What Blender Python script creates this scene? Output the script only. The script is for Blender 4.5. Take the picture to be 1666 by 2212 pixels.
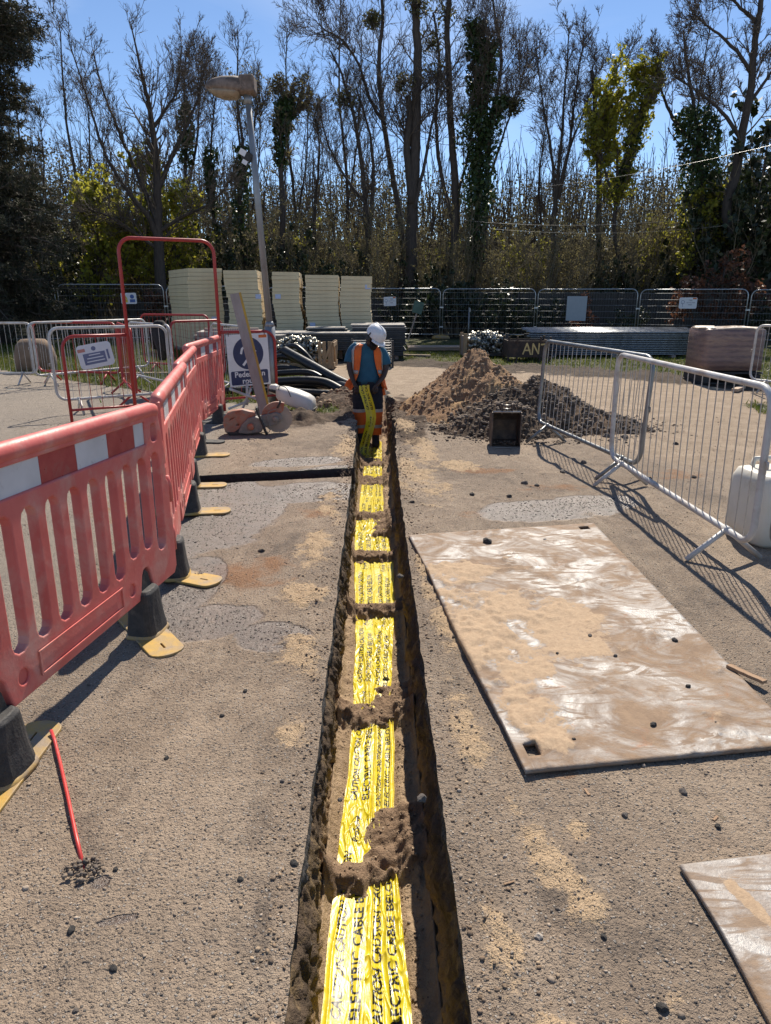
import bpy, bmesh, math, random
import numpy as np
from mathutils import Vector, Matrix, Euler
from mathutils.bvhtree import BVHTree

for o in list(bpy.data.objects):
    bpy.data.objects.remove(o, do_unlink=True)
scene = bpy.context.scene
COL = scene.collection
R = math.radians
PI = math.pi

# ------------------------------------------------------------------ camera
cam_data = bpy.data.cameras.new('camera')
cam = bpy.data.objects.new('camera', cam_data)
COL.objects.link(cam)
cam.location = (0.0, 0.0, 1.58)
cam.rotation_euler = (R(90 - 17.328), 0, R(-0.9115))
cam_data.sensor_fit = 'VERTICAL'
cam_data.sensor_height = 24.0
cam_data.lens = 24.0 * 1500 / 2212
cam_data.clip_start = 0.05
cam_data.clip_end = 3000
scene.camera = cam

# ------------------------------------------------------------------ sky and sun
SUN_EL, SUN_AZ = 47.0, 12.5
world = bpy.data.worlds.new('World')
scene.world = world
world.use_nodes = True
wt = world.node_tree
wt.nodes.clear()
w_out = wt.nodes.new('ShaderNodeOutputWorld')
w_bg = wt.nodes.new('ShaderNodeBackground')
w_sky = wt.nodes.new('ShaderNodeTexSky')
w_sky.sky_type = 'NISHITA'
w_sky.sun_disc = False
w_sky.sun_elevation = R(SUN_EL)
w_sky.sun_rotation = R(SUN_AZ)
w_sky.altitude = 50
w_sky.air_density = 0.72
w_sky.dust_density = 0.0
w_sky.ozone_density = 3.2
w_bg.inputs['Strength'].default_value = 0.104
# thin high cirrus over the whole sky
w_tc = wt.nodes.new('ShaderNodeTexCoord')
w_map = wt.nodes.new('ShaderNodeMapping')
w_map.inputs['Rotation'].default_value = (0.0, R(-28), R(20))
w_map.inputs['Scale'].default_value = (1.6, 1.6, 7.0)
w_n = wt.nodes.new('ShaderNodeTexNoise')
w_n.inputs['Scale'].default_value = 1.5
w_n.inputs['Detail'].default_value = 6
w_n.inputs['Distortion'].default_value = 0.6
w_r = wt.nodes.new('ShaderNodeMapRange')
w_r.inputs['From Min'].default_value = 0.50
w_r.inputs['From Max'].default_value = 0.80
w_r.inputs['To Max'].default_value = 0.22
w_mix = wt.nodes.new('ShaderNodeMix')
w_mix.data_type = 'RGBA'
w_mix.inputs['B'].default_value = (8.0, 8.5, 9.2, 1)
wt.links.new(w_tc.outputs['Generated'], w_map.inputs['Vector'])
wt.links.new(w_map.outputs['Vector'], w_n.inputs['Vector'])
wt.links.new(w_n.outputs['Fac'], w_r.inputs['Value'])
wt.links.new(w_r.outputs['Result'], w_mix.inputs['Factor'])
wt.links.new(w_sky.outputs['Color'], w_mix.inputs['A'])
wt.links.new(w_mix.outputs['Result'], w_bg.inputs['Color'])
wt.links.new(w_bg.outputs['Background'], w_out.inputs['Surface'])

sun_data = bpy.data.lights.new('sun', 'SUN')
sun_data.energy = 5.0
sun_data.angle = R(0.53)
sun_data.color = (1.0, 0.91, 0.78)
sun = bpy.data.objects.new('sun', sun_data)
COL.objects.link(sun)
sv = Vector((math.sin(R(SUN_AZ)) * math.cos(R(SUN_EL)), math.cos(R(SUN_AZ)) * math.cos(R(SUN_EL)), math.sin(R(SUN_EL))))
sun.rotation_euler = sv.to_track_quat('Z', 'Y').to_euler()
sun.location = sv * 60

vs = scene.view_settings
vs.view_transform = 'Standard'
vs.look = 'None'
vs.exposure = 0.5
vs.gamma = 1.0
vs.use_curve_mapping = False
scene.cycles.use_denoising = True
scene.cycles.max_bounces = 6
scene.cycles.diffuse_bounces = 3
scene.cycles.glossy_bounces = 3
scene.cycles.transmission_bounces = 4
scene.cycles.transparent_max_bounces = 8
scene.cycles.sample_clamp_indirect = 6
scene.cycles.sample_clamp_direct = 12

# ------------------------------------------------------------------ helpers
def tag(o, label=None, cat=None, group=None, kind=None):
    if label: o['label'] = label
    if cat: o['category'] = cat
    if group: o['group'] = group
    if kind: o['kind'] = kind
    return o

def empty(name, loc=(0, 0, 0), rz=0.0, label=None, cat=None, group=None):
    o = bpy.data.objects.new(name, None)
    o.empty_display_size = 0.1
    o.location = loc
    o.rotation_euler = (0, 0, rz)
    COL.objects.link(o)
    return tag(o, label, cat, group)

def link(name, me, m=None, parent=None):
    o = bpy.data.objects.new(name, me)
    COL.objects.link(o)
    if m is not None and not me.materials: me.materials.append(m)
    if parent is not None: o.parent = parent
    return o

def copy_tree(o, parent=None):
    c = o.copy()
    COL.objects.link(c)
    c.parent = parent
    for ch in list(o.children):
        copy_tree(ch, c)
    return c

def rot(rx=0, ry=0, rz=0):
    return Euler((R(rx), R(ry), R(rz))).to_matrix()

class MB:
    def __init__(s):
        s.v, s.f = [], []
    def add(s, vs_, fs_):
        b = len(s.v)
        s.v.extend([tuple(p) for p in vs_])
        s.f.extend([tuple(i + b for i in q) for q in fs_])
        return s
    def box(s, c, d, m=None):
        hx, hy, hz = d[0] / 2, d[1] / 2, d[2] / 2
        P = [Vector((x, y, z)) for x in (-hx, hx) for y in (-hy, hy) for z in (-hz, hz)]
        if m is not None: P = [m @ p for p in P]
        P = [p + Vector(c) for p in P]
        return s.add(P, [(0, 1, 3, 2), (4, 6, 7, 5), (0, 4, 5, 1), (2, 3, 7, 6), (0, 2, 6, 4), (1, 5, 7, 3)])
    def tube(s, pts, r, n=8, closed=False, caps=True, flat=1.0):
        P = [Vector(p) for p in pts]
        k = len(P)
        rs = r if isinstance(r, (list, tuple)) else [r] * k
        T = []
        for i in range(k):
            a = P[(i - 1) % k] if (closed or i > 0) else P[i]
            b = P[(i + 1) % k] if (closed or i < k - 1) else P[i]
            t = b - a
            T.append(t.normalized() if t.length > 1e-9 else Vector((0, 0, 1)))
        up = Vector((0, 0, 1)) if abs(T[0].z) < 0.9 else Vector((1, 0, 0))
        N = (up - T[0] * up.dot(T[0])).normalized()
        V = []
        for i in range(k):
            N = N - T[i] * N.dot(T[i])
            N = N.normalized() if N.length > 1e-6 else T[i].orthogonal().normalized()
            B = T[i].cross(N)
            for j in range(n):
                a = 2 * PI * j / n
                V.append(P[i] + N * (math.cos(a) * rs[i]) + B * (math.sin(a) * rs[i] * flat))
        F = []
        for i in range(k if closed else k - 1):
            i2 = (i + 1) % k
            for j in range(n):
                j2 = (j + 1) % n
                F.append((i * n + j, i * n + j2, i2 * n + j2, i2 * n + j))
        if caps and not closed:
            F.append(tuple(range(n - 1, -1, -1)))
            F.append(tuple((k - 1) * n + j for j in range(n)))
        return s.add(V, F)
    def lathe(s, prof, n=20, m=None, c=(0, 0, 0), cap0=True, cap1=True):
        V, F = [], []
        for (r, z) in prof:
            for j in range(n):
                a = 2 * PI * j / n
                V.append(Vector((r * math.cos(a), r * math.sin(a), z)))
        for i in range(len(prof) - 1):
            for j in range(n):
                j2 = (j + 1) % n
                F.append((i * n + j, i * n + j2, (i + 1) * n + j2, (i + 1) * n + j))
        if cap0: F.append(tuple(range(n - 1, -1, -1)))
        if cap1: F.append(tuple((len(prof) - 1) * n + j for j in range(n)))
        if m is not None: V = [m @ p for p in V]
        return s.add([p + Vector(c) for p in V], F)
    def loft(s, rings, closed=True, cap=True):
        n = len(rings[0]); V = [p for r_ in rings for p in r_]; F = []
        for i in range(len(rings) - 1):
            for j in range(n if closed else n - 1):
                j2 = (j + 1) % n
                F.append((i * n + j, i * n + j2, (i + 1) * n + j2, (i + 1) * n + j))
        if cap and closed:
            F.append(tuple(range(n - 1, -1, -1)))
            F.append(tuple((len(rings) - 1) * n + j for j in range(n)))
        return s.add(V, F)
    def prism(s, poly, t, m=None, c=(0, 0, 0)):
        # polygon in local XZ, thickness t along Y
        n = len(poly)
        V = [Vector((x, -t / 2, z)) for x, z in poly] + [Vector((x, t / 2, z)) for x, z in poly]
        if m is not None: V = [m @ p for p in V]
        F = [tuple(range(n)), tuple(range(2 * n - 1, n - 1, -1))]
        for i in range(n):
            j = (i + 1) % n
            F.append((i, i + n, j + n, j))
        return s.add([p + Vector(c) for p in V], F)
    def mesh(s, name, m=None, smooth=False):
        me = bpy.data.meshes.new(name)
        me.from_pydata([tuple(p) for p in s.v], [], s.f)
        me.validate()
        if m is not None: me.materials.append(m)
        if smooth: me.shade_smooth()
        return me
    def build(s, name, m=None, parent=None, smooth=False, bevel=0.0, seg=2):
        me = s.mesh(name, m, smooth)
        bm = bmesh.new(); bm.from_mesh(me)
        bmesh.ops.recalc_face_normals(bm, faces=bm.faces)
        bm.to_mesh(me); bm.free()
        o = link(name, me, None, parent)
        if bevel:
            b = o.modifiers.new('bevel', 'BEVEL')
            b.width = bevel; b.segments = seg; b.limit_method = 'ANGLE'
        return o

def np_mesh(name, V, F, m=None, smooth=False, attrs=None):
    V = np.asarray(V, dtype=np.float32); F = np.asarray(F, dtype=np.int32)
    me = bpy.data.meshes.new(name)
    k = F.shape[1]
    me.vertices.add(len(V)); me.vertices.foreach_set('co', V.ravel())
    me.loops.add(F.size); me.loops.foreach_set('vertex_index', F.ravel())
    me.polygons.add(len(F))
    me.polygons.foreach_set('loop_start', np.arange(0, F.size, k, dtype=np.int32))
    me.polygons.foreach_set('loop_total', np.full(len(F), k, dtype=np.int32))
    if smooth: me.polygons.foreach_set('use_smooth', np.ones(len(F), dtype=bool))
    me.update(calc_edges=True)
    for a, arr in (attrs or {}).items():
        at_ = me.attributes.new(a, 'FLOAT', 'POINT')
        at_.data.foreach_set('value', np.asarray(arr, dtype=np.float32))
    if m is not None: me.materials.append(m)
    return me

def curve_panel(name, outer, holes, half, bev, m, parent=None, res=1, bres=2):
    """flat plate with real cut-outs: outline and holes in XZ, thickness along Y"""
    cu = bpy.data.curves.new(name, 'CURVE')
    cu.dimensions = '2D'; cu.fill_mode = 'BOTH'
    cu.extrude = max(half - bev, 0.0005); cu.bevel_depth = bev; cu.bevel_resolution = bres
    for lp in [outer] + holes:
        sp = cu.splines.new('POLY'); sp.points.add(len(lp) - 1)
        for i, (x, z) in enumerate(lp): sp.points[i].co = (x, z, 0, 1)
        sp.use_cyclic_u = True
    ob = bpy.data.objects.new(name + '_tmp', cu); COL.objects.link(ob)
    dg = bpy.context.evaluated_depsgraph_get()
    me = bpy.data.meshes.new_from_object(ob.evaluated_get(dg))
    bpy.data.objects.remove(ob); bpy.data.curves.remove(cu)
    me.transform(Matrix.Rotation(R(90), 4, 'X'))
    me.materials.clear(); me.materials.append(m)
    me.name = name
    o = link(name, me, None, parent)
    return o

def rrect(x0, x1, z0, z1, r, n=4):
    P = []
    for cx, cz, a0 in ((x1 - r, z0 + r, -90), (x1 - r, z1 - r, 0), (x0 + r, z1 - r, 90), (x0 + r, z0 + r, 180)):
        for i in range(n + 1):
            a = R(a0 + 90 * i / n)
            P.append((cx + r * math.cos(a), cz + r * math.sin(a)))
    return P

def text_mesh(body, size=1.0, bold=0.0, shear=0.0, align='CENTER', space=1.0):
    """triangles of a line of writing in XY"""
    cu = bpy.data.curves.new('t', 'FONT')
    cu.body = body; cu.size = size; cu.offset = bold; cu.shear = shear
    cu.align_x = align; cu.align_y = 'CENTER'; cu.resolution_u = 3; cu.space_character = space
    ob = bpy.data.objects.new('t', cu); COL.objects.link(ob)
    dg = bpy.context.evaluated_depsgraph_get()
    me = bpy.data.meshes.new_from_object(ob.evaluated_get(dg))
    bpy.data.objects.remove(ob); bpy.data.curves.remove(cu)
    me.transform(Matrix.Identity(4))
    return me

def text_part(name, body, size, m, parent, origin, rx=90, rz=0, bold=0.0, mat3=None, space=1.0):
    me = text_mesh(body, size, bold, space=space)
    me.materials.clear(); me.materials.append(m)
    o = link(name, me, None, parent)
    o.location = origin
    o.rotation_euler = (R(rx), 0, R(rz))
    return o

# ------------------------------------------------------------------ numpy noise
def _hash(i, j, seed):
    n = (i * 374761393 + j * 668265263 + seed * 1274126177) & 0xFFFFFFFF
    n = ((n ^ (n >> 13)) * 1274126177) & 0xFFFFFFFF
    return ((n ^ (n >> 16)) & 0xFFFF) / 65535.0

def vnoise(x, y, seed=0):
    xi = np.floor(x).astype(np.int64); yi = np.floor(y).astype(np.int64)
    fx = x - xi; fy = y - yi
    fx = fx * fx * (3 - 2 * fx); fy = fy * fy * (3 - 2 * fy)
    a = _hash(xi, yi, seed); b = _hash(xi + 1, yi, seed)
    c = _hash(xi, yi + 1, seed); d = _hash(xi + 1, yi + 1, seed)
    return (a * (1 - fx) + b * fx) * (1 - fy) + (c * (1 - fx) + d * fx) * fy

def fbm(x, y, oct=4, seed=0, gain=0.5):
    s = 0; a = 1; t = 0
    for i in range(oct):
        s = s + a * vnoise(x * 2 ** i + 17.3 * i, y * 2 ** i + 9.1 * i, seed + i); t += a; a *= gain
    return s / t - 0.5

def sstep(a, b, x):
    t = np.clip((x - a) / (b - a), 0, 1)
    return t * t * (3 - 2 * t)

# ------------------------------------------------------------------ materials
class NT:
    def __init__(s, name):
        s.m = bpy.data.materials.new(name); s.m.use_nodes = True
        s.t = s.m.node_tree
        s.b = s.t.nodes['Principled BSDF']
        s.out = s.t.nodes['Material Output']
    def n(s, ty, **kw):
        nd = s.t.nodes.new(ty)
        for k, v in kw.items():
            if k in nd.inputs: nd.inputs[k].default_value = v
            else: setattr(nd, k, v)
        return nd
    def l(s, a, b): s.t.links.new(a, b)
    def coord(s, kind='Object'):
        if not hasattr(s, '_tc'): s._tc = s.n('ShaderNodeTexCoord')
        return s._tc.outputs[kind]
    def noise(s, scale, detail=4, rough=0.55, dist=0.0, vec=None, stretch=None):
        nd = s.n('ShaderNodeTexNoise', Scale=scale, Detail=detail, Roughness=rough, Distortion=dist)
        v = vec if vec is not None else s.coord()
        if stretch:
            mp = s.n('ShaderNodeMapping'); mp.inputs['Scale'].default_value = stretch
            s.l(v, mp.inputs['Vector']); v = mp.outputs['Vector']
        s.l(v, nd.inputs['Vector'])
        return nd.outputs['Fac']
    def ramp(s, fac, lo, hi, a=0.0, b=1.0):
        nd = s.n('ShaderNodeMapRange', **{'From Min': lo, 'From Max': hi, 'To Min': a, 'To Max': b})
        nd.clamp = True
        s.l(fac, nd.inputs['Value'])
        return nd.outputs['Result']
    def mix(s, fac, a, b):
        nd = s.n('ShaderNodeMix'); nd.data_type = 'RGBA'
        ins = nd.inputs
        if isinstance(fac, (int, float)): ins['Factor'].default_value = fac
        else: s.l(fac, ins['Factor'])
        for k, v in (('A', a), ('B', b)):
            if isinstance(v, (tuple, list)): ins[k].default_value = tuple(v)[:3] + (1,)
            else: s.l(v, ins[k])
        return nd.outputs['Result']
    def math(s, op, a, b=0.0):
        nd = s.n('ShaderNodeMath', operation=op)
        for i, v in enumerate((a, b)):
            if isinstance(v, (int, float)): nd.inputs[i].default_value = v
            else: s.l(v, nd.inputs[i])
        return nd.outputs[0]
    def attr(s, name):
        nd = s.n('ShaderNodeAttribute'); nd.attribute_name = name
        return nd.outputs['Fac']
    def color(s, c):
        if isinstance(c, (tuple, list)): s.b.inputs['Base Color'].default_value = tuple(c)[:3] + (1,)
        else: s.l(c, s.b.inputs['Base Color'])
        return s
    def rough(s, r):
        if isinstance(r, (int, float)): s.b.inputs['Roughness'].default_value = r
        else: s.l(r, s.b.inputs['Roughness'])
        return s
    def metal(s, r):
        if isinstance(r, (int, float)): s.b.inputs['Metallic'].default_value = r
        else: s.l(r, s.b.inputs['Metallic'])
        return s
    def bump(s, h, strength=0.5, dist=0.01):
        nd = s.n('ShaderNodeBump', Strength=strength, Distance=dist)
        s.l(h, nd.inputs['Height']); s.l(nd.outputs['Normal'], s.b.inputs['Normal'])
        return s

def simple(name, c1, c2=None, rough=0.6, metal=0.0, scale=8.0, bump=0.0, bscale=None, stretch=None, lo=0.35, hi=0.65, dirt=None, dirt_amt=(0.55, 0.7), spec=None):
    t = NT(name)
    c2 = c2 or tuple(x * 0.75 for x in c1)
    f = t.ramp(t.noise(scale, 5, stretch=stretch), lo, hi)
    c = t.mix(f, c1, c2)
    if dirt:
        d = t.ramp(t.noise(scale * 0.6 + 1.7, 6, 0.65, 0.4), dirt_amt[0], dirt_amt[1])
        c = t.mix(d, c, dirt)
    t.color(c).metal(metal)
    t.rough(t.ramp(t.noise(scale * 2.3, 3), 0.3, 0.7, max(0.02, rough - 0.08), min(1, rough + 0.08)))
    if spec is not None: t.b.inputs['Specular IOR Level'].default_value = spec
    if bump: t.bump(t.noise(bscale or scale * 6, 4, stretch=stretch), bump, 0.01)
    return t.m

def leaf_mat(name, c1, c2, trans=0.35, rough=0.5):
    t = NT(name)
    c = t.mix(t.attr('tone'), c1, c2)
    t.color(c).rough(rough)
    tr = t.n('ShaderNodeBsdfTranslucent')
    t.l(c, tr.inputs['Color'])
    mx = t.n('ShaderNodeMixShader', Fac=trans)
    t.l(t.b.outputs[0], mx.inputs[1]); t.l(tr.outputs[0], mx.inputs[2])
    t.l(mx.outputs[0], t.out.inputs['Surface'])
    return t.m

# ================================================================== GROUND
def ell(x, y, cx, cy, rx, ry, a=0.0, soft=0.5):
    ca, sa = math.cos(R(a)), math.sin(R(a))
    u = ((x - cx) * ca + (y - cy) * sa) / rx; v = (-(x - cx) * sa + (y - cy) * ca) / ry
    return np.clip((1.0 + soft - np.sqrt(u * u + v * v)) / soft, 0, 1)

SAND = [  # cx, cy, rx, ry, angle, height
    (-0.34, 2.9, 0.10, 0.2, 10, .022), (-0.3, 3.5, .07, .15, 0, .02), (0.32, 6.6, .12, .7, 0, .012), (-0.3, 4.9, .08, .4, 0, .012), (0.30, 1.05, .07, .12, 0, .02), (0.7, 1.2, .08, .05, 20, .006), (0.62, 1.75, .05, .05, 0, .004),
    (-0.36, 2.85, 0.13, 0.26, 10, .014), (-0.31, 2.25, 0.08, 0.15, 0, .009), (-0.38, 4.3, 0.16, 0.62, 4, .010),
    (-0.42, 3.55, 0.15, 0.22, 0, .012), (-0.36, 5.3, 0.15, 0.5, 0, .008), (-0.29, 7.4, 0.2, 0.8, 0, .006),
    (0.34, 2.35, 0.08, 0.45, 4, .010), (0.42, 3.2, 0.13, 0.5, 0, .016), (0.29, 3.95, 0.05, 0.5, 0, .012),
    (0.50, 1.63, 0.075, 0.19, 14, .010), (0.57, 1.45, 0.09, 0.075, 30, .010), (0.335, 1.33, 0.08, 0.17, 14, .020), (0.42, 1.13, 0.12, 0.07, -20, .012),
    (0.56, 1.15, 0.05, 0.04, 0, .008), (0.45, 1.88, 0.05, 0.1, 0, .005),
    (0.42, 5.9, 0.26, 0.75, 6, .012), (0.5, 7.2, 0.2, 0.7, 0, .010), (0.85, 6.6, 0.25, 0.35, 0, .008), (0.36, 8.6, .2, .6, 0, .02)]
WET = [(-1.15, 5.0, 0.40, 0.75, -8), (-0.55, 5.62, 0.45, 0.28, 10), (-0.88, 3.2, 0.26, 0.17, 20), (-1.05, 3.7, 0.14, 0.40, 0),
       (-1.35, 5.9, 0.28, 0.3, 0), (-0.75, 6.75, 0.42, 0.17, 12), (-0.35, 6.45, 0.2, 0.12, 0), (1.35, 5.1, 0.5, 0.24, 12), (1.75, 5.3, 0.3, 0.18, 0), (-0.5, 3.05, .16, .14, 0), (-.62, 6.3, .6, .12, 13),
       (-0.78, 1.565, .028, .022, 10), (-0.69, 1.44, .045, .014, 15)]
RUST = [(-0.72, 3.85, 0.28, 0.3, 0), (-0.45, 5.1, 0.2, 0.2, 0), (1.55, 5.75, 0.35, 0.14, 0), (0.72, 5.0, 0.13, 0.1, 0), (-.25, 6.75, .18, .2, 0),
        (1.05, 6.35, 0.3, 0.14, 0), (2.75, 6.2, .4, .2, 0), (-1.95, 5.1, .2, .35, 0), (0.62, 2.02, .1, .05, 0)]

def masks(x, y):
    n1 = fbm(x * 5, y * 5, 5, 3); n2 = fbm(x * 1.3, y * 1.3, 4, 11); n3 = fbm(x * 16, y * 16, 3, 21)
    sand = np.zeros_like(x); sh = np.zeros_like(x)
    for cx, cy, rx, ry, a, h in SAND:
        e = ell(x, y, cx, cy, rx * .35, ry * .35, a, 2.3)
        e = np.clip(e * 1.25 + n1 * 1.9 + n3 * 1.6 - 0.27, 0, 1) * (e > 0)
        sand = np.maximum(sand, e); sh = np.maximum(sh, h * e)
    wet = np.zeros_like(x); rust = np.zeros_like(x)
    for cx, cy, rx, ry, a in WET:
        wet = np.maximum(wet, np.clip(ell(x, y, cx, cy, rx, ry, a, 0.45) * 1.4 + n1 * 1.5 - .3, 0, 1))
    for cx, cy, rx, ry, a in RUST:
        rust = np.maximum(rust, np.clip(ell(x, y, cx, cy, rx * .7, ry * .7, a, 1.0) + n1 * 1.3 - .25, 0, 1))
    # beaten pale earth on the far right side, tarmac on the left
    dirt = sstep(0.0, 1.6, x + n2 * 1.2 - np.interp(y, [0, 5.5, 7.5, 10, 14, 60], [4.2, 2.9, 1.6, .3, -1.3, -2.5]))
    dirt = np.maximum(dirt, sstep(9.2, 10.2, y + n2) * sstep(-1.9, -1.1, x + n2 * .5))
    # mud belt and turf beyond
    edge_r = np.interp(x, [-3, 0.5, 1.5, 4.5, 6.0, 6.8, 9], [18.5, 18.2, 17.4, 15.8, 14.6, 12.6, 11.0])
    mud = sstep(-2.4, -1.0, y - edge_r + n2 * 1.8 + n1 * .7) * sstep(-3.2, -2.2, x)
    grass = sstep(-.2, .8, y - edge_r + n2 * 1.6 + n1 * 1.5 - .2) * sstep(-3.2, -2.2, x)
    edge_l = np.interp(x, [-30, -12, -8.3, -5.2, -3.6, -2.3, -1.6, -1.3], [20, 17, 15.7, 13.0, 11.8, 10.6, 10.5, 16])
    gl = sstep(-0.05, 0.25, y - edge_l + n1 * .35) * (x < -1.2) * sstep(19.5, 18.6, y + 0 * x)
    grass = np.maximum(grass, gl)
    grass = np.maximum(grass, sstep(18.5, 19.5, y + n2 * 1.5) * sstep(-3.5, -4.5, x))
    tuft = np.maximum(ell(x, y, -0.66, 9.75, .12, .22, 0, .6), ell(x, y, 5.9, 9.7, .35, .7, 0, .6))
    tuft = np.maximum(tuft, ell(x, y, -1.25, 10.3, .2, .25, 0, .6))
    grass = np.maximum(grass, np.clip(tuft + n1, 0, 1))
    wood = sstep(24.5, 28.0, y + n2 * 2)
    # disturbed soil round the far end of the trench
    soil = np.clip(ell(x, y, -0.55, 9.9, .45, 1.0, -15, .6) + n1 * 1.2 - .1, 0, 1)
    soil = np.maximum(soil, np.clip(ell(x, y, -0.95, 8.95, .26, .3, 0, .5) + n1 - .05, 0, 1))
    soil = np.maximum(soil, np.clip(ell(x, y, 0.42, 9.4, .22, 1.6, 0, .6) + n1 - .2, 0, 1))
    return dict(sand=sand, wet=wet * (1 - sand), rust=rust, dirt=dirt, mud=mud, grass=grass, wood=wood, soil=soil), sh

def gheight(x, y, M=None, sh=None, fine=True):
    x = np.asarray(x, dtype=float); y = np.asarray(y, dtype=float)
    if M is None: M, sh = masks(x, y)
    z = fbm(x * .8, y * .8, 3, 5) * .016
    if fine:
        z = z + fbm(x * 14, y * 14, 3, 31) * .006
        z = z + M['sand'] * (fbm(x * 26, y * 26, 3, 41) * .034)
    z = z + sh
    z = z + M['mud'] * (1 - M['grass'] * .5) * (fbm(x * 2.4, y * 3.5, 4, 51) * .13)
    z = z + M['dirt'] * fbm(x * 2.6, y * 3, 4, 52) * .022
    z = z + M['soil'] * (fbm(x * 6, y * 6, 4, 61) * .15 + .035)
    z = z + np.clip(ell(x, y, -0.93, 9.0, .1, .1, 0, 1.6), 0, 1) * .13
    z = z + np.clip(ell(x, y, -0.48, 10.55, .2, .25, 0, 1.2), 0, 1) * .14
    z = z - np.exp(-((x - 0.42) ** 2) / .03) * .012 * (y > .5)
    # the barrier feet, plates and wheels keep the working area level
    z = z * (1 - .6 * ell(x, y, 1.1, 3.2, .6, 1.6, 0, .3))
    return z

def gz(x, y):
    return float(gheight(np.array([x]), np.array([y]), fine=False)[0])

def xl(y):
    y = np.asarray(y, dtype=float)
    b = np.interp(y, [-5, 7.5, 8.8, 9.6, 10.6, 12.5], [-.213, -.213, -.235, -.30, -.36, -.30])
    w = np.interp(y, [0, 7.5, 9, 12], [.010, .012, .08, .14])
    return b + fbm(y * 9, y * 0 + 3.3, 4, 71) * w * 1.6
def xr(y):
    y = np.asarray(y, dtype=float)
    b = np.interp(y, [-5, 5.5, 8.0, 9.6, 10.6, 12.5], [.213, .213, .235, .27, .30, .22])
    w = np.interp(y, [0, 6.5, 8, 12], [.010, .014, .06, .14])
    return b + fbm(y * 9, y * 0 + 8.3, 4, 77) * w * 1.6

def slot_f(x): return 5.89 + (x + 1.55) * 0.19
def slot_b(x): return 6.21 + (x + 1.55) * 0.205

T0, T1 = -5.0, 12.4
def rows():
    a = [np.arange(T0, 0.7, .25), np.arange(.7, 3.6, .012), np.arange(3.6, 6.6, .018), np.arange(6.6, 12.4, .03), [12.4]]
    return np.concatenate(a)
def cols(step, fine_to, far):
    c = list(np.arange(0, fine_to, step)); s = step
    while c[-1] < far:
        s *= 1.13; c.append(c[-1] + s)
    return np.array(c)

GROUND_PATCHES = []
def patch(X, Y, keep=None):
    M, sh = masks(X, Y)
    Z = gheight(X, Y, M, sh)
    r_, c_ = X.shape
    idx = np.arange(r_ * c_).reshape(r_, c_)
    F = np.stack([idx[:-1, :-1], idx[:-1, 1:], idx[1:, 1:], idx[1:, :-1]], -1)
    if keep is not None: F = F[keep]
    GROUND_PATCHES.append((np.stack([X, Y, Z], -1).reshape(-1, 3), F.reshape(-1, 4), {k: v.ravel() for k, v in M.items()}))

ys = rows()
# left of the trench, with the cross slot cut out of it
cL = cols(.016, 2.3, 160)[::-1]
X = xl(ys)[:, None] - cL[None, :]
Y = np.repeat(ys[:, None], len(cL), 1)
inx = (X > -1.62)
for fn in (slot_f, slot_b):
    tgt = fn(X)
    for j in range(X.shape[1]):
        if not inx[:, j].any(): continue
        i = int(np.argmin(np.abs(Y[:, j] - tgt[:, j])))
        if inx[i, j]: Y[i, j] = tgt[i, j]
Xc = (X[:-1, :-1] + X[1:, 1:]) / 2; Yc = (Y[:-1, :-1] + Y[1:, 1:] + Y[:-1, 1:] + Y[1:, :-1]) / 4
keep = ~((Xc > -1.6) & (Yc > slot_f(Xc)) & (Yc < slot_b(Xc)))
patch(X, Y, keep)
# right of it
cR = cols(.016, 2.6, 160)
patch(xr(ys)[:, None] + cR[None, :], np.repeat(ys[:, None], len(cR), 1))
# beyond and behind
yf = list(np.arange(12.4, 20, .06)); s_ = .06
while yf[-1] < 200:
    s_ *= 1.08; yf.append(yf[-1] + s_)
xf = cols(.06, 9, 160); xf = np.concatenate([-xf[::-1], xf[1:]])
X, Y = np.meshgrid(xf, np.array(yf)); patch(X, Y)
X, Y = np.meshgrid(np.linspace(-160, 160, 40), np.array([-120, -40, -15, -8, T0])); patch(X, Y)

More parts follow.
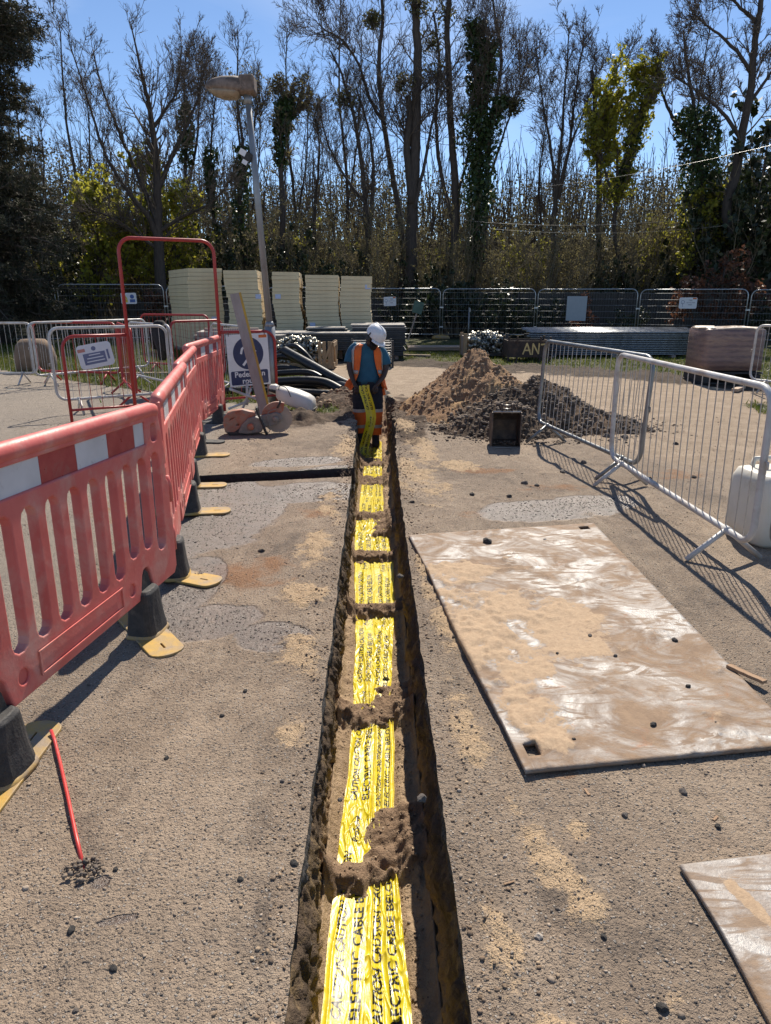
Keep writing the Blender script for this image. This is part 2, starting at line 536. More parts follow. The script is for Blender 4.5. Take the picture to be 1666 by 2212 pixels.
def ground_material():
    t = NT('tarmac and earth')
    big = t.noise(.9, 5, .6); mid = t.noise(7, 5, .65); fine = t.noise(70, 4, .7); grit = t.noise(260, 2, .6)
    c = t.mix(t.ramp(mid, .3, .7), (.315, .240, .176), (.425, .333, .245))
    c = t.mix(t.ramp(big, .38, .66, 0, .85), c, (.215, .168, .128))
    c = t.mix(t.ramp(t.noise(3.1, 7, .72, .8), .52, .66, 0, .6), c, (.42, .335, .25))
    sp = t.noise(2.2, 6, .7, 1.2)
    c = t.mix(t.ramp(sp, .55, .68, 0, .62), c, (.115, .095, .08))
    lane = t.noise(1.1, 6, .7, .6, stretch=(2.6, .5, 1))
    c = t.mix(t.ramp(lane, .50, .64, 0, .5), c, (.47, .37, .275))
    c = t.mix(t.ramp(t.noise(21, 6, .75), .54, .70, 0, .5), c, (.12, .097, .078))
    # pale and dark aggregate chips in the worn surface
    vo = t.n('ShaderNodeTexVoronoi', Scale=95.0); t.l(t.coord(), vo.inputs['Vector'])
    sepc = t.n('ShaderNodeSeparateColor'); t.l(vo.outputs['Color'], sepc.inputs[0])
    chipm = t.ramp(vo.outputs['Distance'], .28, .40, 1, 0)
    c = t.mix(t.math('MULTIPLY', chipm, t.ramp(sepc.outputs[0], .62, .75, 0, .75)), c, (.44, .41, .37))
    c = t.mix(t.math('MULTIPLY', chipm, t.ramp(sepc.outputs[1], .68, .8, 0, .8)), c, (.07, .066, .064))
    # grey tarmac of the road further left
    geo = t.n('ShaderNodeNewGeometry'); sx = t.n('ShaderNodeSeparateXYZ'); t.l(geo.outputs['Position'], sx.inputs[0])
    rd = t.ramp(t.math('ADD', sx.outputs[0], t.math('MULTIPLY', big, .5)), -1.75, -1.15, 1, 0)
    c = t.mix(t.math('MULTIPLY', rd, .75), c, t.mix(t.ramp(fine, .35, .65), (.37, .325, .275), (.27, .235, .2)))
    c = t.mix(t.math('MULTIPLY', t.ramp(t.math('ADD', t.attr('dirt'), t.ramp(mid, .3, .7, -.25, .25)), .3, .7), .92), c,
              t.mix(t.ramp(t.noise(3.2, 7, .72), .36, .64), (.47, .365, .265), (.33, .25, .175)))
    def layer(c, a, col, k=.45, lo=.42, hi=.62, n=mid):
        return t.mix(t.ramp(t.math('ADD', t.attr(a), t.ramp(n, .25, .75, -k, k)), lo, hi), c, col)
    c = layer(c, 'rust', t.mix(t.ramp(fine, .3, .7), (.36, .20, .105), (.25, .155, .10)), .5, .45, .95)
    c = layer(c, 'mud', t.mix(t.ramp(mid, .35, .65), (.125, .092, .066), (.06, .045, .034)), .3)
    c = layer(c, 'soil', t.mix(t.ramp(mid, .35, .65), (.17, .12, .083), (.075, .055, .042)), .3)
    c = layer(c, 'grass', t.mix(t.ramp(mid, .4, .62), (.075, .10, .028), (.12, .095, .055)), .35)
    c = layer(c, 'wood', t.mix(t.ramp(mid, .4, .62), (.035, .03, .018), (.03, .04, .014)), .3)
    clump = t.noise(38, 5, .75)
    c = layer(c, 'sand', t.mix(t.ramp(fine, .3, .7), (.60, .445, .285), (.46, .33, .205)), .75, .38, .85, clump)
    wet = t.ramp(t.math('ADD', t.attr('wet'), t.ramp(mid, .25, .75, -.35, .35)), .35, .75)
    dark = t.n('ShaderNodeMix'); dark.data_type = 'RGBA'; dark.blend_type = 'MULTIPLY'
    t.l(t.math('MULTIPLY', wet, .92), dark.inputs['Factor']); t.l(c, dark.inputs['A']); dark.inputs['B'].default_value = (.30, .26, .25, 1)
    t.color(dark.outputs['Result'])
    t.rough(t.ramp(t.math('ADD', wet, t.ramp(fine, .3, .7, -.1, .1)), 0, .9, .95, .34))
    t.l(t.ramp(wet, 0, 1, .3, .95), t.b.inputs['Specular IOR Level'])
    h = t.math('ADD', t.math('MULTIPLY', fine, 1.0), t.math('MULTIPLY', grit, .45))
    h = t.math('ADD', h, t.math('MULTIPLY', chipm, .35))
    h = t.math('ADD', h, t.math('MULTIPLY', mid, 1.2))
    t.bump(t.math('MULTIPLY', h, t.ramp(wet, .1, .8, 1, .42)), 1.0, .018)
    return t.m
M_GROUND = ground_material()

Vs, Fs, As, off = [], [], {}, 0
for V, F, A in GROUND_PATCHES:
    Vs.append(V); Fs.append(F + off); off += len(V)
    for k, a in A.items(): As.setdefault(k, []).append(a)
ground = link('ground', np_mesh('ground', np.concatenate(Vs), np.concatenate(Fs), M_GROUND, True, {k: np.concatenate(a) for k, a in As.items()}))
tag(ground, kind='structure')

# ------------------------------------------------------------------ trench
def trench_material():
    t = NT('cut trench earth')
    geo = t.n('ShaderNodeNewGeometry'); sx = t.n('ShaderNodeSeparateXYZ'); t.l(geo.outputs['Position'], sx.inputs[0])
    mid = t.noise(16, 6, .7, .5); fine = t.noise(80, 4, .7); st = t.noise(7, 5, .7, 1.0, stretch=(1, 1, .35))
    wall = t.mix(t.ramp(mid, .35, .65), (.15, .108, .075), (.065, .048, .036))
    wall = t.mix(t.ramp(st, .52, .66), wall, (.29, .205, .11))
    wall = t.mix(t.ramp(fine, .64, .72, 0, .7), wall, (.34, .29, .23))
    zz = t.math('ADD', sx.outputs[2], t.ramp(mid, .2, .8, -.035, .035))
    wall = t.mix(t.ramp(zz, -.10, -.07), wall, t.mix(t.ramp(fine, .4, .6), (.045, .042, .04), (.13, .12, .11)))
    wall = t.mix(t.ramp(zz, -.40, -.28, .85, 0), wall, (.36, .25, .15))
    sand = t.mix(t.ramp(t.noise(5, 5, .6), .38, .62), (.40, .285, .18), (.27, .185, .118))
    sand = t.mix(t.ramp(fine, .35, .65, 0, .5), sand, (.48, .36, .235))
    damp = t.mix(t.ramp(mid, .35, .65), (.30, .205, .135), (.20, .135, .09))
    sand = t.mix(t.ramp(t.math('ADD', t.attr('heap'), t.ramp(mid, .3, .7, -.3, .3)), .35, .8), sand, damp)
    t.color(t.mix(t.attr('floor'), wall, sand)).rough(.95)
    t.b.inputs['Specular IOR Level'].default_value = .2
    t.bump(t.math('ADD', t.math('MULTIPLY', mid, 1.4), fine), 1.0, .014)
    return t.m

TL = [(-9, 1.94), (2.13, 2.95), (3.17, 4.15), (4.40, 5.14), (5.41, 6.25), (6.47, 7.44), (7.9, 8.3), (8.86, 9.5)]
TR = [(-9, 2.00), (2.42, 2.92), (3.34, 4.14), (4.40, 5.13), (5.42, 5.72), (6.50, 7.40), (7.92, 8.3), (8.8, 10.2)]
def covered(y, spans):
    c = np.ones_like(y)
    for a, b in spans:
        c = np.minimum(c, 1 - sstep(a - .09, a + .02, y) * (1 - sstep(b - .02, b + .09, y)))
    return c
TY = [.3, 1.49, 2.15, 2.9, 3.2, 4.1, 4.4, 5.15, 5.5, 6.25, 6.5, 7.4, 8.2, 9.9]
LX0 = [-.172, -.168, -.147, -.118, -.12, -.125, -.14, -.166, -.17, -.186, -.158, -.15, -.13, -.12]
LX1 = [-.034, -.036, -.022, -.004, -.02, .002, .0, -.004, -.01, -.035, -.015, -.005, -.01, .0]
RX1 = [.108, .101, .072, .088, .076, .118, .13, .146, .12, .10, .084, .088, .09, .10]
def tz(y): return -.452 + fbm(y * .9, y * 0, 2, 88) * .02

def floor_z(x, y):
    n = fbm(x * 9, y * 9, 4, 91); f = fbm(x * 38, y * 38, 3, 95)
    yy = y + n * .16 + f * .06
    cl = covered(yy, TL); cr = covered(yy, TR)
    mid_x = np.interp(y, TY, LX1)
    w = sstep(-.05, .05, x - mid_x + n * .12)
    c = cl * (1 - w) + cr * w
    e0 = np.interp(y, TY, LX0); e1 = np.interp(y, TY, RX1)
    side = np.maximum(sstep(.012, -.03, x - e0), sstep(.012, -.03, e1 - x))
    hp = np.maximum(c, 0)
    z = tz(y) - .016 + .050 * hp * (1 + n * 1.8) + np.maximum(side, 0) * (.028 + n * .05) + f * (.007 + .028 * hp + .012 * side) + n * .012 * hp
    return z, hp, side

yt = np.concatenate([np.arange(T0, 0.8, .1), np.arange(.8, 5.2, .010), np.arange(5.2, T1, .02), [T1]])
prof = []   # (t) across: wall left, floor, wall right
NW, NF = 44, 56
L = xl(yt); Rr = xr(yt)
bw = np.interp(yt, [0, 7.5, 10, 12.4], [.188, .19, .2, .15]); 
Xs, Ys, Zs, FL, HP = [], [], [], [], []
end = sstep(10.2, 12.2, yt)
for k in range(NW):           # left wall, top to bottom
    s_ = k / NW
    zz = -.445 * s_
    xx = L + (-bw - L) * (s_ ** 1.3)
    rough_ = fbm(yt * 7, yt * 0 + s_ * 3.0, 5, 101, .62) * .085 * min(1, s_ * 4) * (1 if s_ < .9 else .5)
    rough_ = rough_ + fbm(yt * 38, yt * 0 + s_ * 14, 3, 104, .65) * .034 * min(1, s_ * 8)
    undercut = -.028 * math.exp(-((s_ - .3) / .13) ** 2)
    Xs.append(xx + rough_ + undercut); Ys.append(yt); Zs.append(np.where(s_ == 0, -.004, zz) + 0 * yt); FL.append(0 * yt); HP.append(0 * yt)
for k in range(NF + 1):
    u = k / NF
    xx = -bw + 2 * bw * u
    z, hp, side = floor_z(xx, yt)
    edge = min(u, 1 - u)
    z = z + max(0, (.10 - edge) / .10) ** 2 * (.035 + fbm(yt * 12, yt * 0 + u * 5, 3, 111) * .06)
    Xs.append(xx); Ys.append(yt); Zs.append(z); FL.append(np.ones_like(yt)); HP.append(hp)
for k in range(NW - 1, -1, -1):
    s_ = k / NW
    zz = -.445 * s_
    xx = Rr + (bw - Rr) * (s_ ** 1.3)
    rough_ = fbm(yt * 7, yt * 0 + s_ * 3.0, 5, 121, .62) * .085 * min(1, s_ * 4) * (1 if s_ < .9 else .5)
    rough_ = rough_ + fbm(yt * 38, yt * 0 + s_ * 14, 3, 124, .65) * .034 * min(1, s_ * 8)
    undercut = .02 * math.exp(-((s_ - .3) / .13) ** 2)
    Xs.append(xx - rough_ + undercut); Ys.append(yt); Zs.append(np.where(s_ == 0, -.004, zz) + 0 * yt); FL.append(0 * yt); HP.append(0 * yt)
X = np.array(Xs).T; Y = np.array(Ys).T; Z = np.array(Zs).T
gl_ = gheight(L, yt); gr_ = gheight(Rr, yt)
gprof = np.concatenate([np.linspace(1, 0, NW), np.zeros(NF + 1), np.zeros(NW)]); gprof_r = np.concatenate([np.zeros(NW), np.zeros(NF + 1), np.linspace(0, 1, NW)])
Z = Z + gl_[:, None] * gprof[None] + gr_[:, None] * gprof_r[None]
Z = Z * (1 - end[:, None]) + (np.maximum(gl_, gr_)[:, None] - .01) * end[:, None]
nr, nc = X.shape
idx = np.arange(nr * nc).reshape(nr, nc)
F = np.stack([idx[:-1, :-1], idx[:-1, 1:], idx[1:, 1:], idx[1:, :-1]], -1)
# open the left wall where the cross slot meets the trench
fc = (X[:-1, :-1] + X[1:, 1:]) / 2; yc = (Y[:-1, :-1] + Y[1:, 1:]) / 2
kcol = np.arange(nc - 1)[None, :] + 0 * yc
kp = ~((kcol < 15) & (yc > slot_f(-.2)) & (yc < slot_b(-.2)))
M_TRENCH = trench_material()
trench = link('trench', np_mesh('trench', np.stack([X, Y, Z], -1).reshape(-1, 3), F[kp].reshape(-1, 4), M_TRENCH, True,
              dict(floor=np.array(FL).T.ravel(), heap=np.array(HP).T.ravel())))
tag(trench, kind='structure')

# the narrow saw-cut slot running off to the left
xs_ = np.arange(-1.62, -.185, .014)
V, F = [], []
PR = [(0, -.002), (.012, -.04), (.006, -.10), (.014, -.15), (.16, -.165), (.302, -.15), (.318, -.10), (.308, -.04), (.321, -.002)]
for i, x in enumerate(xs_):
    for (d, z) in PR:
        n_ = float(fbm(np.array([x * 22.]), np.array([d * 40 + z * 30]), 3, 131)[0])
        V.append((x, slot_f(x) + d + n_ * (.02 if z < -.01 else 0), z + n_ * (.03 if z < -.01 else 0) + (gz(x, slot_f(x) + d) if z > -.01 else 0)))
k = len(PR)
for i in range(len(xs_) - 1):
    for j in range(k - 1): F.append((i * k + j, (i + 1) * k + j, (i + 1) * k + j + 1, i * k + j + 1))
F2 = [tuple(range(k))]
me = bpy.data.meshes.new('slot'); me.from_pydata(V, [], F + F2)
def slot_mat():
    t = NT('wet saw-cut earth')
    n_ = t.noise(30, 5, .7)
    t.color(t.mix(t.ramp(n_, .35, .65), (.035, .022, .018), (.018, .014, .012))).rough(.6)
    t.bump(n_, .9, .02); return t.m
me.materials.append(slot_mat())
tag(link('slot', me), kind='structure')
me.shade_smooth()

# ------------------------------------------------------------------ loose grit and pebbles
ICO_V = np.array([(0, 0, 1), (.894, 0, .447), (.276, .851, .447), (-.724, .526, .447), (-.724, -.526, .447), (.276, -.851, .447),
                  (.724, .526, -.447), (-.276, .851, -.447), (-.894, 0, -.447), (-.276, -.851, -.447), (.724, -.526, -.447), (0, 0, -1)])
ICO_F = np.array([(0, 1, 2), (0, 2, 3), (0, 3, 4), (0, 4, 5), (0, 5, 1), (1, 6, 2), (2, 7, 3), (3, 8, 4), (4, 9, 5), (5, 10, 1),
                  (2, 6, 7), (3, 7, 8), (4, 8, 9), (5, 9, 10), (1, 10, 6), (6, 11, 7), (7, 11, 8), (8, 11, 9), (9, 11, 10), (10, 11, 6)])
def pebbles(name, P, S, tone, m, rng, flat=.55, wet=None):
    N = len(P)
    jit = 1 + rng.uniform(-.42, .42, (N, 12, 1))
    ax = rng.uniform(.65, 1.25, (N, 1, 3)); ax[:, :, 2] *= flat
    V = ICO_V[None] * jit * ax
    a = rng.uniform(0, 6.28, N); ca, sa = np.cos(a)[:, None], np.sin(a)[:, None]
    V = np.stack([V[..., 0] * ca - V[..., 1] * sa, V[..., 0] * sa + V[..., 1] * ca, V[..., 2]], -1)
    V = V * S[:, None, None] + P[:, None, :]
    F = (ICO_F[None] + (np.arange(N) * 12)[:, None, None]).reshape(-1, 3)
    return np_mesh(name, V.reshape(-1, 3), F, m, False, dict(tone=np.repeat(tone, 12), wet=np.repeat(np.zeros(N) if wet is None else wet, 12)))
def stone_mat(name, a, b, c):
    t = NT(name)
    k = t.mix(t.ramp(t.attr('tone'), 0, .5), a, b); k = t.mix(t.ramp(t.attr('tone'), .5, 1.0), k, c)
    k = t.mix(t.ramp(t.noise(60, 4), .4, .7, 0, .5), k, (.12, .10, .085))
    k = t.mix(t.math('MULTIPLY', t.attr('wet'), .8), k, (.03, .026, .024))
    t.color(k).rough(t.ramp(t.attr('wet'), 0, 1, .9, .22)); t.l(t.ramp(t.attr('wet'), 0, 1, .4, 1), t.b.inputs['Specular IOR Level']); t.bump(t.noise(150, 3), .5, .004); return t.m
M_GRIT = stone_mat('grit', (.11, .09, .075), (.32, .25, .185), (.50, .41, .32))
rng = np.random.default_rng(4)
N = 46000
py_ = .9 + 8.5 * rng.random(N) ** 1.7
px_ = rng.uniform(-1, 1, N) * (1.0 + py_ * .55)
n_ = fbm(px_ * 1.7, py_ * 1.7, 3, 141)
ok = ((px_ < xl(py_) - .012) | (px_ > xr(py_) + .012)) & (rng.random(N) < .62 + n_ * 1.6)
ok &= ~((px_ > -1.62) & (px_ < -.2) & (py_ > slot_f(px_) - .02) & (py_ < slot_b(px_) + .02))
px_, py_ = px_[ok], py_[ok]
S = .0015 + .0034 * rng.random(len(px_)) ** 2.4 + (rng.random(len(px_)) > .992) * .004
S *= np.interp(py_, [0, 3, 9], [1, 1.15, 1.7])
ex = []
for cx_, cy_, rx_, ry_, a_ in WET[:11]:
    k_ = int(rx_ * ry_ * 3500); q_ = rng.normal(0, .55, (k_, 2)); ca_, sa_ = math.cos(R(a_)), math.sin(R(a_))
    ex.append(np.stack([cx_ + q_[:, 0] * rx_ * ca_ - q_[:, 1] * ry_ * sa_, cy_ + q_[:, 0] * rx_ * sa_ + q_[:, 1] * ry_ * ca_], -1))
ex = np.concatenate(ex); ok_ = (ex[:, 0] < xl(ex[:, 1]) - .02) | (ex[:, 0] > xr(ex[:, 1]) + .02)
ok_ &= ~((ex[:, 0] > -1.62) & (ex[:, 0] < -.2) & (ex[:, 1] > slot_f(ex[:, 0]) - .02) & (ex[:, 1] < slot_b(ex[:, 0]) + .02)); ex = ex[ok_]
px_ = np.concatenate([px_, ex[:, 0]]); py_ = np.concatenate([py_, ex[:, 1]]); S = np.concatenate([S, .003 + .004 * rng.random(len(ex)) ** 2])
wt_ = sstep(.3, .7, masks(px_, py_)[0]['wet'])
P = np.stack([px_, py_, gheight(px_, py_) + S * .18], -1)
tag(link('gravel', pebbles('gravel', P, S, rng.random(len(S)), M_GRIT, rng, .62, wt_)), 'loose dark and pale grit strewn over the worn tarmac', 'gravel', kind='stuff')
# crumbs along the trench lips and lumps in the trench
N = 5200
cy = .95 + 10 * rng.random(N) ** 1.5
sd = rng.random(N) < .5
cx = np.where(sd, xl(cy) - np.abs(rng.normal(0, .07, N)) - .004, xr(cy) + np.abs(rng.normal(0, .09, N)) + .004)
S = .0016 + .0055 * rng.random(N) ** 4; S *= np.interp(cy, [0, 3, 10], [1, 1.1, 2.0])
P1 = np.stack([cx, cy, gheight(cx, cy) + S * .3], -1)
fx = rng.uniform(-.18, .18, 6000); fy = .95 + 8.6 * rng.random(6000) ** 1.4
z, hp, side = floor_z(fx, fy); k_ = (hp + side + rng.random(6000) * .5) > .75
fx, fy, z = fx[k_], fy[k_], z[k_]
S2 = .0018 + .006 * rng.random(len(fx)) ** 3
P2 = np.stack([fx, fy, z + S2 * .3], -1)
M_CRUMB = stone_mat('earth crumbs', (.10, .072, .05), (.26, .18, .115), (.42, .31, .2))
tag(link('earth_crumbs', pebbles('earth_crumbs', np.concatenate([P1, P2]), np.concatenate([S, S2]), rng.random(len(S) + len(S2)), M_CRUMB, rng)),
    'crumbs of sand and soil along the trench and over the tape', 'soil', kind='stuff')

# ================================================================== CAUTION TAPE
def glyph_tester():
    """ink(u along, v across) of one printed repeat, period 0.93 m; v 0..0.15 from left to right edge"""
    tris = []
    def put(body, size, u, v, shear=0.0, bold=0.0, align='LEFT', sx=1.0, space=1.0):
        me = text_mesh(body, size, bold, shear, align, space)
        co = [(p.co.x * sx + u, v - p.co.y) for p in me.vertices]
        for p in me.polygons:
            vs_ = list(p.vertices)
            for i in range(1, len(vs_) - 1): tris.append((co[vs_[0]], co[vs_[i]], co[vs_[i + 1]]))
        bpy.data.meshes.remove(me)
    for i in range(3): put('CAUTION', .045, .02 + i * .222, .045, .30, .0013, sx=1.0)
    put('ELECTRIC CABLE BELOW', .048, .02, .103, .0, .0013, sx=1.06, space=1.05)
    put('ProSolve', .040, .79, .070, .2, .0008, 'CENTER', .95)
    for i in range(40):   # ring round the emblem
        a0, a1 = 2 * PI * i / 40, 2 * PI * (i + 1) / 40
        def rg(a, k): return (.79 + math.cos(a) * (.070 * k), .070 + math.sin(a) * (.030 * k))
        q = (rg(a0, 1), rg(a1, 1), rg(a1, .93), rg(a0, .93))
        tris.append((q[0], q[1], q[2])); tris.append((q[0], q[2], q[3]))
    put('CONSTRUCTION PRODUCTS', .0105, .79, .112, 0, .0002, 'CENTER')
    V, F = [], []
    for t in tris:
        b = len(V); V += [Vector((p[0], p[1], 0)) for p in t]; F.append((b, b + 1, b + 2))
    return BVHTree.FromPolygons(V, F)
INK = glyph_tester()
DOWN = Vector((0, 0, -1))
def ink_at(u, v):
    s = 0
    for du, dv in ((-.0008, -.0006), (.0008, .0006)):
        if INK.ray_cast(Vector(((u + du) % .93, v + dv, 1)), DOWN)[0] is not None: s += .5
    return s

def tape_material():
    t = NT('printed yellow polythene')
    ink = t.ramp(t.attr('ink'), .3, .62)
    n = t.noise(9, 4)
    y = t.mix(t.ramp(n, .35, .65), (.80, .66, .025), (.74, .59, .02))
    dust = t.ramp(t.noise(14, 6, .7, .5), .56, .72, 0, .55)
    y = t.mix(dust, y, (.48, .36, .2))
    t.color(t.mix(ink, y, (.012, .012, .014)))
    t.rough(t.ramp(dust, 0, .55, .34, .6))
    t.b.inputs['Specular IOR Level'].default_value = .5
    t.b.inputs['Coat Weight'].default_value = .15
    t.b.inputs['Coat Roughness'].default_value = .08
    tr = t.n('ShaderNodeBsdfTranslucent'); t.l(t.mix(ink, (.8, .6, .02), (.01, .01, .01)), tr.inputs['Color'])
    mx = t.n('ShaderNodeMixShader', Fac=.22); t.l(t.b.outputs[0], mx.inputs[1]); t.l(tr.outputs[0], mx.inputs[2])
    t.l(mx.outputs[0], t.out.inputs['Surface'])
    v = t.n('ShaderNodeTexVoronoi', Scale=15.0); v.feature = 'DISTANCE_TO_EDGE'
    mp = t.n('ShaderNodeMapping'); mp.inputs['Scale'].default_value = (1.6, .5, 1); t.l(t.coord(), mp.inputs['Vector'])
    t.l(mp.outputs[0], v.inputs['Vector'])
    t.bump(t.math('ADD', t.noise(26, 3, .5, 1.5, stretch=(2.2, .7, 1)), t.math('MULTIPLY', t.ramp(v.outputs['Distance'], 0, .12), .5)), .2, .012)
    return t.m
M_TAPE = tape_material()

def tape_strip(name, label, x0s, x1s, y0, y1, u0, seed, lift):
    yy = [y0]
    while yy[-1] < y1: yy.append(yy[-1] + np.interp(yy[-1], [.3, 1.2, 1.25, 3, 5, 10], [.02, .01, .0034, .0042, .008, .014]))
    yy = np.array(yy); nv = 56
    a = np.interp(yy, TY, x0s); b = np.interp(yy, TY, x1s)
    a = a + fbm(yy * 5, yy * 0, 3, seed) * .012; b = b + fbm(yy * 5, yy * 0 + 4, 3, seed + 1) * .014
    v = np.linspace(0, 1, nv)
    W = (b - a)
    slack = np.clip(1 - W / .15, 0, .6)
    X = a[:, None] + W[:, None] * v[None]
    Yg = np.repeat(yy[:, None], nv, 1)
    ridge = (1 - np.abs(vnoise(v[None] * 5.5 + fbm(Yg * 1.4, Yg * 0, 2, seed + 3) * 5, Yg * .9 + 0 * v[None], seed + 5) * 2 - 1)) ** 3
    cr = (1 - np.abs(vnoise(X * 60 + Yg * 14, Yg * 11 - X * 22, seed + 7) * 2 - 1)) ** 4
    crk = sstep(.45, .65, vnoise(Yg * 2.2, 0 * Yg + 1.1, seed + 8))
    Z = tz(yy)[:, None] + lift + ridge * (.006 + .022 * slack[:, None]) * (.35 + 1.2 * vnoise(Yg * 1.6, X * 8, seed + 12)) + cr * crk * .008 + fbm(X * 9, Yg * 3, 2, seed + 9) * .014
    yj = Yg + fbm(X * 12, Yg * 4, 2, seed + 4) * .002
    ink = np.zeros((len(yy), nv))
    for i in range(len(yy)):
        for j in range(nv): ink[i, j] = ink_at(yj[i, j] - u0, v[j] * .15)
    idx = np.arange(len(yy) * nv).reshape(len(yy), nv)
    F = np.stack([idx[:-1, :-1], idx[:-1, 1:], idx[1:, 1:], idx[1:, :-1]], -1).reshape(-1, 4)
    o = link(name, np_mesh(name, np.stack([X, Yg, Z], -1).reshape(-1, 3), F, M_TAPE, True, dict(ink=ink.ravel())))
    return tag(o, label, 'tape', 'printed yellow warning tapes in the trench')

tape_strip('caution_tape', 'yellow electric cable warning tape along the left half of the trench floor', LX0, [x + .012 for x in LX1], .3, 9.75, 1.48 - .93 * 3, 201, .0)
tape_strip('caution_tape', 'yellow electric cable warning tape along the right half of the trench floor', [x - .004 for x in LX1], RX1, .3, 9.9, 1.43 - .93 * 3, 231, .006)

# the loose end hanging from the worker's hands down to the trench floor
path = [(-0.135, 9.3, 0.442), (-0.129, 9.29, 0.364), (-0.093, 9.27, 0.263), (-0.051, 9.24, 0.095), (-0.051, 9.2, -0.035), (-0.095, 9.16, -0.202), (-0.133, 9.1, -0.328), (-0.144, 9, -0.394), (-.13, 8.9, -.425)]
P = [Vector(p) for p in path]
pts = []
for i in range(len(P) - 1):
    a = P[max(i - 1, 0)]; b = P[i]; c = P[i + 1]; d = P[min(i + 2, len(P) - 1)]
    for k in range(22):
        t = k / 22
        pts.append(.5 * ((2 * b) + (c - a) * t + (2 * a - 5 * b + 4 * c - d) * t * t + (3 * b - a - 3 * c + d) * t ** 3))
pts.append(P[-1])
V, ink, u = [], [], 0.0
nv = 34
for i, p in enumerate(pts):
    if i: u += (pts[i] - pts[i - 1]).length
    for j in range(nv):
        s = j / (nv - 1) - .5
        tw = .25 * math.sin(u * 2.2)
        V.append((p.x + s * .135 * math.cos(tw), p.y + s * .135 * math.sin(tw) + .02 * math.cos(s * 5) - .012 * math.sin(u * 9), p.z + .012 * s))
        ink.append(ink_at(1.29 - u, (s + .5) * .15))
n = len(pts)
idx = np.arange(n * nv).reshape(n, nv)
F = np.stack([idx[:-1, :-1], idx[:-1, 1:], idx[1:, 1:], idx[1:, :-1]], -1).reshape(-1, 4)
tag(link('caution_tape', np_mesh('caution_tape', V, F, M_TAPE, True, dict(ink=np.array(ink)))),
    "yellow warning tape hanging in front of the worker's legs", 'tape', 'printed yellow warning tapes in the trench')

# ================================================================== RED ROADWORK BARRIERS
M_RED = simple('faded red plastic', (.62, .145, .125), (.53, .10, .085), .5, scale=5, bump=.1, bscale=60, dirt=(.56, .30, .25), dirt_amt=(.48, .75))
M_STRIP_R = simple('red reflective sheet', (.33, .022, .028), (.40, .05, .05), .35, scale=14, dirt=(.30, .12, .11), dirt_amt=(.55, .75))
M_STRIP_W = simple('white reflective sheet', (.60, .61, .62), (.50, .51, .52), .35, scale=6, dirt=(.24, .22, .2), dirt_amt=(.6, .75))
M_RUBBER = simple('black recycled rubber', (.024, .024, .025), (.045, .043, .042), .7, scale=25, bump=.3, bscale=90, dirt=(.11, .09, .075), dirt_amt=(.58, .78))
M_YEL = simple('dirty yellow plastic', (.50, .30, .05), (.38, .25, .08), .6, scale=12, dirt=(.28, .21, .14), dirt_amt=(.40, .62), bump=.15)

def slot_hole(x, w, z0, z1, n=5):
    P = []
    r = w / 2
    for i in range(n + 1):
        a = R(180 + 180 * i / n); P.append((x + r * math.cos(a), z0 + r + r * math.sin(a)))
    for i in range(n + 1):
        a = R(180 * i / n); P.append((x + r * math.cos(a), z1 - r + r * math.sin(a)))
    return P

def barrier_panel():
    """local X from 0 (far end) to -2.0, Z up from panel bottom .10"""
    outer = [(-.03, .20), (-.005, .23), (-.005, .48), (-.02, .51), (-.02, .68), (-.04, .70), (-.04, .88), (-.075, 1.04), (-.10, 1.055),
             (-1.93, 1.055), (-1.96, 1.04), (-1.96, .72), (-1.985, .70), (-1.985, .48), (-1.96, .46), (-1.96, .20)]
    bot = []
    for fx in (-1.40, -.33):        # arched sockets for the feet
        bot += [(fx - .075, .20), (fx - .045, .31), (fx - .025, .335), (fx, .342), (fx + .025, .335), (fx + .045, .31), (fx + .075, .20)]
    outer = [(-.03, .20)] + outer[1:] + bot
    holes = []
    k = 0
    x = -.140
    while x > -1.90:
        z0 = .355
        if min(abs(x + .33), abs(x + 1.40)) < .09: z0 = .405
        holes.append(slot_hole(x, .098, z0, .862))
        x -= .139
    holes.append(rrect(-1.86, -.20, .900, 1.02, .015))
    holes.append(rrect(-.165, -.09, .90, 1.0, .03))
    for cx in (-.47, -1.26):
        holes.append([(cx + .036 * math.cos(2 * PI * i / 14), .275 + .036 * math.sin(2 * PI * i / 14)) for i in range(14)])
    return outer, holes

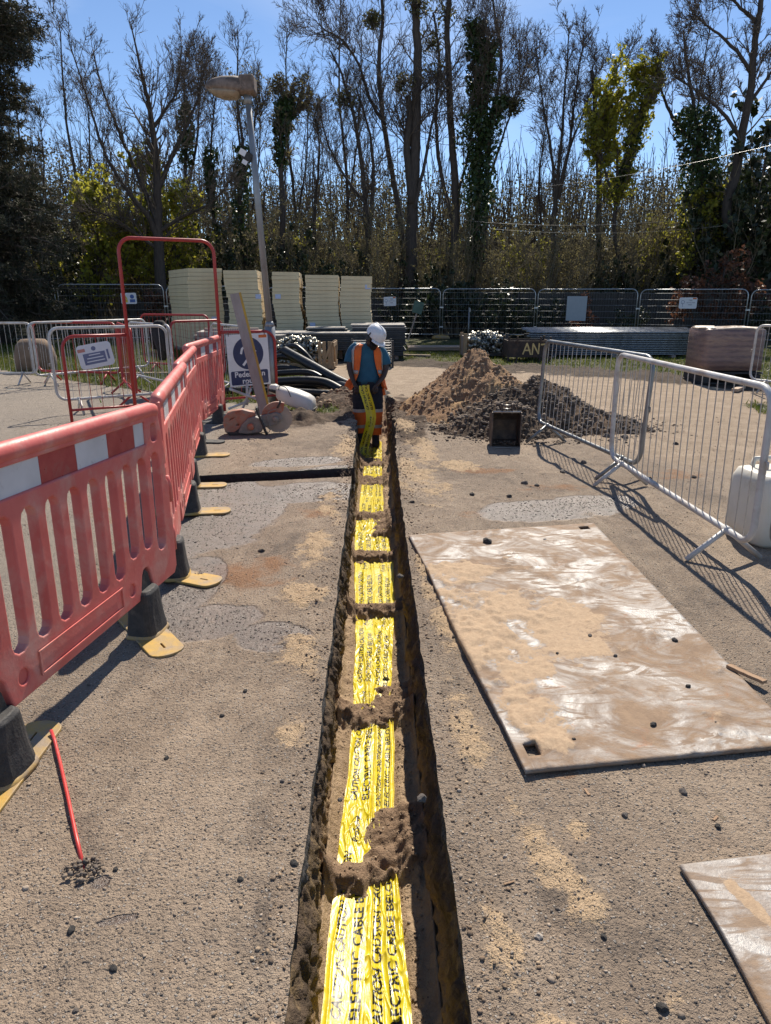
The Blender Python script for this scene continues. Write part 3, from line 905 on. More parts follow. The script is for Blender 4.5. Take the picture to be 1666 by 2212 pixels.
def foot_part(parent, x, y, plate_rot, drop=0.0, black=False):
    """black block with its base plate; x,y local to barrier"""
    mb = MB()
    rings = []
    for z, a, b in ((.0, .098, .080), (.03, .096, .078), (.10, .086, .068), (.215, .074, .060), (.23, .060, .048)):
        rings.append([Vector((x + a * math.copysign(abs(math.cos(t)) ** .6, math.cos(t)), y + b * math.copysign(abs(math.sin(t)) ** .6, math.sin(t)) + (.003 if i % 4 == 0 and .02 < z < .21 else 0), z + .012 - drop)) for i, t in enumerate([2 * PI * j / 28 for j in range(28)])])
    mb.loft(rings)
    mb.prism([(x - .055, .21), (x + .055, .21), (x + .03, .31), (x, .335), (x - .03, .31)], .036, None, (0, y, 0))
    blk = mb.build('foot', M_RUBBER, parent, smooth=False, bevel=.004)
    outl = []
    L_, W_ = .30, .078
    for i in range(9):
        a = R(-90 + 180 * i / 8); outl.append((L_ - .05 + .05 * math.cos(a), W_ * math.sin(a)))
    for i in range(9):
        a = R(90 + 180 * i / 8); outl.append((-L_ + .05 + .05 * math.cos(a), W_ * math.sin(a)))
    holes = [rrect(.17, .23, -.007, .007, .006), rrect(-.23, -.17, -.007, .007, .006)]
    pl = curve_panel('base_plate', outl, holes, .007, .003, M_RUBBER if black else M_YEL, blk)
    pl.data.transform(Matrix.Rotation(R(-90), 4, 'X'))
    pl.data.transform(Matrix.Rotation(R(plate_rot), 4, 'Z'))
    pl.location = (x, y, .009 - drop)
    # raised collar between plate and block
    mb = MB()
    rings = []
    for z, k in ((.0, 1.16), (.010, 1.12), (.022, 1.03)):
        rings.append([Vector((x + .092 * k * math.copysign(abs(math.cos(t)) ** .6, math.cos(t)), y + .075 * k * math.copysign(abs(math.sin(t)) ** .6, math.sin(t)), z + .008 - drop)) for t in [2 * PI * j / 28 for j in range(28)]])
    mb.loft(rings)
    mb.build('collar', M_RUBBER if black else M_YEL, blk, smooth=True)
    return blk

def red_barrier(end, heading, pitch, label, feet, tint=None):
    root = empty('roadwork_barrier', end, 0, label, 'barrier', 'red plastic roadwork barriers beside the trench')
    root.rotation_euler = (0, 0, R(heading))
    o, h = barrier_panel()
    body = curve_panel('panel', o, h, .021, .008, M_RED, root)
    for p in body.data.polygons: p.use_smooth = False
    piv = Matrix.Rotation(R(pitch), 4, 'Y')
    body.matrix_local = piv
    def sub(ob): ob.matrix_local = piv; return ob
    mb = MB(); mb.tube([(-.065, 0, 1.03), (-.085, 0, 1.05), (-.13, 0, 1.057), (-1.0, 0, 1.057), (-1.87, 0, 1.057), (-1.93, 0, 1.05), (-1.95, 0, 1.03)], [.022, .034, .036, .036, .036, .034, .022], 14)
    sub(mb.build('top_rail', M_RED, root, smooth=True))
    # recessed back sheet and reflective strips in it
    mb = MB(); mb.box((-1.025, 0, .957), (1.70, .012, .13)); sub(mb.build('recess_sheet', M_RED, root))
    x = -.30 + .235; k = 1
    while x > -1.85:
        x2 = max(x - .235, -1.855)
        for sy in (-1, 1):
            sub(MB().box(((max(x, -9) + x2) / 2 if x < -.2 else (-.205 + x2) / 2, sy * .0085, .957), (abs(x2 - min(x, -.205)) - .002, .004, .118)).build('reflective_strip', (M_STRIP_R, M_STRIP_W)[k % 2], root))
        x = x2; k += 1
    # stiffening lips round the slots: mid rail and lower rail stand proud
    mb = MB(); mb.tube([(-.16, 0, .885), (-1.9, 0, .885)], .026, 10, flat=.55)
    sub(mb.build('mid_rail', M_RED, root, smooth=True))
    for cx in (-.87,):
        mb = MB()
        for a, b in (((cx - .30, .235), (cx + .30, .235)), ((cx - .30, .325), (cx + .30, .325))):
            for sy in (-1, 1): mb.box(((a[0] + b[0]) / 2, sy * .027, a[1]), (b[0] - a[0], .006, .008))
        for xx in (cx - .30, cx + .30):
            for sy in (-1, 1): mb.box((xx, sy * .027, .28), (.008, .006, .098))
        sub(mb.build('name_panel_rim', M_RED, root))
    for cx in (-.47, -1.26):
        mb = MB(); mb.lathe([(.036, -.012), (.036, .012)], 14, rot(90), (cx, 0, .275)); sub(mb.build('boss', M_RED, root))
    # interlocking pins at the ends
    for (xx, zz) in ((.012, .62), (.012, .36), (-1.985, .78), (-1.985, .33)):
        mb = MB(); mb.tube([(xx, 0, zz - .05), (xx, 0, zz + .05), (xx, 0, zz + .085)], [.022, .022, .014], 10); sub(mb.build('hinge_pin', M_RED, root, smooth=True))
    for i in range(5):
        z = .50
    for s, ang, blk in feet:
        dz = math.sin(R(pitch)) * s * 0
        foot_part(root, -s, 0, ang, 0, blk)
    return root

red_barrier((-1.065, 3.42, 0), 81.3, 1.2, 'large faded red plastic barrier with white and red strips, nearest the camera', [(.33, -135, False), (1.40, 8, False)])
red_barrier((-1.50, 5.58, 0), 100.5, 0, 'red plastic barrier seen edge-on right behind the nearest one', [(.52, -96, False), (1.80, -125, False)])
red_barrier((-1.86, 7.38, 0), 100, 0, 'red plastic barrier seen edge-on by the far side of the cross slot', [(.36, -94, False), (1.58, -96, False)])
red_barrier((-2.03, 9.42, 0), 91.5, 0, 'dull red plastic barrier on black feet in front of the pedestrian route sign', [(.45, 75, True), (1.66, 80, True)])

# ================================================================== TUBULAR CROWD BARRIERS
def galv(name, a, b, dirt=None):
    return simple(name, a, b, .38, 0.55, scale=7, dirt=dirt or (.26, .2, .15), dirt_amt=(.58, .8), bump=.06)
M_GALV = galv('weathered galvanised tube', (.25, .26, .265), (.17, .18, .185))
M_WHITE_T = simple('white painted tube', (.56, .55, .53), (.45, .43, .41), .4, 0.0, scale=6, dirt=(.30, .23, .17), dirt_amt=(.50, .75))
M_RED_T = simple('red painted tube', (.42, .035, .03), (.33, .028, .028), .4, scale=6, dirt=(.22, .09, .07), dirt_amt=(.6, .8))
M_ZINC = simple('bright zinc wire', (.48, .47, .45), (.36, .34, .32), .4, .4, scale=30)

def frame_pts(L_, z0, z1, r=.12, n=5):
    P = []
    for cx, cz, a0 in ((L_ - r, z0 + r, -90), (L_ - r, z1 - r, 0), (r, z1 - r, 90), (r, z0 + r, 180)):
        for i in range(n + 1):
            a = R(a0 + 90 * i / n); P.append((cx + r * math.cos(a), 0, cz + r * math.sin(a)))
    return P
BAR_MESH = {}
def crowd_barrier(a, b, label, mt, mbar=None, h=1.10, lean=0.0, group='tubular crowd barriers', bar_n=None, legs=True, tz0=0.0):
    a = Vector(a); b = Vector(b); d = b - a
    L_ = math.hypot(d.x, d.y)
    root = empty('crowd_barrier', (a.x, a.y, tz0 + gz(a.x, a.y) * .5), math.atan2(d.y, d.x), label, 'barrier', group)
    root.rotation_euler = (R(lean), 0, math.atan2(d.y, d.x))
    mb = MB(); mb.tube(frame_pts(L_, .20, h), .0205, 10, closed=True)
    mb.build('frame', mt, root, smooth=True)
    n = bar_n or int(L_ / .105)
    key = (round(h, 2), (mbar or mt).name)
    if key not in BAR_MESH:
        BAR_MESH[key] = MB().tube([(0, 0, .205), (0, 0, .5), (0, 0, .85), (0, 0, h - .005)], .0034, 6, caps=False).mesh('bar', mbar or mt, True)
    for i in range(n):
        o = link('bar', BAR_MESH[key], None, root)
        o.location = ((i + 1) * L_ / (n + 1), 0, 0)
        rr = random.Random(i * 7 + int(L_ * 1000)); o.rotation_euler = (0, rr.uniform(-.006, .006), 0)
    if legs:
        for s in (.28, L_ - .28):
            mb = MB()
            for sy in (-1, 1): mb.tube([(s, 0, .205), (s, sy * .235, .012)], .017, 8)
            mb.tube([(s - .03, 0, .2), (s + .03, 0, .2)], .026, 8)
            mb.build('leg', mt, root, smooth=True)
    for s in (.0, L_):
        mb = MB(); e = -1 if s == 0 else 1
        mb.tube([(s + e * .015, 0, .70), (s + e * .045, 0, .70), (s + e * .045, 0, .66)], .006, 6); mb.build('hook', mt, root, smooth=True)
    return root

crowd_barrier((2.18, 3.74, 0), (2.12, 6.06, 0), 'white tubular crowd barrier nearest the camera, right of the steel plate', M_WHITE_T, M_ZINC, lean=-1.2)
crowd_barrier((2.24, 5.72, 0), (1.87, 7.90, 0), 'grey galvanised crowd barrier in front of the dark soil heap', M_GALV, M_ZINC, lean=2)
crowd_barrier((2.24, 3.66, 0), (3.4, 1.9, 0), 'grey galvanised crowd barrier cut off by the right edge of the picture', M_GALV, M_ZINC)
crowd_barrier((6.46, 12.0, 0), (7.6, 10.3, 0), 'white crowd barrier beside the wrapped brick pallet', M_WHITE_T)
# left side, by the footpath
crowd_barrier((-4.36, 9.66, 0), (-3.02, 10.45, 0), 'white crowd barrier standing behind the left wing of the red arch', M_WHITE_T, h=1.16)
crowd_barrier((-4.62, 14.6, 0), (-6.1, 12.75, 0), 'white crowd barrier beyond the red arch, its corner hooked to a red one', M_WHITE_T, h=1.12)
crowd_barrier((-4.40, 12.95, 0), (-3.28, 11.55, 0), 'white crowd barrier with a black jacket hung on it', M_WHITE_T, h=1.12)
crowd_barrier((-6.42, 13.6, 0), (-4.72, 13.2, 0), 'red crowd barrier at the left, on the grass verge edge', M_RED_T, M_ZINC, h=1.10)
crowd_barrier((-7.75, 13.2, 0), (-6.25, 13.2, 0), 'white crowd barrier at the left edge of the picture', M_WHITE_T, h=1.10)
crowd_barrier((-4.30, 12.1, 0), (-3.45, 10.2, 0), 'red crowd barrier seen steeply from its end behind the arch', M_RED_T, M_RED_T, h=1.14)
crowd_barrier((-3.42, 12.1, 0), (-2.72, 12.9, 0), 'red crowd barrier in front of the pallet of pale slabs', M_RED_T, M_RED_T, h=1.16)
crowd_barrier((-4.9, 15.2, 0), (-3.35, 14.6, 0), 'red crowd barrier standing farther back on the grass', M_RED_T, h=1.20)
crowd_barrier((-3.0, 12.55, 0), (-2.25, 11.3, 0), 'white crowd barrier tilted beside the foot of the red arch', M_WHITE_T, h=1.12, lean=-9)

# ================================================================== RED ARCH WITH WINGS
arch = empty('pedestrian_arch', (-3.22, 9.42, 0), 0, 'tall red tubular arch with a mesh wing on either side', 'arch')
A0 = Vector((-3.90, 8.96, 0)); A1 = Vector((-1.44, 10.36, 0)); base = Vector((-3.22, 9.42, 0))
dv = (A1 - A0).normalized()
def on(s, z): p = A0 + dv * s; return (p.x - base.x, p.y - base.y, z)
tot = (A1 - A0).length
s1 = .80; s2 = 2.02
def hoop(sa, sb, zt, r, n=6, z0=0.0):
    P = [on(sa, z0)]
    for i in range(n + 1):
        a = R(180 - 90 * i / n); P.append(on(sa + r + r * math.cos(a), zt - r + r * math.sin(a)))
    for i in range(n + 1):
        a = R(90 - 90 * i / n); P.append(on(sb - r + r * math.cos(a), zt - r + r * math.sin(a)))
    P.append(on(sb, z0)); return P
MB().tube(hoop(s1, s2, 2.27, .17), .023, 10).build('hoop', M_RED_T, arch, smooth=True)
for (sa, sb, nm) in ((0.0, s1, 'left'), (s2, tot, 'right')):
    P = []
    r = .16
    inner, outer_ = (sb, sa) if nm == 'left' else (sa, sb)
    e = 1 if outer_ > inner else -1
    P = [on(inner, 1.09)]
    for i in range(7):
        a = R(90 - 90 * i / 6); P.append(on(outer_ - e * r + e * r * math.cos(a), 1.09 - r + r * math.sin(a)))
    P.append(on(outer_, 0.0))
    w = MB().tube(P, .020, 10).build('wing_frame', M_RED_T, arch, smooth=True)
    MB().tube([on(inner, .17), on(outer_, .17)], .016, 8).build('wing_rail', M_RED_T, arch, smooth=True)
    k = 6
    for i in range(1, k):
        s = inner + (outer_ - inner) * i / k
        MB().tube([on(s, .17), on(s, 1.07)], .004, 5).build('wing_bar', M_RED_T, arch)

# signs tied to the arch
M_SIGNW = simple('white sign board', (.72, .72, .74), (.66, .66, .68), .3, scale=4, dirt=(.5, .46, .42), dirt_amt=(.66, .8))
M_NAVY = simple('navy print', (.012, .02, .085), (.02, .03, .10), .35, scale=10)
M_ORANGE_P = simple('orange print', (.75, .16, .02), None, .4)
M_GREYBLUE = simple('grey blue print', (.13, .15, .26), (.16, .18, .28), .5)
M_SIGNWHITE_INK = simple('white print', (.72, .72, .74), (.7, .7, .72), .35)
def local_frame(origin, ux):
    ux = Vector(ux).normalized(); uz = Vector((0, 0, 1)); uy = uz.cross(ux)
    m = Matrix((ux, uy, uz)).transposed().to_4x4(); m.translation = Vector(origin); return m
def sign_root(name, label, origin, dirv, roll=0.0, tilt=0.0, cat='sign', group=None):
    o = empty(name, origin, math.atan2(dirv[1], dirv[0]), label, cat, group)
    o.rotation_euler = (R(tilt), R(roll), math.atan2(dirv[1], dirv[0])); return o
# pedestrian route board: local X to the right, front towards -Y
c_ = A0 + dv * (s2 + .40)
ped = sign_root('pedestrian_sign', 'white pedestrian route board with navy walking figure on the arch wing', (c_.x + dv.y * .035, c_.y - dv.x * .035, .34), dv, -1.5)
curve_panel('board', rrect(-.305, .305, 0, .72, .012), [], .003, .001, M_SIGNW, ped)
def disc(cx, cz, rad, n=36): return [(cx + rad * math.cos(2 * PI * i / n), cz + rad * math.sin(2 * PI * i / n)) for i in range(n)]
def flat(name, poly, m, par, y): 
    mb = MB(); mb.prism(poly, .0016, None, (0, y, 0)); return mb.build(name, m, par)
flat('blue_disc', disc(0.0, .455, .225), M_NAVY, ped, -.0042)
flat('text_panel', rrect(-.28, .275, .02, .215, .02), M_NAVY, ped, -.0042)
text_part('lettering', 'Pedestrian', .108, M_SIGNWHITE_INK, ped, (0, -.0062, .163), bold=.0025)
text_part('lettering', 'route', .108, M_SIGNWHITE_INK, ped, (0, -.0062, .070), bold=.0025)
flat('corner_mark', [(.17, .66), (.29, .66), (.29, .70), (.17, .70)], M_ORANGE_P, ped, -.0042)
fig = MB()
def bar2(pts, w):
    fig.tube([(p[0], -.0062, p[1]) for p in pts], w, 8, flat=.12)
bar2([(.03, .62), (.03, .60)], .03)
bar2([(-.11, .45), (-.09, .52), (-.03, .565), (.02, .57)], .016)
bar2([(.015, .57), (.0, .47), (.01, .42)], .022)
bar2([(.0, .43), (-.03, .36), (-.09, .29)], .017); bar2([(.01, .43), (.05, .37), (.10, .29)], .017)
bar2([(.02, .56), (.07, .52), (.11, .47)], .015)
fig.build('walking_figure', M_SIGNWHITE_INK, ped)
for xx in (-.27, .26):
    MB().tube([(xx, -.01, .70), (xx, .0, .745), (xx, .05, .77)], .004, 6).build('cable_tie', M_RUBBER, ped)
# paper notice on the left wing
c_ = A0 + dv * .40
pap = sign_root('paper_notice', 'crooked laminated white notice on the left wing of the arch', (c_.x + dv.y * .03, c_.y - dv.x * .03, .70), dv, -9)
curve_panel('sheet', rrect(-.21, .21, 0, .30, .05), [], .002, .0008, M_SIGNW, pap)
flat('print_block', [(-.15, .05), (.12, .05), (.12, .19), (-.15, .19)], M_GREYBLUE, pap, -.003)
for i, w in enumerate((.14, .2, .22)): flat('print_line', [(-w / 2 - .01, .16 - i * .04), (w / 2 - .01, .16 - i * .04), (w / 2 - .01, .172 - i * .04), (-w / 2 - .01, .172 - i * .04)], M_SIGNWHITE_INK, pap, -.0045)
flat('corner_mark', [(-.2, .215), (-.11, .215), (-.11, .255), (-.2, .255)], simple('pale red print', (.6, .25, .2)), pap, -.003)
flat('roundel', disc(-.005, .24, .028, 16), M_GREYBLUE, pap, -.003)
flat('side_block', [(.14, .08), (.165, .08), (.165, .2), (.14, .2)], M_GREYBLUE, pap, -.003)

# leaning plank
M_PLANK = simple('weathered pink board', (.40, .315, .27), (.33, .25, .21), .75, scale=3, stretch=(6, 6, .4), bump=.3, bscale=30)
M_PLANK_Y = simple('yellow plank edge', (.58, .33, .03), (.48, .27, .05), .6, scale=5)
pl = empty('leaning_plank', (-1.46, 9.28, 0), 0, 'long pale plank with a yellow edge leaning on the pedestrian sign', 'plank')
p0 = Vector((0, 0, .01)); p1 = Vector((-.40, .45, 1.60)); ax = (p1 - p0).normalized(); sx = Vector((1, .15, 0)); sx = (sx - ax * sx.dot(ax)).normalized(); ny = ax.cross(sx)
m3 = Matrix((sx, ny, ax)).transposed()
MB().box(tuple((p0 + p1) / 2), (.118, .030, (p1 - p0).length), m3).build('board', M_PLANK, pl, bevel=.002)
MB().box(tuple((p0 + p1) / 2 + sx * .0745), (.030, .0305, (p1 - p0).length), m3).build('painted_edge', M_PLANK_Y, pl, bevel=.002)

# black jacket hung on the white barrier
M_CLOTH = simple('black cloth', (.012, .012, .014), (.02, .02, .022), .9, scale=20, bump=.4, bscale=35)
jk = MB()
rings = []
for i, (z, w, d, ox) in enumerate([(1.19, .09, .05, 0), (1.16, .14, .075, 0), (1.05, .19, .10, .01), (.92, .20, .11, .02), (.80, .17, .10, .05), (.68, .11, .07, .03), (.58, .06, .05, .0)]):
    rings.append([Vector((ox + w * math.cos(t) * (1 + .12 * math.sin(3 * t + i)), d * math.sin(t) * (1 + .2 * math.sin(5 * t + 2 * i)), z + .03 * math.sin(4 * t) * (i > 3))) for t in [2 * PI * k / 18 for k in range(18)]])
jk.loft(rings)
for sx_ in (-1, 1):
    jk.tube([(sx_ * .13, 0, 1.1), (sx_ * .23, -.03, .92), (sx_ * .22, -.02, .72)], [.06, .055, .045], 10)
j = jk.build('hung_jacket', M_CLOTH, None, smooth=True)
j.location = (-3.50, 11.78, .0); j.rotation_euler = (0, 0, R(-50))
tag(j, 'black jacket slung over the white crowd barrier', 'jacket')

# ================================================================== LAMP POST
M_POST = simple('dull galvanised post', (.30, .32, .335), (.22, .235, .25), .45, .5, scale=4, stretch=(3, 3, .6), dirt=(.18, .15, .12), dirt_amt=(.55, .8))
M_LAMPBODY = simple('weathered lamp housing', (.25, .19, .155), (.12, .088, .07), .7, scale=9, dirt=(.045, .035, .03), dirt_amt=(.5, .68))
M_GLASSY = simple('clouded lamp bowl', (.30, .24, .17), (.22, .17, .12), .3, scale=9)
lp = empty('street_lamp', (-1.51, 10.42, 0), 0, 'slim grey street lamp post with a brown hooded lantern', 'street lamp')
MB().tube([(0, 0, 0), (0, 0, 1.15)], .078, 16).build('base_sleeve', M_POST, lp, smooth=True)
MB().tube([(0, 0, 1.15), (-.004, 0, 1.22)], [.078, .048], 16).build('shoulder', M_POST, lp, smooth=True)
MB().tube([(-.004, 0, 1.21), (-.09, 0, 3.0), (-.15, .01, 4.13)], [.048, .044, .040], 14).build('shaft', M_POST, lp, smooth=True)
def lantern_ring(x, hw, zt, zb):
    return [Vector((x, hw * math.cos(t), (zt if math.sin(t) > 0 else -zb) * abs(math.sin(t)) ** .75)) for t in [2 * PI * k / 18 for k in range(18)]]
hd = MB(); hd.loft([lantern_ring(x, w, a, b) for x, w, a, b in ((-.56, .010, .012, .008), (-.53, .09, .055, .03), (-.45, .14, .105, .045), (-.32, .165, .145, .055), (-.18, .165, .158, .06), (-.05, .145, .150, .06), (.035, .12, .14, .06), (.05, .11, .13, .05))])
h_ = hd.build('lantern_hood', M_LAMPBODY, lp, smooth=True); h_.location = (-.14, 0, 4.155); h_.rotation_euler = (0, R(4), 0)
bw_ = MB(); bw_.loft([lantern_ring(x, w, .0, b) for x, w, b in ((-.51, .06, .03), (-.43, .125, .08), (-.31, .15, .11), (-.16, .145, .10), (-.10, .12, .06))])
b_ = bw_.build('lantern_bowl', M_GLASSY, lp, smooth=True); b_.location = (-.14, 0, 4.135); b_.rotation_euler = (0, R(4), 0)
MB().box((-.135, 0, 4.215), (.20, .29, .20)).build('gear_box', M_LAMPBODY, lp, bevel=.03, seg=3)
MB().tube([(-.15, 0, 4.0), (-.15, 0, 4.1)], .052, 14).build('spigot', M_POST, lp, smooth=True)
cm = MB(); cm.box((-.19, -.03, 3.37), (.13, .09, .10), rot(0, 25, 0)); cm.tube([(-.12, 0, 3.33), (-.19, -.02, 3.35)], .018, 8)
c_ = cm.build('camera_box', M_RUBBER, lp, bevel=.006)
MB().box((-.24, -.07, 3.41), (.09, .012, .075), rot(0, 30, 0)).build('lens_plate', M_SIGNW, c_)
MB().box((-.22, -.07, 3.29), (.07, .012, .055), rot(0, 30, 0)).build('lens_plate', M_SIGNW, c_)

# ================================================================== STEEL ROAD PLATES
def plate_mat():
    t = NT('muddy steel plate')
    a = t.noise(2.6, 7, .68, 1.3); b = t.noise(9, 6, .7, .8); c_ = t.noise(60, 4, .7); sw = t.noise(3.2, 5, .6, 3.5, stretch=(.7, 2.2, 1))
    steel = t.mix(t.ramp(b, .35, .65), (.25, .235, .22), (.34, .325, .31))
    rust = t.mix(t.ramp(c_, .35, .65), (.32, .165, .085), (.235, .125, .07))
    mud = t.mix(t.ramp(b, .35, .65), (.29, .20, .128), (.20, .135, .088))
    k = t.ramp(a, .38, .58)
    col = t.mix(k, steel, mud)
    col = t.mix(t.ramp(sw, .50, .60, 0, .8), col, mud)
    col = t.mix(t.ramp(t.noise(5, 6, .7, 2.0), .60, .70, 0, .8), col, rust)
    col = t.mix(t.ramp(t.math('ADD', t.attr('sand'), t.ramp(c_, .3, .7, -.3, .3)), .4, .65), col, t.mix(t.ramp(c_, .3, .7), (.46, .335, .215), (.33, .23, .148)))
    t.color(col)
    cov = t.math('MAXIMUM', t.math('MAXIMUM', k, t.ramp(sw, .5, .6)), t.ramp(t.attr('sand'), .3, .6))
    t.rough(t.ramp(cov, 0, 1, .46, .92)); t.metal(t.ramp(cov, 0, 1, .12, 0))
    t.bump(t.math('ADD', t.math('MULTIPLY', b, .8), c_), .55, .006)
    return t.m
M_PLATE = plate_mat()
def road_plate(corners, hole_uv, label, sands, th=.014, lift=.010):
    """corners: near-left, near-right, far-right, far-left in world XY"""
    A, B, C_, D_ = [Vector((p[0], p[1], 0)) for p in corners]
    def P(u, v): return (A * (1 - u) + B * u) * (1 - v) + (D_ * (1 - u) + C_ * u) * v
    nu, nv = 110, 170
    U, Vv = np.meshgrid(np.linspace(0, 1, nu), np.linspace(0, 1, nv))
    X = (A.x * (1 - U) + B.x * U) * (1 - Vv) + (D_.x * (1 - U) + C_.x * U) * Vv
    Y = (A.y * (1 - U) + B.y * U) * (1 - Vv) + (D_.y * (1 - U) + C_.y * U) * Vv
    wob = .006 * np.sin(Vv * 9 + 1) * (U < .001)
    X = X + wob
    sd = np.zeros_like(X); hh = np.zeros_like(X)
    n1 = fbm(X * 6, Y * 6, 4, 301); n3 = fbm(X * 30, Y * 30, 3, 305)
    for cx, cy, rx, ry, a, h in sands:
        e = np.clip(ell(X, Y, cx, cy, rx * .7, ry * .7, a, 1.0) * 1.3 + n1 * 2.2 + n3 * 1.3 - .42, 0, 1)
        sd = np.maximum(sd, e); hh = np.maximum(hh, e * h * (1 + n3 * 1.6))
    Z = lift + th + hh
    inside = np.zeros(U.shape, bool)
    idx = np.arange(nu * nv).reshape(nv, nu)
    F = np.stack([idx[:-1, :-1], idx[:-1, 1:], idx[1:, 1:], idx[1:, :-1]], -1)
    uc = (U[:-1, :-1] + U[1:, 1:]) / 2; vc = (Vv[:-1, :-1] + Vv[1:, 1:]) / 2
    kp = np.ones(uc.shape, bool)
    for (u0, u1, v0, v1) in hole_uv:
        # snap lattice to the slot
        for arr, lo, hi in ((U, u0, u1),): pass
        kp &= ~((uc > u0) & (uc < u1) & (vc > v0) & (vc < v1))
    top = np.stack([X, Y, Z], -1).reshape(-1, 3)
    n = len(top)
    bot = top.copy(); bot[:, 2] = lift
    Ft = F[kp].reshape(-1, 4)
    # walls along the outside and round the lifting holes
    ed = {}
    for q in Ft:
        for i in range(4):
            e = (int(q[i]), int(q[(i + 1) % 4])); r_ = (e[1], e[0])
            if r_ in ed: del ed[r_]
            else: ed[e] = 1
    Wl = np.array([(e[1], e[0], e[0] + n, e[1] + n) for e in ed])
    F_all = np.concatenate([Ft, Wl, Ft[:, ::-1] + n])
    root = link('road_plate', np_mesh('road_plate', np.concatenate([top, bot]), F_all, M_PLATE, False, dict(sand=np.concatenate([sd.ravel(), sd.ravel()]))))
    return tag(root, label, 'steel plate', 'steel road plates')
road_plate([(0.509, 1.993, 0.03), (1.544, 2.122, 0.03), (1.674, 4.553, 0.03), (0.216, 4.401, 0.03)][:0] or [(.508, 2.0), (1.56, 2.135), (1.565, 4.70), (.232, 4.46)],
           [(.035, .085, .028, .062), (.90, .955, .955, .978)], 'large muddy steel road plate with lifting holes lying right of the trench',
           [(.47, 3.1, .16, .55, 0, .016), (.72, 3.35, .3, .22, 20, .010), (.62, 2.35, .13, .25, 0, .010), (.5, 3.75, .2, .2, 0, .012), (.95, 3.1, .2, .35, 0, .003), (.62, 2.75, .16, .2, 0, .006)])
road_plate([(.90, .75), (1.9, .70), (1.95, 1.72), (.872, 1.585)], [], 'smaller grey steel road plate at the bottom right corner', [(1.0, 1.45, .02, .08, 20, .0015)])

# ------------------------------------------------------------------ stones and scraps one can pick out
M_STONE = simple('grey brown stone', (.16, .135, .115), (.09, .078, .07), .85, scale=30, bump=.5, bscale=80)
M_STONE_D = simple('dark tarmac lump', (.04, .037, .035), (.075, .068, .06), .9, scale=40, bump=.6, bscale=90)
M_STONE_L = simple('pale flint', (.42, .37, .31), (.34, .29, .24), .75, scale=30, bump=.3)
def stone_mesh(name, seed, m):
    rg = np.random.default_rng(seed)
    bm = bmesh.new(); bmesh.ops.create_icosphere(bm, subdivisions=2, radius=1)
    for v in bm.verts:
        n = fbm(np.array([v.co.x * 1.6 + seed]), np.array([v.co.y * 1.6 + v.co.z]), 3, seed)[0]
        v.co *= 1 + n * 1.1; v.co.z *= .72; v.co.x *= 1.15
        v.co.z = max(v.co.z, -.4)
    me = bpy.data.meshes.new(name); bm.to_mesh(me); bm.free(); me.materials.append(m); return me
ST = [stone_mesh('stone', s, m) for s, m in ((1, M_STONE), (2, M_STONE_D), (3, M_STONE), (4, M_STONE_D), (5, M_STONE_L))]
def stone(p, r, k, label, z=None, group='loose stones on the ground'):
    o = link('stone', ST[k % 5]); o.location = (p[0], p[1], (gz(p[0], p[1]) if z is None else z) + r * .28)
    o.scale = (r, r, r); o.rotation_euler = (0, 0, (p[0] * 37 + p[1] * 11) % 6.28)
    return tag(o, label, 'stone', group)
PZ = .025
for (px, r, k, lab) in [((0.740, 4.305, 0.035), .030, 3, 'dark angular lump near the far edge of the large steel plate'),
        ((1.133, 4.344, 0.035), .010, 4, 'pale pebble on the far end of the large steel plate'),
        ((1.410, 2.923, 0.035), .014, 1, 'dark stone in the middle right of the large steel plate'),
        ((1.082, 2.783, 0.035), .009, 0, 'small stone at the centre of the large steel plate'),
        ((1.025, 2.976, 0.035), .010, 2, 'small stone left of centre on the large steel plate'),
        ((1.300, 2.525, 0.035), .011, 1, 'dark pebble left of the timber scrap on the steel plate'),
        ((1.051, 2.257, 0.035), .012, 3, 'dark stone near the close edge of the large steel plate'),
        ((1.294, 2.262, 0.035), .008, 1, 'dark pebble toward the right close edge of the large steel plate'),
        ((0.827, 2.808, 0.035), .009, 1, 'dark pebble on sand at the left of the steel plate'),
        ((0.725, 2.172, 0.035), .007, 3, 'dark crumb by the near edge of the large plate')]:
    stone(px, r, k, lab, PZ, 'stones lying on the steel plate')
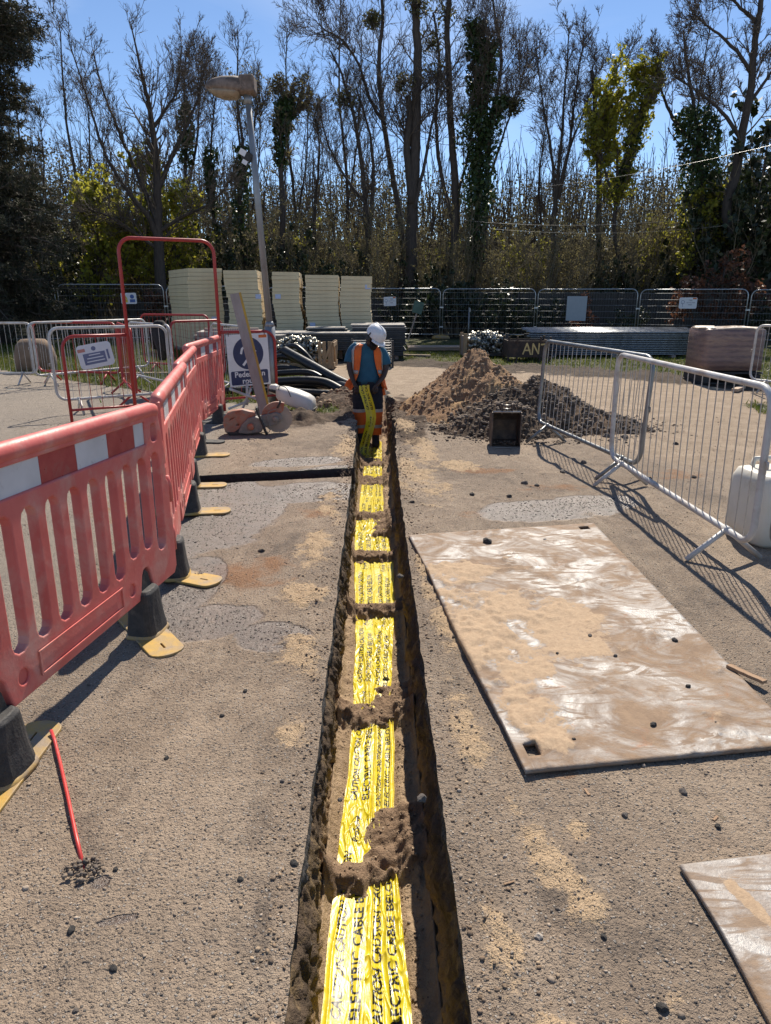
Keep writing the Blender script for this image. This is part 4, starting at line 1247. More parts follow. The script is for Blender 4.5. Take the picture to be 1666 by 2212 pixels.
for (px, r, k, lab) in [((0.789, 1.804, 0), .010, 0, 'round grey stone on the tarmac below the large plate'), ((1.018, 1.904, 0), .013, 2, 'grey rounded stone right of the round one below the plate'),
        ((1.058, 1.748, 0), .010, 3, 'dark stone nearest to the corner plate top edge'), ((0.418, 1.382, 0), .010, 4, 'whitish pebble beside the sand spill at bottom right'),
        ((0.585, 1.373, 0), .009, 1, 'dark stone in the foreground between trench and corner plate'), ((1.003, 2.087, 0), .009, 1, 'dark stone just below the near edge of the large plate'),
        ((0.660, 1.183, 0), .013, 1, 'dark stone at the bottom right by the corner plate edge'),
        ((-0.751, 1.613, 0), .008, 3, 'black lump right of the red cable end'), ((-0.795, 1.415, 0), .011, 3, 'black stone at the lower left of the picture'), ((-0.647, 1.302, 0), .010, 1, 'dark oval stone at the bottom left'),
        ((-0.696, 1.199, 0), .007, 0, 'small grey stone at the bottom left corner'), ((-0.384, 1.566, 0), .009, 1, 'dark stone on open tarmac left of the trench'), ((-0.748, 2.115, 0), .010, 1, 'dark stone in the middle of the left tarmac'),
        ((-0.545, 2.551, 0), .010, 3, 'dark pebble cluster stone on the left tarmac'), ((-0.319, 1.985, 0), .008, 0, 'grey pebble left of the trench lip'),
        ((-0.604, 2.375, 0), .009, 1, 'dark stone halfway between the trench and the nearest barrier'), ((-0.118, 1.891, 0), .008, 2, 'stone at the left lip of the trench'),
        ((0.147, 3.783, 0), .018, 2, 'brown stone on the right lip of the trench, middle distance'), ((-0.241, 1.625, 0), .012, 1, 'dark stone beside the wet stain left of the trench'),
        ((0.147, 1.887, 0), .016, 2, 'stone on the left wet patch margin')]:
    stone(px, r, k, lab)
for i, (px, r, k) in enumerate([((0.170, 1.897, 0), .015, 1)]): pass
for (px, r, k, lab) in [((0.804, 5.515, 0), .022, 3, 'dark clod on the right margin of the trench beyond the plate'), ((1.098, 5.442, 0), .020, 1, 'dark clod behind the wet patch right of the trench'),
        ((1.314, 5.877, 0), .028, 2, 'brown clod between the trench and the grey barrier'), ((1.406, 5.798, 0), .02, 3, 'small clod right of the brown clod'), ((1.746, 6.253, 0), .026, 2, 'clod lying in the grey barrier shadow'),
        ((2.460, 6.020, 0), .030, 1, 'dark lump under the white crowd barrier'), ((2.698, 7.936, 0), .045, 2, 'rounded stone rolled off the dark soil heap'), ((2.886, 7.852, 0), .04, 0, 'stone at the foot of the dark soil heap'),
        ((2.059, 6.659, 0), .03, 2, 'brown stone beneath the grey barrier'), ((3.343, 7.532, 0), .03, 1, 'dark clod on the beaten earth behind the white barrier'), ((2.899, 6.062, 0), .025, 1, 'clod behind the white barrier bars'),
        ((5.682, 10.165, 0), .06, 0, 'grey stone at the far right of the beaten earth'), ((-0.734, 4.214, 0), .020, 1, 'dark stone left of the trench by the wet tarmac'), ((0.296, 5.321, 0), .02, 1, 'lump beside the far corner of the plate')]:
    stone(px, r, k, lab)

M_SCRAP = simple('splintered timber', (.36, .23, .135), (.26, .16, .09), .8, scale=4, stretch=(1, 8, 8), bump=.5, bscale=30)
def scrap(p, L_, W_, ang, z, label, th=.014):
    mb = MB(); rg = random.Random(int(p[0] * 999))
    top, bot = [], []
    n = 8
    for i in range(n + 1):
        x = -L_ / 2 + L_ * i / n
        top.append((x, W_ / 2 * (1 + rg.uniform(-.25, .1)))); bot.append((x, -W_ / 2 * (1 + rg.uniform(-.3, .1))))
    poly = bot + top[::-1]
    mb.prism(poly, th, rot(90)); o = mb.build('timber_scrap', M_SCRAP, None, bevel=.002)
    o.location = (p[0], p[1], z + th / 2); o.rotation_euler = (R(4), R(2), R(ang)); return tag(o, label, 'wood scrap', 'scraps of wood')
scrap((1.586, 2.609, 0.04), .17, .035, 118, PZ + .001, 'splintered timber piece lying on the large steel plate')
scrap((0.701, 1.918, 0), .035, .012, 100, gz(.62, 1.9), 'small wood chip on the tarmac below the large plate', .004)
scrap((1.068, 1.784, 0), .03, .010, 40, gz(.9, 1.77), 'small pale wood chip above the corner plate', .004)
scrap((0.374, 1.554, 0), .035, .006, 20, gz(.45, 1.55), 'thin brown twig piece beside the sand spill', .004)

# red cable stub rising out of a patched hole
M_CABLE = simple('red cable sheath', (.62, .055, .045), (.5, .04, .035), .4, scale=20)
cb = MB(); P_ = [(-1.212, 2.250, 0), (-1.182, 2.207, 0), (-1.102, 2.070, 0), (-1.008, 1.905, 0), (-0.916, 1.741, 0), (-0.842, 1.615, 0)]
P_ = [(p[0], p[1], .012 + gz(p[0], p[1])) for p in P_]; P_[-1] = (P_[-1][0], P_[-1][1], -.005); P_[0] = (P_[0][0], P_[0][1], .03)
cb.tube(P_, .0062, 10)
tag(cb.build('red_cable', M_CABLE, None, smooth=True), 'thin red cable running over the tarmac at bottom left', 'cable')
rg = np.random.default_rng(77)
n = 130; a = rg.uniform(0, 6.28, n); q = rg.random(n) ** .5 * .045
P = np.stack([-.845 + np.cos(a) * q * 1.3, 1.61 + np.sin(a) * q, .004 + rg.random(n) * .012], -1)
tag(link('tarmac_crumbs', pebbles('tarmac_crumbs', P, .002 + .007 * rg.random(n) ** 2.5, rg.random(n) * .3, M_GRIT, rg, .8)), 'black crumbs of tarmac where the red cable ends', 'tarmac crumbs', kind='stuff')

# ================================================================== SOIL HEAPS
def heap_mat(name, c1, c2, c3):
    t = NT(name)
    a = t.noise(1.8, 6, .65); b = t.noise(12, 6, .7); c_ = t.noise(60, 3, .7)
    k = t.mix(t.ramp(b, .3, .7), c1, c2); k = t.mix(t.ramp(a, .48, .62), k, c3)
    k = t.mix(t.ramp(c_, .55, .7, 0, .5), k, tuple(x * .5 for x in c1))
    t.color(k).rough(.95); t.b.inputs['Specular IOR Level'].default_value = .2
    t.bump(t.math('ADD', t.math('MULTIPLY', b, 1.5), c_), 1.0, .03); return t.m
def heap(name, label, cx, cy, rx, ry, peaks, m, seed, rough_, n=150, stones=0, stm=None, smin=.01, smax=.04):
    u = np.linspace(-1.25, 1.25, n); U, Vv = np.meshgrid(u, u)
    X = cx + U * rx; Y = cy + Vv * ry
    rr = np.sqrt(U * U + Vv * Vv) + fbm(X * 2, Y * 2, 4, seed) * .35
    H = np.zeros_like(X) - .08
    for px, py, h, s in peaks:
        d = np.sqrt(((X - px) / s) ** 2 + ((Y - py) / (s * ry / rx)) ** 2) + fbm(X * 2.5, Y * 2.5, 4, seed + 3) * .3
        H = np.maximum(H, h * (1 - d) ** 1.0 * (d < 1) + np.where(d >= 1, -.06 * (d - 1), 0))
    H = H + fbm(X * 7, Y * 7, 4, seed + 7, .6) * rough_ * np.clip(1.3 - rr, .1, 1) + fbm(X * 28, Y * 28, 3, seed + 9) * rough_ * .35
    H = np.where(rr > 1.12, H - (rr - 1.12) * .5, H)
    idx = np.arange(n * n).reshape(n, n)
    F = np.stack([idx[:-1, :-1], idx[:-1, 1:], idx[1:, 1:], idx[1:, :-1]], -1)
    Hc = np.maximum(np.maximum(H[:-1, :-1], H[1:, 1:]), np.maximum(H[:-1, 1:], H[1:, :-1]))
    kp = Hc > -.03
    root = empty(name, (cx, cy, 0), 0, label, 'soil heap', 'heaps of dug soil beside the trench')
    V = np.stack([X - cx, Y - cy, H], -1).reshape(-1, 3)
    link('heap_body', np_mesh(name, V, F[kp].reshape(-1, 4), m, True), None, root)
    rg = np.random.default_rng(seed)
    ii = rg.integers(0, n * n, stones * 4); sel = ii[(H.ravel()[ii] > .0) & (rr.ravel()[ii] < 1.15)][:stones]
    S = smin + (smax - smin) * rg.random(len(sel)) ** 3.0
    Pp = V[sel] + np.stack([rg.normal(0, .01, len(sel)), rg.normal(0, .01, len(sel)), S * .15], -1)
    lo = link('loose_lumps', pebbles('lumps', Pp, S, rg.random(len(sel)), stm, rg, .85), None, root); tag(lo, kind='stuff')
    # scatter round the foot
    k = stones // 3
    a = rg.uniform(0, 6.28, k); q = 1.0 + np.abs(rg.normal(0, .16, k))
    S = smin * .7 + (smax * .7 - smin * .7) * rg.random(k) ** 3.5
    lo2 = link('spilled_lumps', pebbles('spill', np.stack([np.cos(a) * q * rx, np.sin(a) * q * ry, S * .3], -1), S, rg.random(k), stm, rg, .8), None, root); tag(lo2, kind='stuff')
    return root
M_HEAP1 = heap_mat('sandy brown subsoil', (.38, .235, .135), (.25, .155, .095), (.50, .33, .17))
M_HEAP2 = heap_mat('dark stony soil', (.13, .092, .066), (.08, .058, .043), (.19, .132, .09))
M_LUMP1 = stone_mat('brown clods', (.20, .13, .08), (.30, .195, .12), (.42, .31, .2))
M_LUMP2 = stone_mat('stony clods', (.06, .045, .034), (.13, .096, .07), (.26, .205, .155))
heap('soil_heap', 'tall sandy brown heap of dug soil right of the worker', 1.50, 9.75, 1.0, 1.2, [(1.42, 10.2, .86, 1.05), (1.70, 9.55, .66, .85), (1.15, 9.4, .25, .55)], M_HEAP1, 401, .10, 150, 1500, M_LUMP1, .006, .034)
heap('soil_heap', 'dark stony soil heap behind the digger bucket and grey barrier', 2.05, 8.72, 1.35, .98, [(2.06, 8.95, .60, 1.15), (1.6, 8.4, .36, .8), (2.65, 8.55, .28, .75)], M_HEAP2, 431, .11, 150, 3600, M_LUMP2, .007, .036)

# small mound beside the saw
heap('soil_heap', 'small crumbly mound of soil in front of the cut-off saw blade', -.92, 8.95, .24, .24, [(-.92, 8.98, .13, .26)], M_HEAP2, 451, .06, 60, 160, M_LUMP1, .006, .03)
heap('soil_heap', 'low mound of brown earth where the black ducts enter the trench', -.5, 10.6, .42, .6, [(-.48, 10.8, .24, .45), (-.62, 10.2, .13, .4)], M_HEAP2, 471, .10, 80, 260, M_LUMP1, .010, .05)

# ================================================================== DIGGER BUCKET
M_BUCKET = simple('rusty digger steel', (.11, .082, .066), (.06, .048, .042), .6, .4, scale=8, dirt=(.2, .14, .095), dirt_amt=(.5, .68), bump=.3)
M_EDGE = simple('worn bright steel', (.40, .37, .34), (.28, .25, .22), .4, .8, scale=12)
bk = empty('digger_bucket', (1.425, 7.43, 0), R(-3), 'small rusty digger bucket standing open on its back before the dark heap', 'bucket')
prof_b = [(-.02, .0), (.10, .0), (.20, .05), (.25, .14), (.24, .26), (.17, .35), (.0, .385)]   # (y depth, z)
th = .012; w = .30
mb = MB(); n = len(prof_b)
V = [Vector((-w / 2, y, z)) for y, z in prof_b] + [Vector((w / 2, y, z)) for y, z in prof_b]
cenY, cenZ = .07, .19
V += [Vector((-w / 2, y + (y - cenY) * .08 + (0 if 0 < i < n - 1 else 0), z + (z - cenZ) * .05)) for i, (y, z) in enumerate(prof_b)] + [Vector((w / 2, y + (y - cenY) * .08, z + (z - cenZ) * .05)) for y, z in prof_b]
F = []
for i in range(n - 1):
    F += [(i, i + 1, n + i + 1, n + i), (2 * n + i, 3 * n + i, 3 * n + i + 1, 2 * n + i + 1)]
mb.add(V, F); mb.build('shell', M_BUCKET, bk)
for sx_ in (-1, 1):
    poly = [(y, z) for y, z in prof_b] + [(-.035, .38), (-.04, .0)]
    m = MB(); m.prism(poly, .014, rot(0, 0, 90), (sx_ * (w / 2 + .003), 0, 0)); m.build('side_plate', M_BUCKET, bk, bevel=.003)
MB().box((0, -.03, .004), (w + .02, .05, .014)).build('cutting_edge', M_EDGE, bk, bevel=.003)
MB().tube([(-w / 2, -.02, .385), (w / 2, -.02, .385)], .012, 10).build('top_bar', M_EDGE, bk, smooth=True)
for sx_ in (-1, 1): MB().prism([(.0, .36), (.06, .36), (.07, .43), (.05, .47), (.0, .47)], .016, rot(0, 0, 90), (sx_ * .055, -.02, 0)).build('lug', M_BUCKET, bk, bevel=.003)
for z in (.41, .45): MB().tube([(-.055, .015, z), (.055, .015, z)], .010, 8).build('pin', M_EDGE, bk, smooth=True)
rg = np.random.default_rng(5)
tag(link('spoil', pebbles('spoil', np.stack([rg.uniform(-.12, .13, 90), rg.uniform(.0, .13, 90), .02 + rg.random(90) * .03], -1), .006 + .014 * rg.random(90) ** 2, rg.random(90), M_LUMP2, rg), None, bk), kind='stuff')
# ================================================================== WHITE DRUM
M_HDPE = simple('translucent white plastic', (.66, .63, .55), (.58, .54, .45), .45, scale=3, dirt=(.36, .31, .2), dirt_amt=(.58, .75), bump=.1)
dr = empty('water_container', (2.68, 4.42, 0), R(12), 'squat off-white plastic water container behind the white barrier', 'container')
def sq_ring(hx, hy, z, e=.35, wv=0):
    return [Vector((hx * math.copysign(abs(math.cos(t)) ** e, math.cos(t)), hy * math.copysign(abs(math.sin(t)) ** e, math.sin(t)), z + wv * math.sin(3 * t))) for t in [2 * PI * k / 40 for k in range(40)]]
mb = MB(); mb.loft([sq_ring(.20, .17, 0), sq_ring(.235, .20, .03), sq_ring(.245, .205, .12), sq_ring(.238, .20, .2), sq_ring(.245, .205, .28), sq_ring(.24, .20, .42), sq_ring(.22, .185, .475, .4), sq_ring(.17, .14, .488, .5, .006), sq_ring(.13, .10, .465, .6, .006), sq_ring(.05, .04, .46, 1)])
mb.build('body', M_HDPE, dr, smooth=True)
MB().lathe([(.045, .45), (.045, .50), (.03, .505)], 20).build('cap', M_HDPE, dr, smooth=True)
MB().tube([(-.12, .12, .46), (-.10, .13, .53), (.10, .13, .53), (.12, .12, .46)], .018, 10).build('handle', M_HDPE, dr, smooth=True)

# ================================================================== INSULATION BOARD STACKS
M_FOAM = simple('pale yellow foam board', (.72, .59, .37), (.66, .53, .33), .8, scale=3, bump=.15, bscale=40, dirt=(.5, .44, .31), dirt_amt=(.6, .8))
M_FILM = simple('blue white label', (.5, .55, .72), (.42, .46, .62), .4)
rnd = random.Random(12)
FOAM = MB().box((0, 0, .046), (1, 2.35, .092)).mesh('foam_board', M_FOAM)
def foam_stack(x0, x1, yf, zt, rz, label, lab_at, lean=0.0, wav=.02):
    w = x1 - x0
    root = empty('foam_stack', ((x0 + x1) / 2, yf, 0), R(rz), label, 'board stack', 'stacks of pale yellow insulation boards')
    n = int((zt - .12) / .1)
    MB().box((0, 1.15, .055), (w, 2.2, .11)).build('pallet', M_PLANK, root)
    ph = rnd.random() * 6
    for i in range(n):
        o = link('foam_board', FOAM, None, root)
        k = i / n
        o.scale = (w * rnd.uniform(.985, 1.0), 1, (zt - .12) / n / .1 * 1.02)
        o.location = (lean * k * k + wav * math.sin(ph + i * .55) + rnd.uniform(-.008, .008), 1.175 + rnd.uniform(-.015, .015), .115 + (zt - .12) * k)
        o.rotation_euler = (0, R(rnd.uniform(-.4, .4) + 1.2 * math.sin(ph + k * 2.5) * (k > .2)), R(rnd.uniform(-.5, .5)))
    for (lx, lz) in lab_at:
        MB().box((lx, -.012, lz), (.15, .006, .12)).build('label_patch', M_FILM, root)
    return root
foam_stack(-5.14, -4.19, 20.22, 2.30, 28, 'leftmost bulky stack of pale yellow insulation boards, turned at an angle', [(.2, .95)], .03)
foam_stack(-3.98, -3.07, 20.0, 2.24, 4, 'second stack of yellow insulation boards, directly behind the lamp post', [(.35, 1.55)], -.12)
foam_stack(-2.72, -1.98, 20.0, 2.2, 3.5, 'leaning third stack of yellow insulation boards right of the lamp post', [(-.28, 1.55)], -.10, .03)
foam_stack(-1.86, -.95, 20.0, 2.12, 2, 'fourth stack of yellow insulation boards, second from the right', [(-.3, .8)], -.04)
foam_stack(-.92, -.07, 20.0, 2.09, 0, 'rightmost stack of pale yellow insulation boards behind the worker', [(.33, 1.8)], .0)

# ================================================================== DARK DECK PANEL PILES
M_DECK = simple('dark green grey deck sheet', (.036, .042, .046), (.022, .026, .03), .55, scale=6, dirt=(.09, .085, .08), dirt_amt=(.58, .75))
M_DECKTOP = simple('pale dusty deck sheet', (.34, .31, .27), (.22, .2, .18), .6, scale=4, stretch=(1, 6, 1))
def deck_pile(x0, x1, y0, y1, z0, n, th, label, top=2, seed=1, rz=0):
    rg = random.Random(seed)
    root = empty('deck_pile', ((x0 + x1) / 2, (y0 + y1) / 2, 0), R(rz), label, 'panel pile', 'piles of dark deck panels')
    for sx_ in (-.35, .35): MB().box((sx_ * (x1 - x0), 0, z0 / 2), (.1, y1 - y0 - .1, max(z0, .01))).build('bearer', M_PLANK, root)
    base = MB().box((0, 0, 0), (x1 - x0, y1 - y0, th * .86)).mesh('panel', M_DECK)
    topm = MB().box((0, 0, 0), (x1 - x0, y1 - y0, th * .7)).mesh('panel', M_DECKTOP)
    for i in range(n):
        o = link('panel', topm if i >= n - top else base, None, root)
        o.location = (rg.uniform(-.05, .05), rg.uniform(-.04, .04), z0 + th * (i + .5)); o.rotation_euler = (0, 0, R(rg.uniform(-.6, .6)))
deck_pile(-2.55, .15, 17.6, 19.0, .28, 9, .048, 'long pile of dark deck panels in front of the yellow stacks', 1, 3)
deck_pile(-.6, .78, 18.2, 19.5, .1, 15, .052, 'short taller pile of deck panels behind the worker helmet', 2, 4)
deck_pile(-4.25, -2.15, 16.9, 17.5, .42, 6, .045, 'pile of deck panels left of the lamp post, pale on top', 2, 5, -3)
deck_pile(-1.7, -.72, 18.3, 18.9, .71, 2, .05, 'single dark deck panels lying on top of the long pile', 1, 6)
# pallet of pale slabs at the left
sl = empty('slab_pallet', (-3.05, 15.3, 0), R(6), 'pallet of pale grey slabs with a timber on top behind the red barrier', 'pallet')
for i in range(5): MB().box((0, 0, .46 + i * .09), (1.3, .9, .082)).build('slab', simple('pale slab', (.36, .33, .30), (.28, .26, .24), .8, scale=6) if i == 0 else bpy.data.materials['pale slab'], sl, bevel=.006)
for z in (.02, .34):
    for sx_ in (-.55, -.2, .2, .55): MB().box((sx_, 0, z + .05), (.1, .9, .1)).build('block', M_RUBBER, sl)
MB().box((0, 0, .25), (1.3, .9, .12)).build('deck', M_RUBBER, sl)
MB().box((.05, -.3, .90), (1.1, .12, .06)).build('timber', M_PLANK, sl)

# ================================================================== WOODEN CRATE, FITTINGS, STILLAGES
M_CRATE = simple('rough crate wood', (.36, .245, .14), (.27, .18, .1), .8, scale=4, stretch=(4, 4, 1), bump=.3)
M_FIT = NT('dull zinc fittings'); M_FIT.color(M_FIT.mix(M_FIT.attr('tone'), (.10, .10, .085), (.46, .44, .38))).rough(.38).metal(.75); M_FIT = M_FIT.m
def fittings(parent, x0, x1, y0, y1, z0, z1, n, seed, s=.03):
    rg = np.random.default_rng(seed)
    bx = np.array([(x, y, z) for x in (-1, 1) for y in (-1, 1) for z in (-1, 1)], float)
    bf = np.array([(0, 1, 3, 2), (4, 6, 7, 5), (0, 4, 5, 1), (2, 3, 7, 6), (0, 2, 6, 4), (1, 5, 7, 3)])
    u = rg.uniform(-1, 1, n); v = rg.uniform(-1, 1, n)
    P = np.stack([(x0 + x1) / 2 + u * (x1 - x0) / 2, (y0 + y1) / 2 + v * (y1 - y0) / 2, z0 + (z1 - z0) * rg.random(n) ** .6 * (1 - .35 * np.maximum(abs(u), abs(v)) ** 3)], -1)
    V = []
    for i in range(n):
        m = np.array(Euler(tuple(rg.uniform(0, 6.28, 3))).to_matrix())
        sc = s * rg.uniform(.5, 1.5) * np.array([1, rg.uniform(.35, .9), rg.uniform(.12, .6)])
        V.append((bx * sc) @ m.T + P[i])
    V = np.concatenate(V); F = (bf[None] + (np.arange(n) * 8)[:, None, None]).reshape(-1, 4)
    o = link('scaffold_fittings', np_mesh('scaffold_fittings', V, F, M_FIT, False, dict(tone=np.repeat(rg.random(n), 8))), None, parent)
    return tag(o, kind='stuff')
cr = empty('wooden_crate', (-1.58, 16.0, 0), R(-2), 'open wooden crate heaped with metal scaffold fittings beside the ducts', 'crate')
for sx_, nm in ((-.68, 'l'), (.68, 'r')):
    for yy in (-.38, 0, .38): MB().box((sx_, yy, .32), (.045, .08, .58)).build('post', M_CRATE, cr, bevel=.004)
    for zz in (.12, .55): MB().box((sx_ + .03 * (1 if sx_ > 0 else -1), 0, zz), (.02, .86, .09)).build('slat', M_CRATE, cr)
MB().box((.72, -.19, .33), (.02, .07, .5), rot(35)).build('brace', M_CRATE, cr); MB().box((.72, .19, .33), (.02, .07, .5), rot(-35)).build('brace', M_CRATE, cr)
for zz in (.10,): MB().box((0, -.40, zz), (1.4, .025, .12)).build('slat', M_CRATE, cr); MB().box((0, .40, zz), (1.4, .025, .12)).build('slat', M_CRATE, cr)
for xx in (.5, .62): MB().box((xx, -.415, .34), (.07, .022, .56)).build('slat', M_CRATE, cr)
MB().box((.56, -.43, .34), (.05, .02, .55), rot(0, 22)).build('brace', M_CRATE, cr); MB().box((.40, -.43, .34), (.06, .022, .58)).build('slat', M_CRATE, cr)
MB().box((0, 0, .05), (1.36, .8, .04)).build('floor', M_CRATE, cr)
fittings(cr, -.62, .40, -.36, .36, .08, .70, 900, 21, .045)
M_STEELD = simple('dark steel frame', (.05, .052, .056), (.035, .036, .038), .5, .5, scale=8, dirt=(.12, .09, .07), dirt_amt=(.55, .75))
M_RUSTY = simple('rust brown steel', (.065, .043, .034), (.04, .03, .026), .7, .3, scale=5, dirt=(.12, .07, .045), dirt_amt=(.5, .7), bump=.2)
cg = empty('wire_stillage', (-.05, 16.55, 0), R(2), 'low dark steel cage with horizontal wires behind the worker', 'cage')
for sx_ in (-.46, .46):
    for yy in (-.35, .35): MB().box((sx_, yy, .3), (.045, .045, .60)).build('post', M_STEELD, cg)
for i in range(8):
    z = .14 + i * .06
    for yy in (-.35, .35): MB().tube([(-.46, yy, z), (.46, yy, z)], .006, 6).build('wire', M_ZINC, cg)
    for sx_ in (-.46, .46): MB().tube([(sx_, -.35, z), (sx_, .35, z)], .005, 6).build('wire', M_ZINC, cg)
MB().box((0, 0, .10), (.92, .7, .03)).build('tray', M_STEELD, cg)
fittings(cg, -.4, .4, -.3, .3, .12, .36, 240, 22, .04)
# second crate, beyond the tall heap
c2 = empty('fittings_crate', (2.95, 19.1, 0), R(1), 'low crate of bright metal fittings with a timber post, left of the painted bin', 'crate')
for xx in (-.56, .54): 
    for yy in (-.36, .36): MB().box((xx, yy, .32), (.09, .06, .60)).build('post', M_CRATE if xx < 0 else M_STEELD, c2)
MB().box((-.56, 0, .30), (.03, .7, .5)).build('side_board', M_PLANK, c2)
MB().box((0, 0, .06), (1.12, .78, .03)).build('tray', M_STEELD, c2); MB().box((0, -.38, .09), (1.1, .03, .06)).build('rim', M_STEELD, c2)
fittings(c2, -.5, .5, -.36, .36, .08, .64, 800, 23, .05)
M_FITBIG = None
# ANT bin
M_OCHRE = simple('brushed ochre paint', (.78, .54, .22), (.62, .42, .17), .7, scale=14)
bn = empty('painted_bin', (3.84, 17.95, 0), R(-2), 'dark rusty steel bin on legs with ANT painted in ochre', 'bin')
MB().box((0, -.40, .31), (1.0, .02, .40)).build('front_sheet', M_RUSTY, bn, bevel=.004)
MB().box((0, .40, .31), (1.0, .02, .40)).build('back_sheet', M_RUSTY, bn)
for sx_ in (-1, 1): MB().box((sx_ * .51, 0, .31), (.02, .82, .40)).build('side_sheet', M_RUSTY, bn)
MB().box((0, 0, .13), (1.0, .78, .02)).build('floor_sheet', M_RUSTY, bn)
for xx in (-.50, -.29, .28, .52):
    MB().box((xx, -.425, .05 if xx not in (-.5,) else .05), (.05, .03, .14)).build('leg', M_RUSTY, bn)
    MB().box((xx, -.425, .53), (.045, .03, .16)).build('post', M_RUSTY, bn)
for xx in (-.5, .52): MB().box((xx, .40, .29), (.05, .05, .60)).build('post', M_RUSTY, bn)
def strokes(sgs, w):
    mb = MB()
    for i, (a, b) in enumerate(sgs):
        d = Vector((b[0] - a[0], b[1] - a[1])); ang = math.atan2(d.y, d.x)
        mb.box(((a[0] + b[0]) / 2, -.4125 - i * .0006, (a[1] + b[1]) / 2), (d.length + w * .5, .004, w), Euler((0, -ang, 0)).to_matrix())
    return mb
strokes([((-.14, .19), (-.05, .45)), ((-.05, .45), (.05, .18)), ((-.11, .28), (.03, .28))], .034).build('letter_a', M_OCHRE, bn)
strokes([((.09, .18), (.10, .44)), ((.10, .44), (.24, .20)), ((.24, .20), (.25, .45))], .034).build('letter_n', M_OCHRE, bn)
strokes([((.30, .42), (.49, .44)), ((.395, .43), (.385, .19))], .036).build('letter_t', M_OCHRE, bn)
# tubes
M_TUBE = simple('shiny galvanised scaffold tube', (.27, .285, .30), (.17, .18, .19), .3, .9, scale=9)
tb = empty('tube_stack', (6.34, 18.75, 0), R(0.5), 'long low stack of galvanised scaffold tubes lying on the grass', 'tube stack')
TUBEM = MB().tube([(-2.27, 0, 0), (0, 0, 0), (2.27, 0, 0)], .0242, 10).mesh('tube', M_TUBE, True)
rg = random.Random(8)
for k in (-1.6, 0, 1.6): MB().box((k, .5, .03), (.1, 1.2, .06)).build('bearer', M_PLANK, tb)
for i in range(13):
    for jx in (list(range(3)) if i < 12 else list(range(20))):
        o = link('tube', TUBEM, None, tb)
        o.location = (rg.uniform(-.06, .06) + (.22 if rg.random() > .93 else 0), jx * .052 + (i % 2) * .012 + rg.uniform(-.004, .004), .085 + i * .0465 + (jx * .004 if i == 12 else 0))
        o.rotation_euler = (0, 0, R(rg.uniform(-.12, .12)))
MB().box((0, .55, .33), (4.4, .75, .5)).build('inner_tubes', M_STEELD, tb)
# wrapped bricks
def wrap_mat():
    t = NT('brick pack under film')
    w = t.n('ShaderNodeTexWave', Scale=3.4, Distortion=2.0, Detail=3); w.bands_direction = 'Z'; t.l(t.coord(), w.inputs['Vector'])
    c = t.mix(t.ramp(w.outputs['Fac'], .2, .8), (.23, .15, .135), (.16, .105, .10)); c = t.mix(t.ramp(t.noise(3, 5, .6, stretch=(1, 1, 4)), .45, .65), c, (.30, .20, .15))
    t.color(c).rough(.35); t.bump(t.noise(7, 5, .6, 1.5, stretch=(1, 1, 4)), .6, .03); return t.m
bp = empty('brick_pallet', (6.62, 13.35, 0), R(-4), 'film-wrapped purple brown brick pack on a black pallet at far right', 'brick pallet')
rgs = []
for i, (z, k) in enumerate(((.26, 1.0), (.45, 1.0), (.62, .985), (.80, .98), (.96, .965), (.995, .93))):
    rgs.append([Vector((.56 * k * math.copysign(abs(math.cos(t)) ** .22, math.cos(t)) + .01 * math.sin(5 * t + i), .50 * k * math.copysign(abs(math.sin(t)) ** .22, math.sin(t)), z + .012 * math.sin(7 * t + i) * (i in (2, 3)))) for t in [2 * PI * q / 36 for q in range(36)]])
MB().loft(rgs).build('wrapped_pack', wrap_mat(), bp, smooth=True)
cap = MB(); cap.loft([[Vector((.53 * k * math.copysign(abs(math.cos(t)) ** .3, math.cos(t)), .47 * k * math.copysign(abs(math.sin(t)) ** .3, math.sin(t)), z + .012 * math.sin(9 * t + 3 * k))) for t in [2 * PI * q / 36 for q in range(36)]] for z, k in ((.992, 1.0), (1.015, .9), (1.02, .4))])
cap.build('top_film', simple('pale dusty film', (.42, .34, .26), (.3, .23, .18), .5, scale=9, bump=.5, bscale=14), bp, smooth=True)
for xx in (-.46, 0, .46):
    MB().box((xx, 0, .11), (.13, .98, .16)).build('block', M_RUBBER, bp, bevel=.01)
for yy in (-.43, -.15, .15, .43): MB().box((0, yy, .215), (1.1, .14, .03)).build('deck_board', M_RUBBER, bp)
MB().box((0, 0, .015), (1.1, .9, .03)).build('skid', M_RUBBER, bp)
# sawn boards on the grass
M_SAWN = simple('sawn pale timber', (.42, .31, .22), (.33, .24, .17), .75, scale=4, stretch=(.5, 5, 5), bump=.2)
tp = empty('board_bundle', (1.88, 21.3, 0), R(0), 'low bundle of sawn boards lying on the grass by the fence', 'board bundle')
for i in range(6):
    for k in range(2): MB().box((rnd.uniform(-.04, .04), i * .15 - .4, .06 + k * .05), (1.75, .14, .042)).build('board', M_SAWN, tp)
for (p, L_, a, lab) in (((.95, 19.0), 1.15, -20, 'single yellowish plank lying at a slant on the grass'), ((6.3, 12.0, 0), .55, 50, 'short grey stake lying by the brick pallet'), ((-5.4, 14.6), 2.4, 3, 'pale plank lying on the verge behind the left barriers')):
    o = MB().box((0, 0, .04), (L_, .10, .05)).build('plank', M_SAWN, None, bevel=.003); o.location = (p[0], p[1], gz(p[0], p[1])); o.rotation_euler = (0, 0, R(a)); tag(o, lab, 'plank', 'loose planks on the grass')
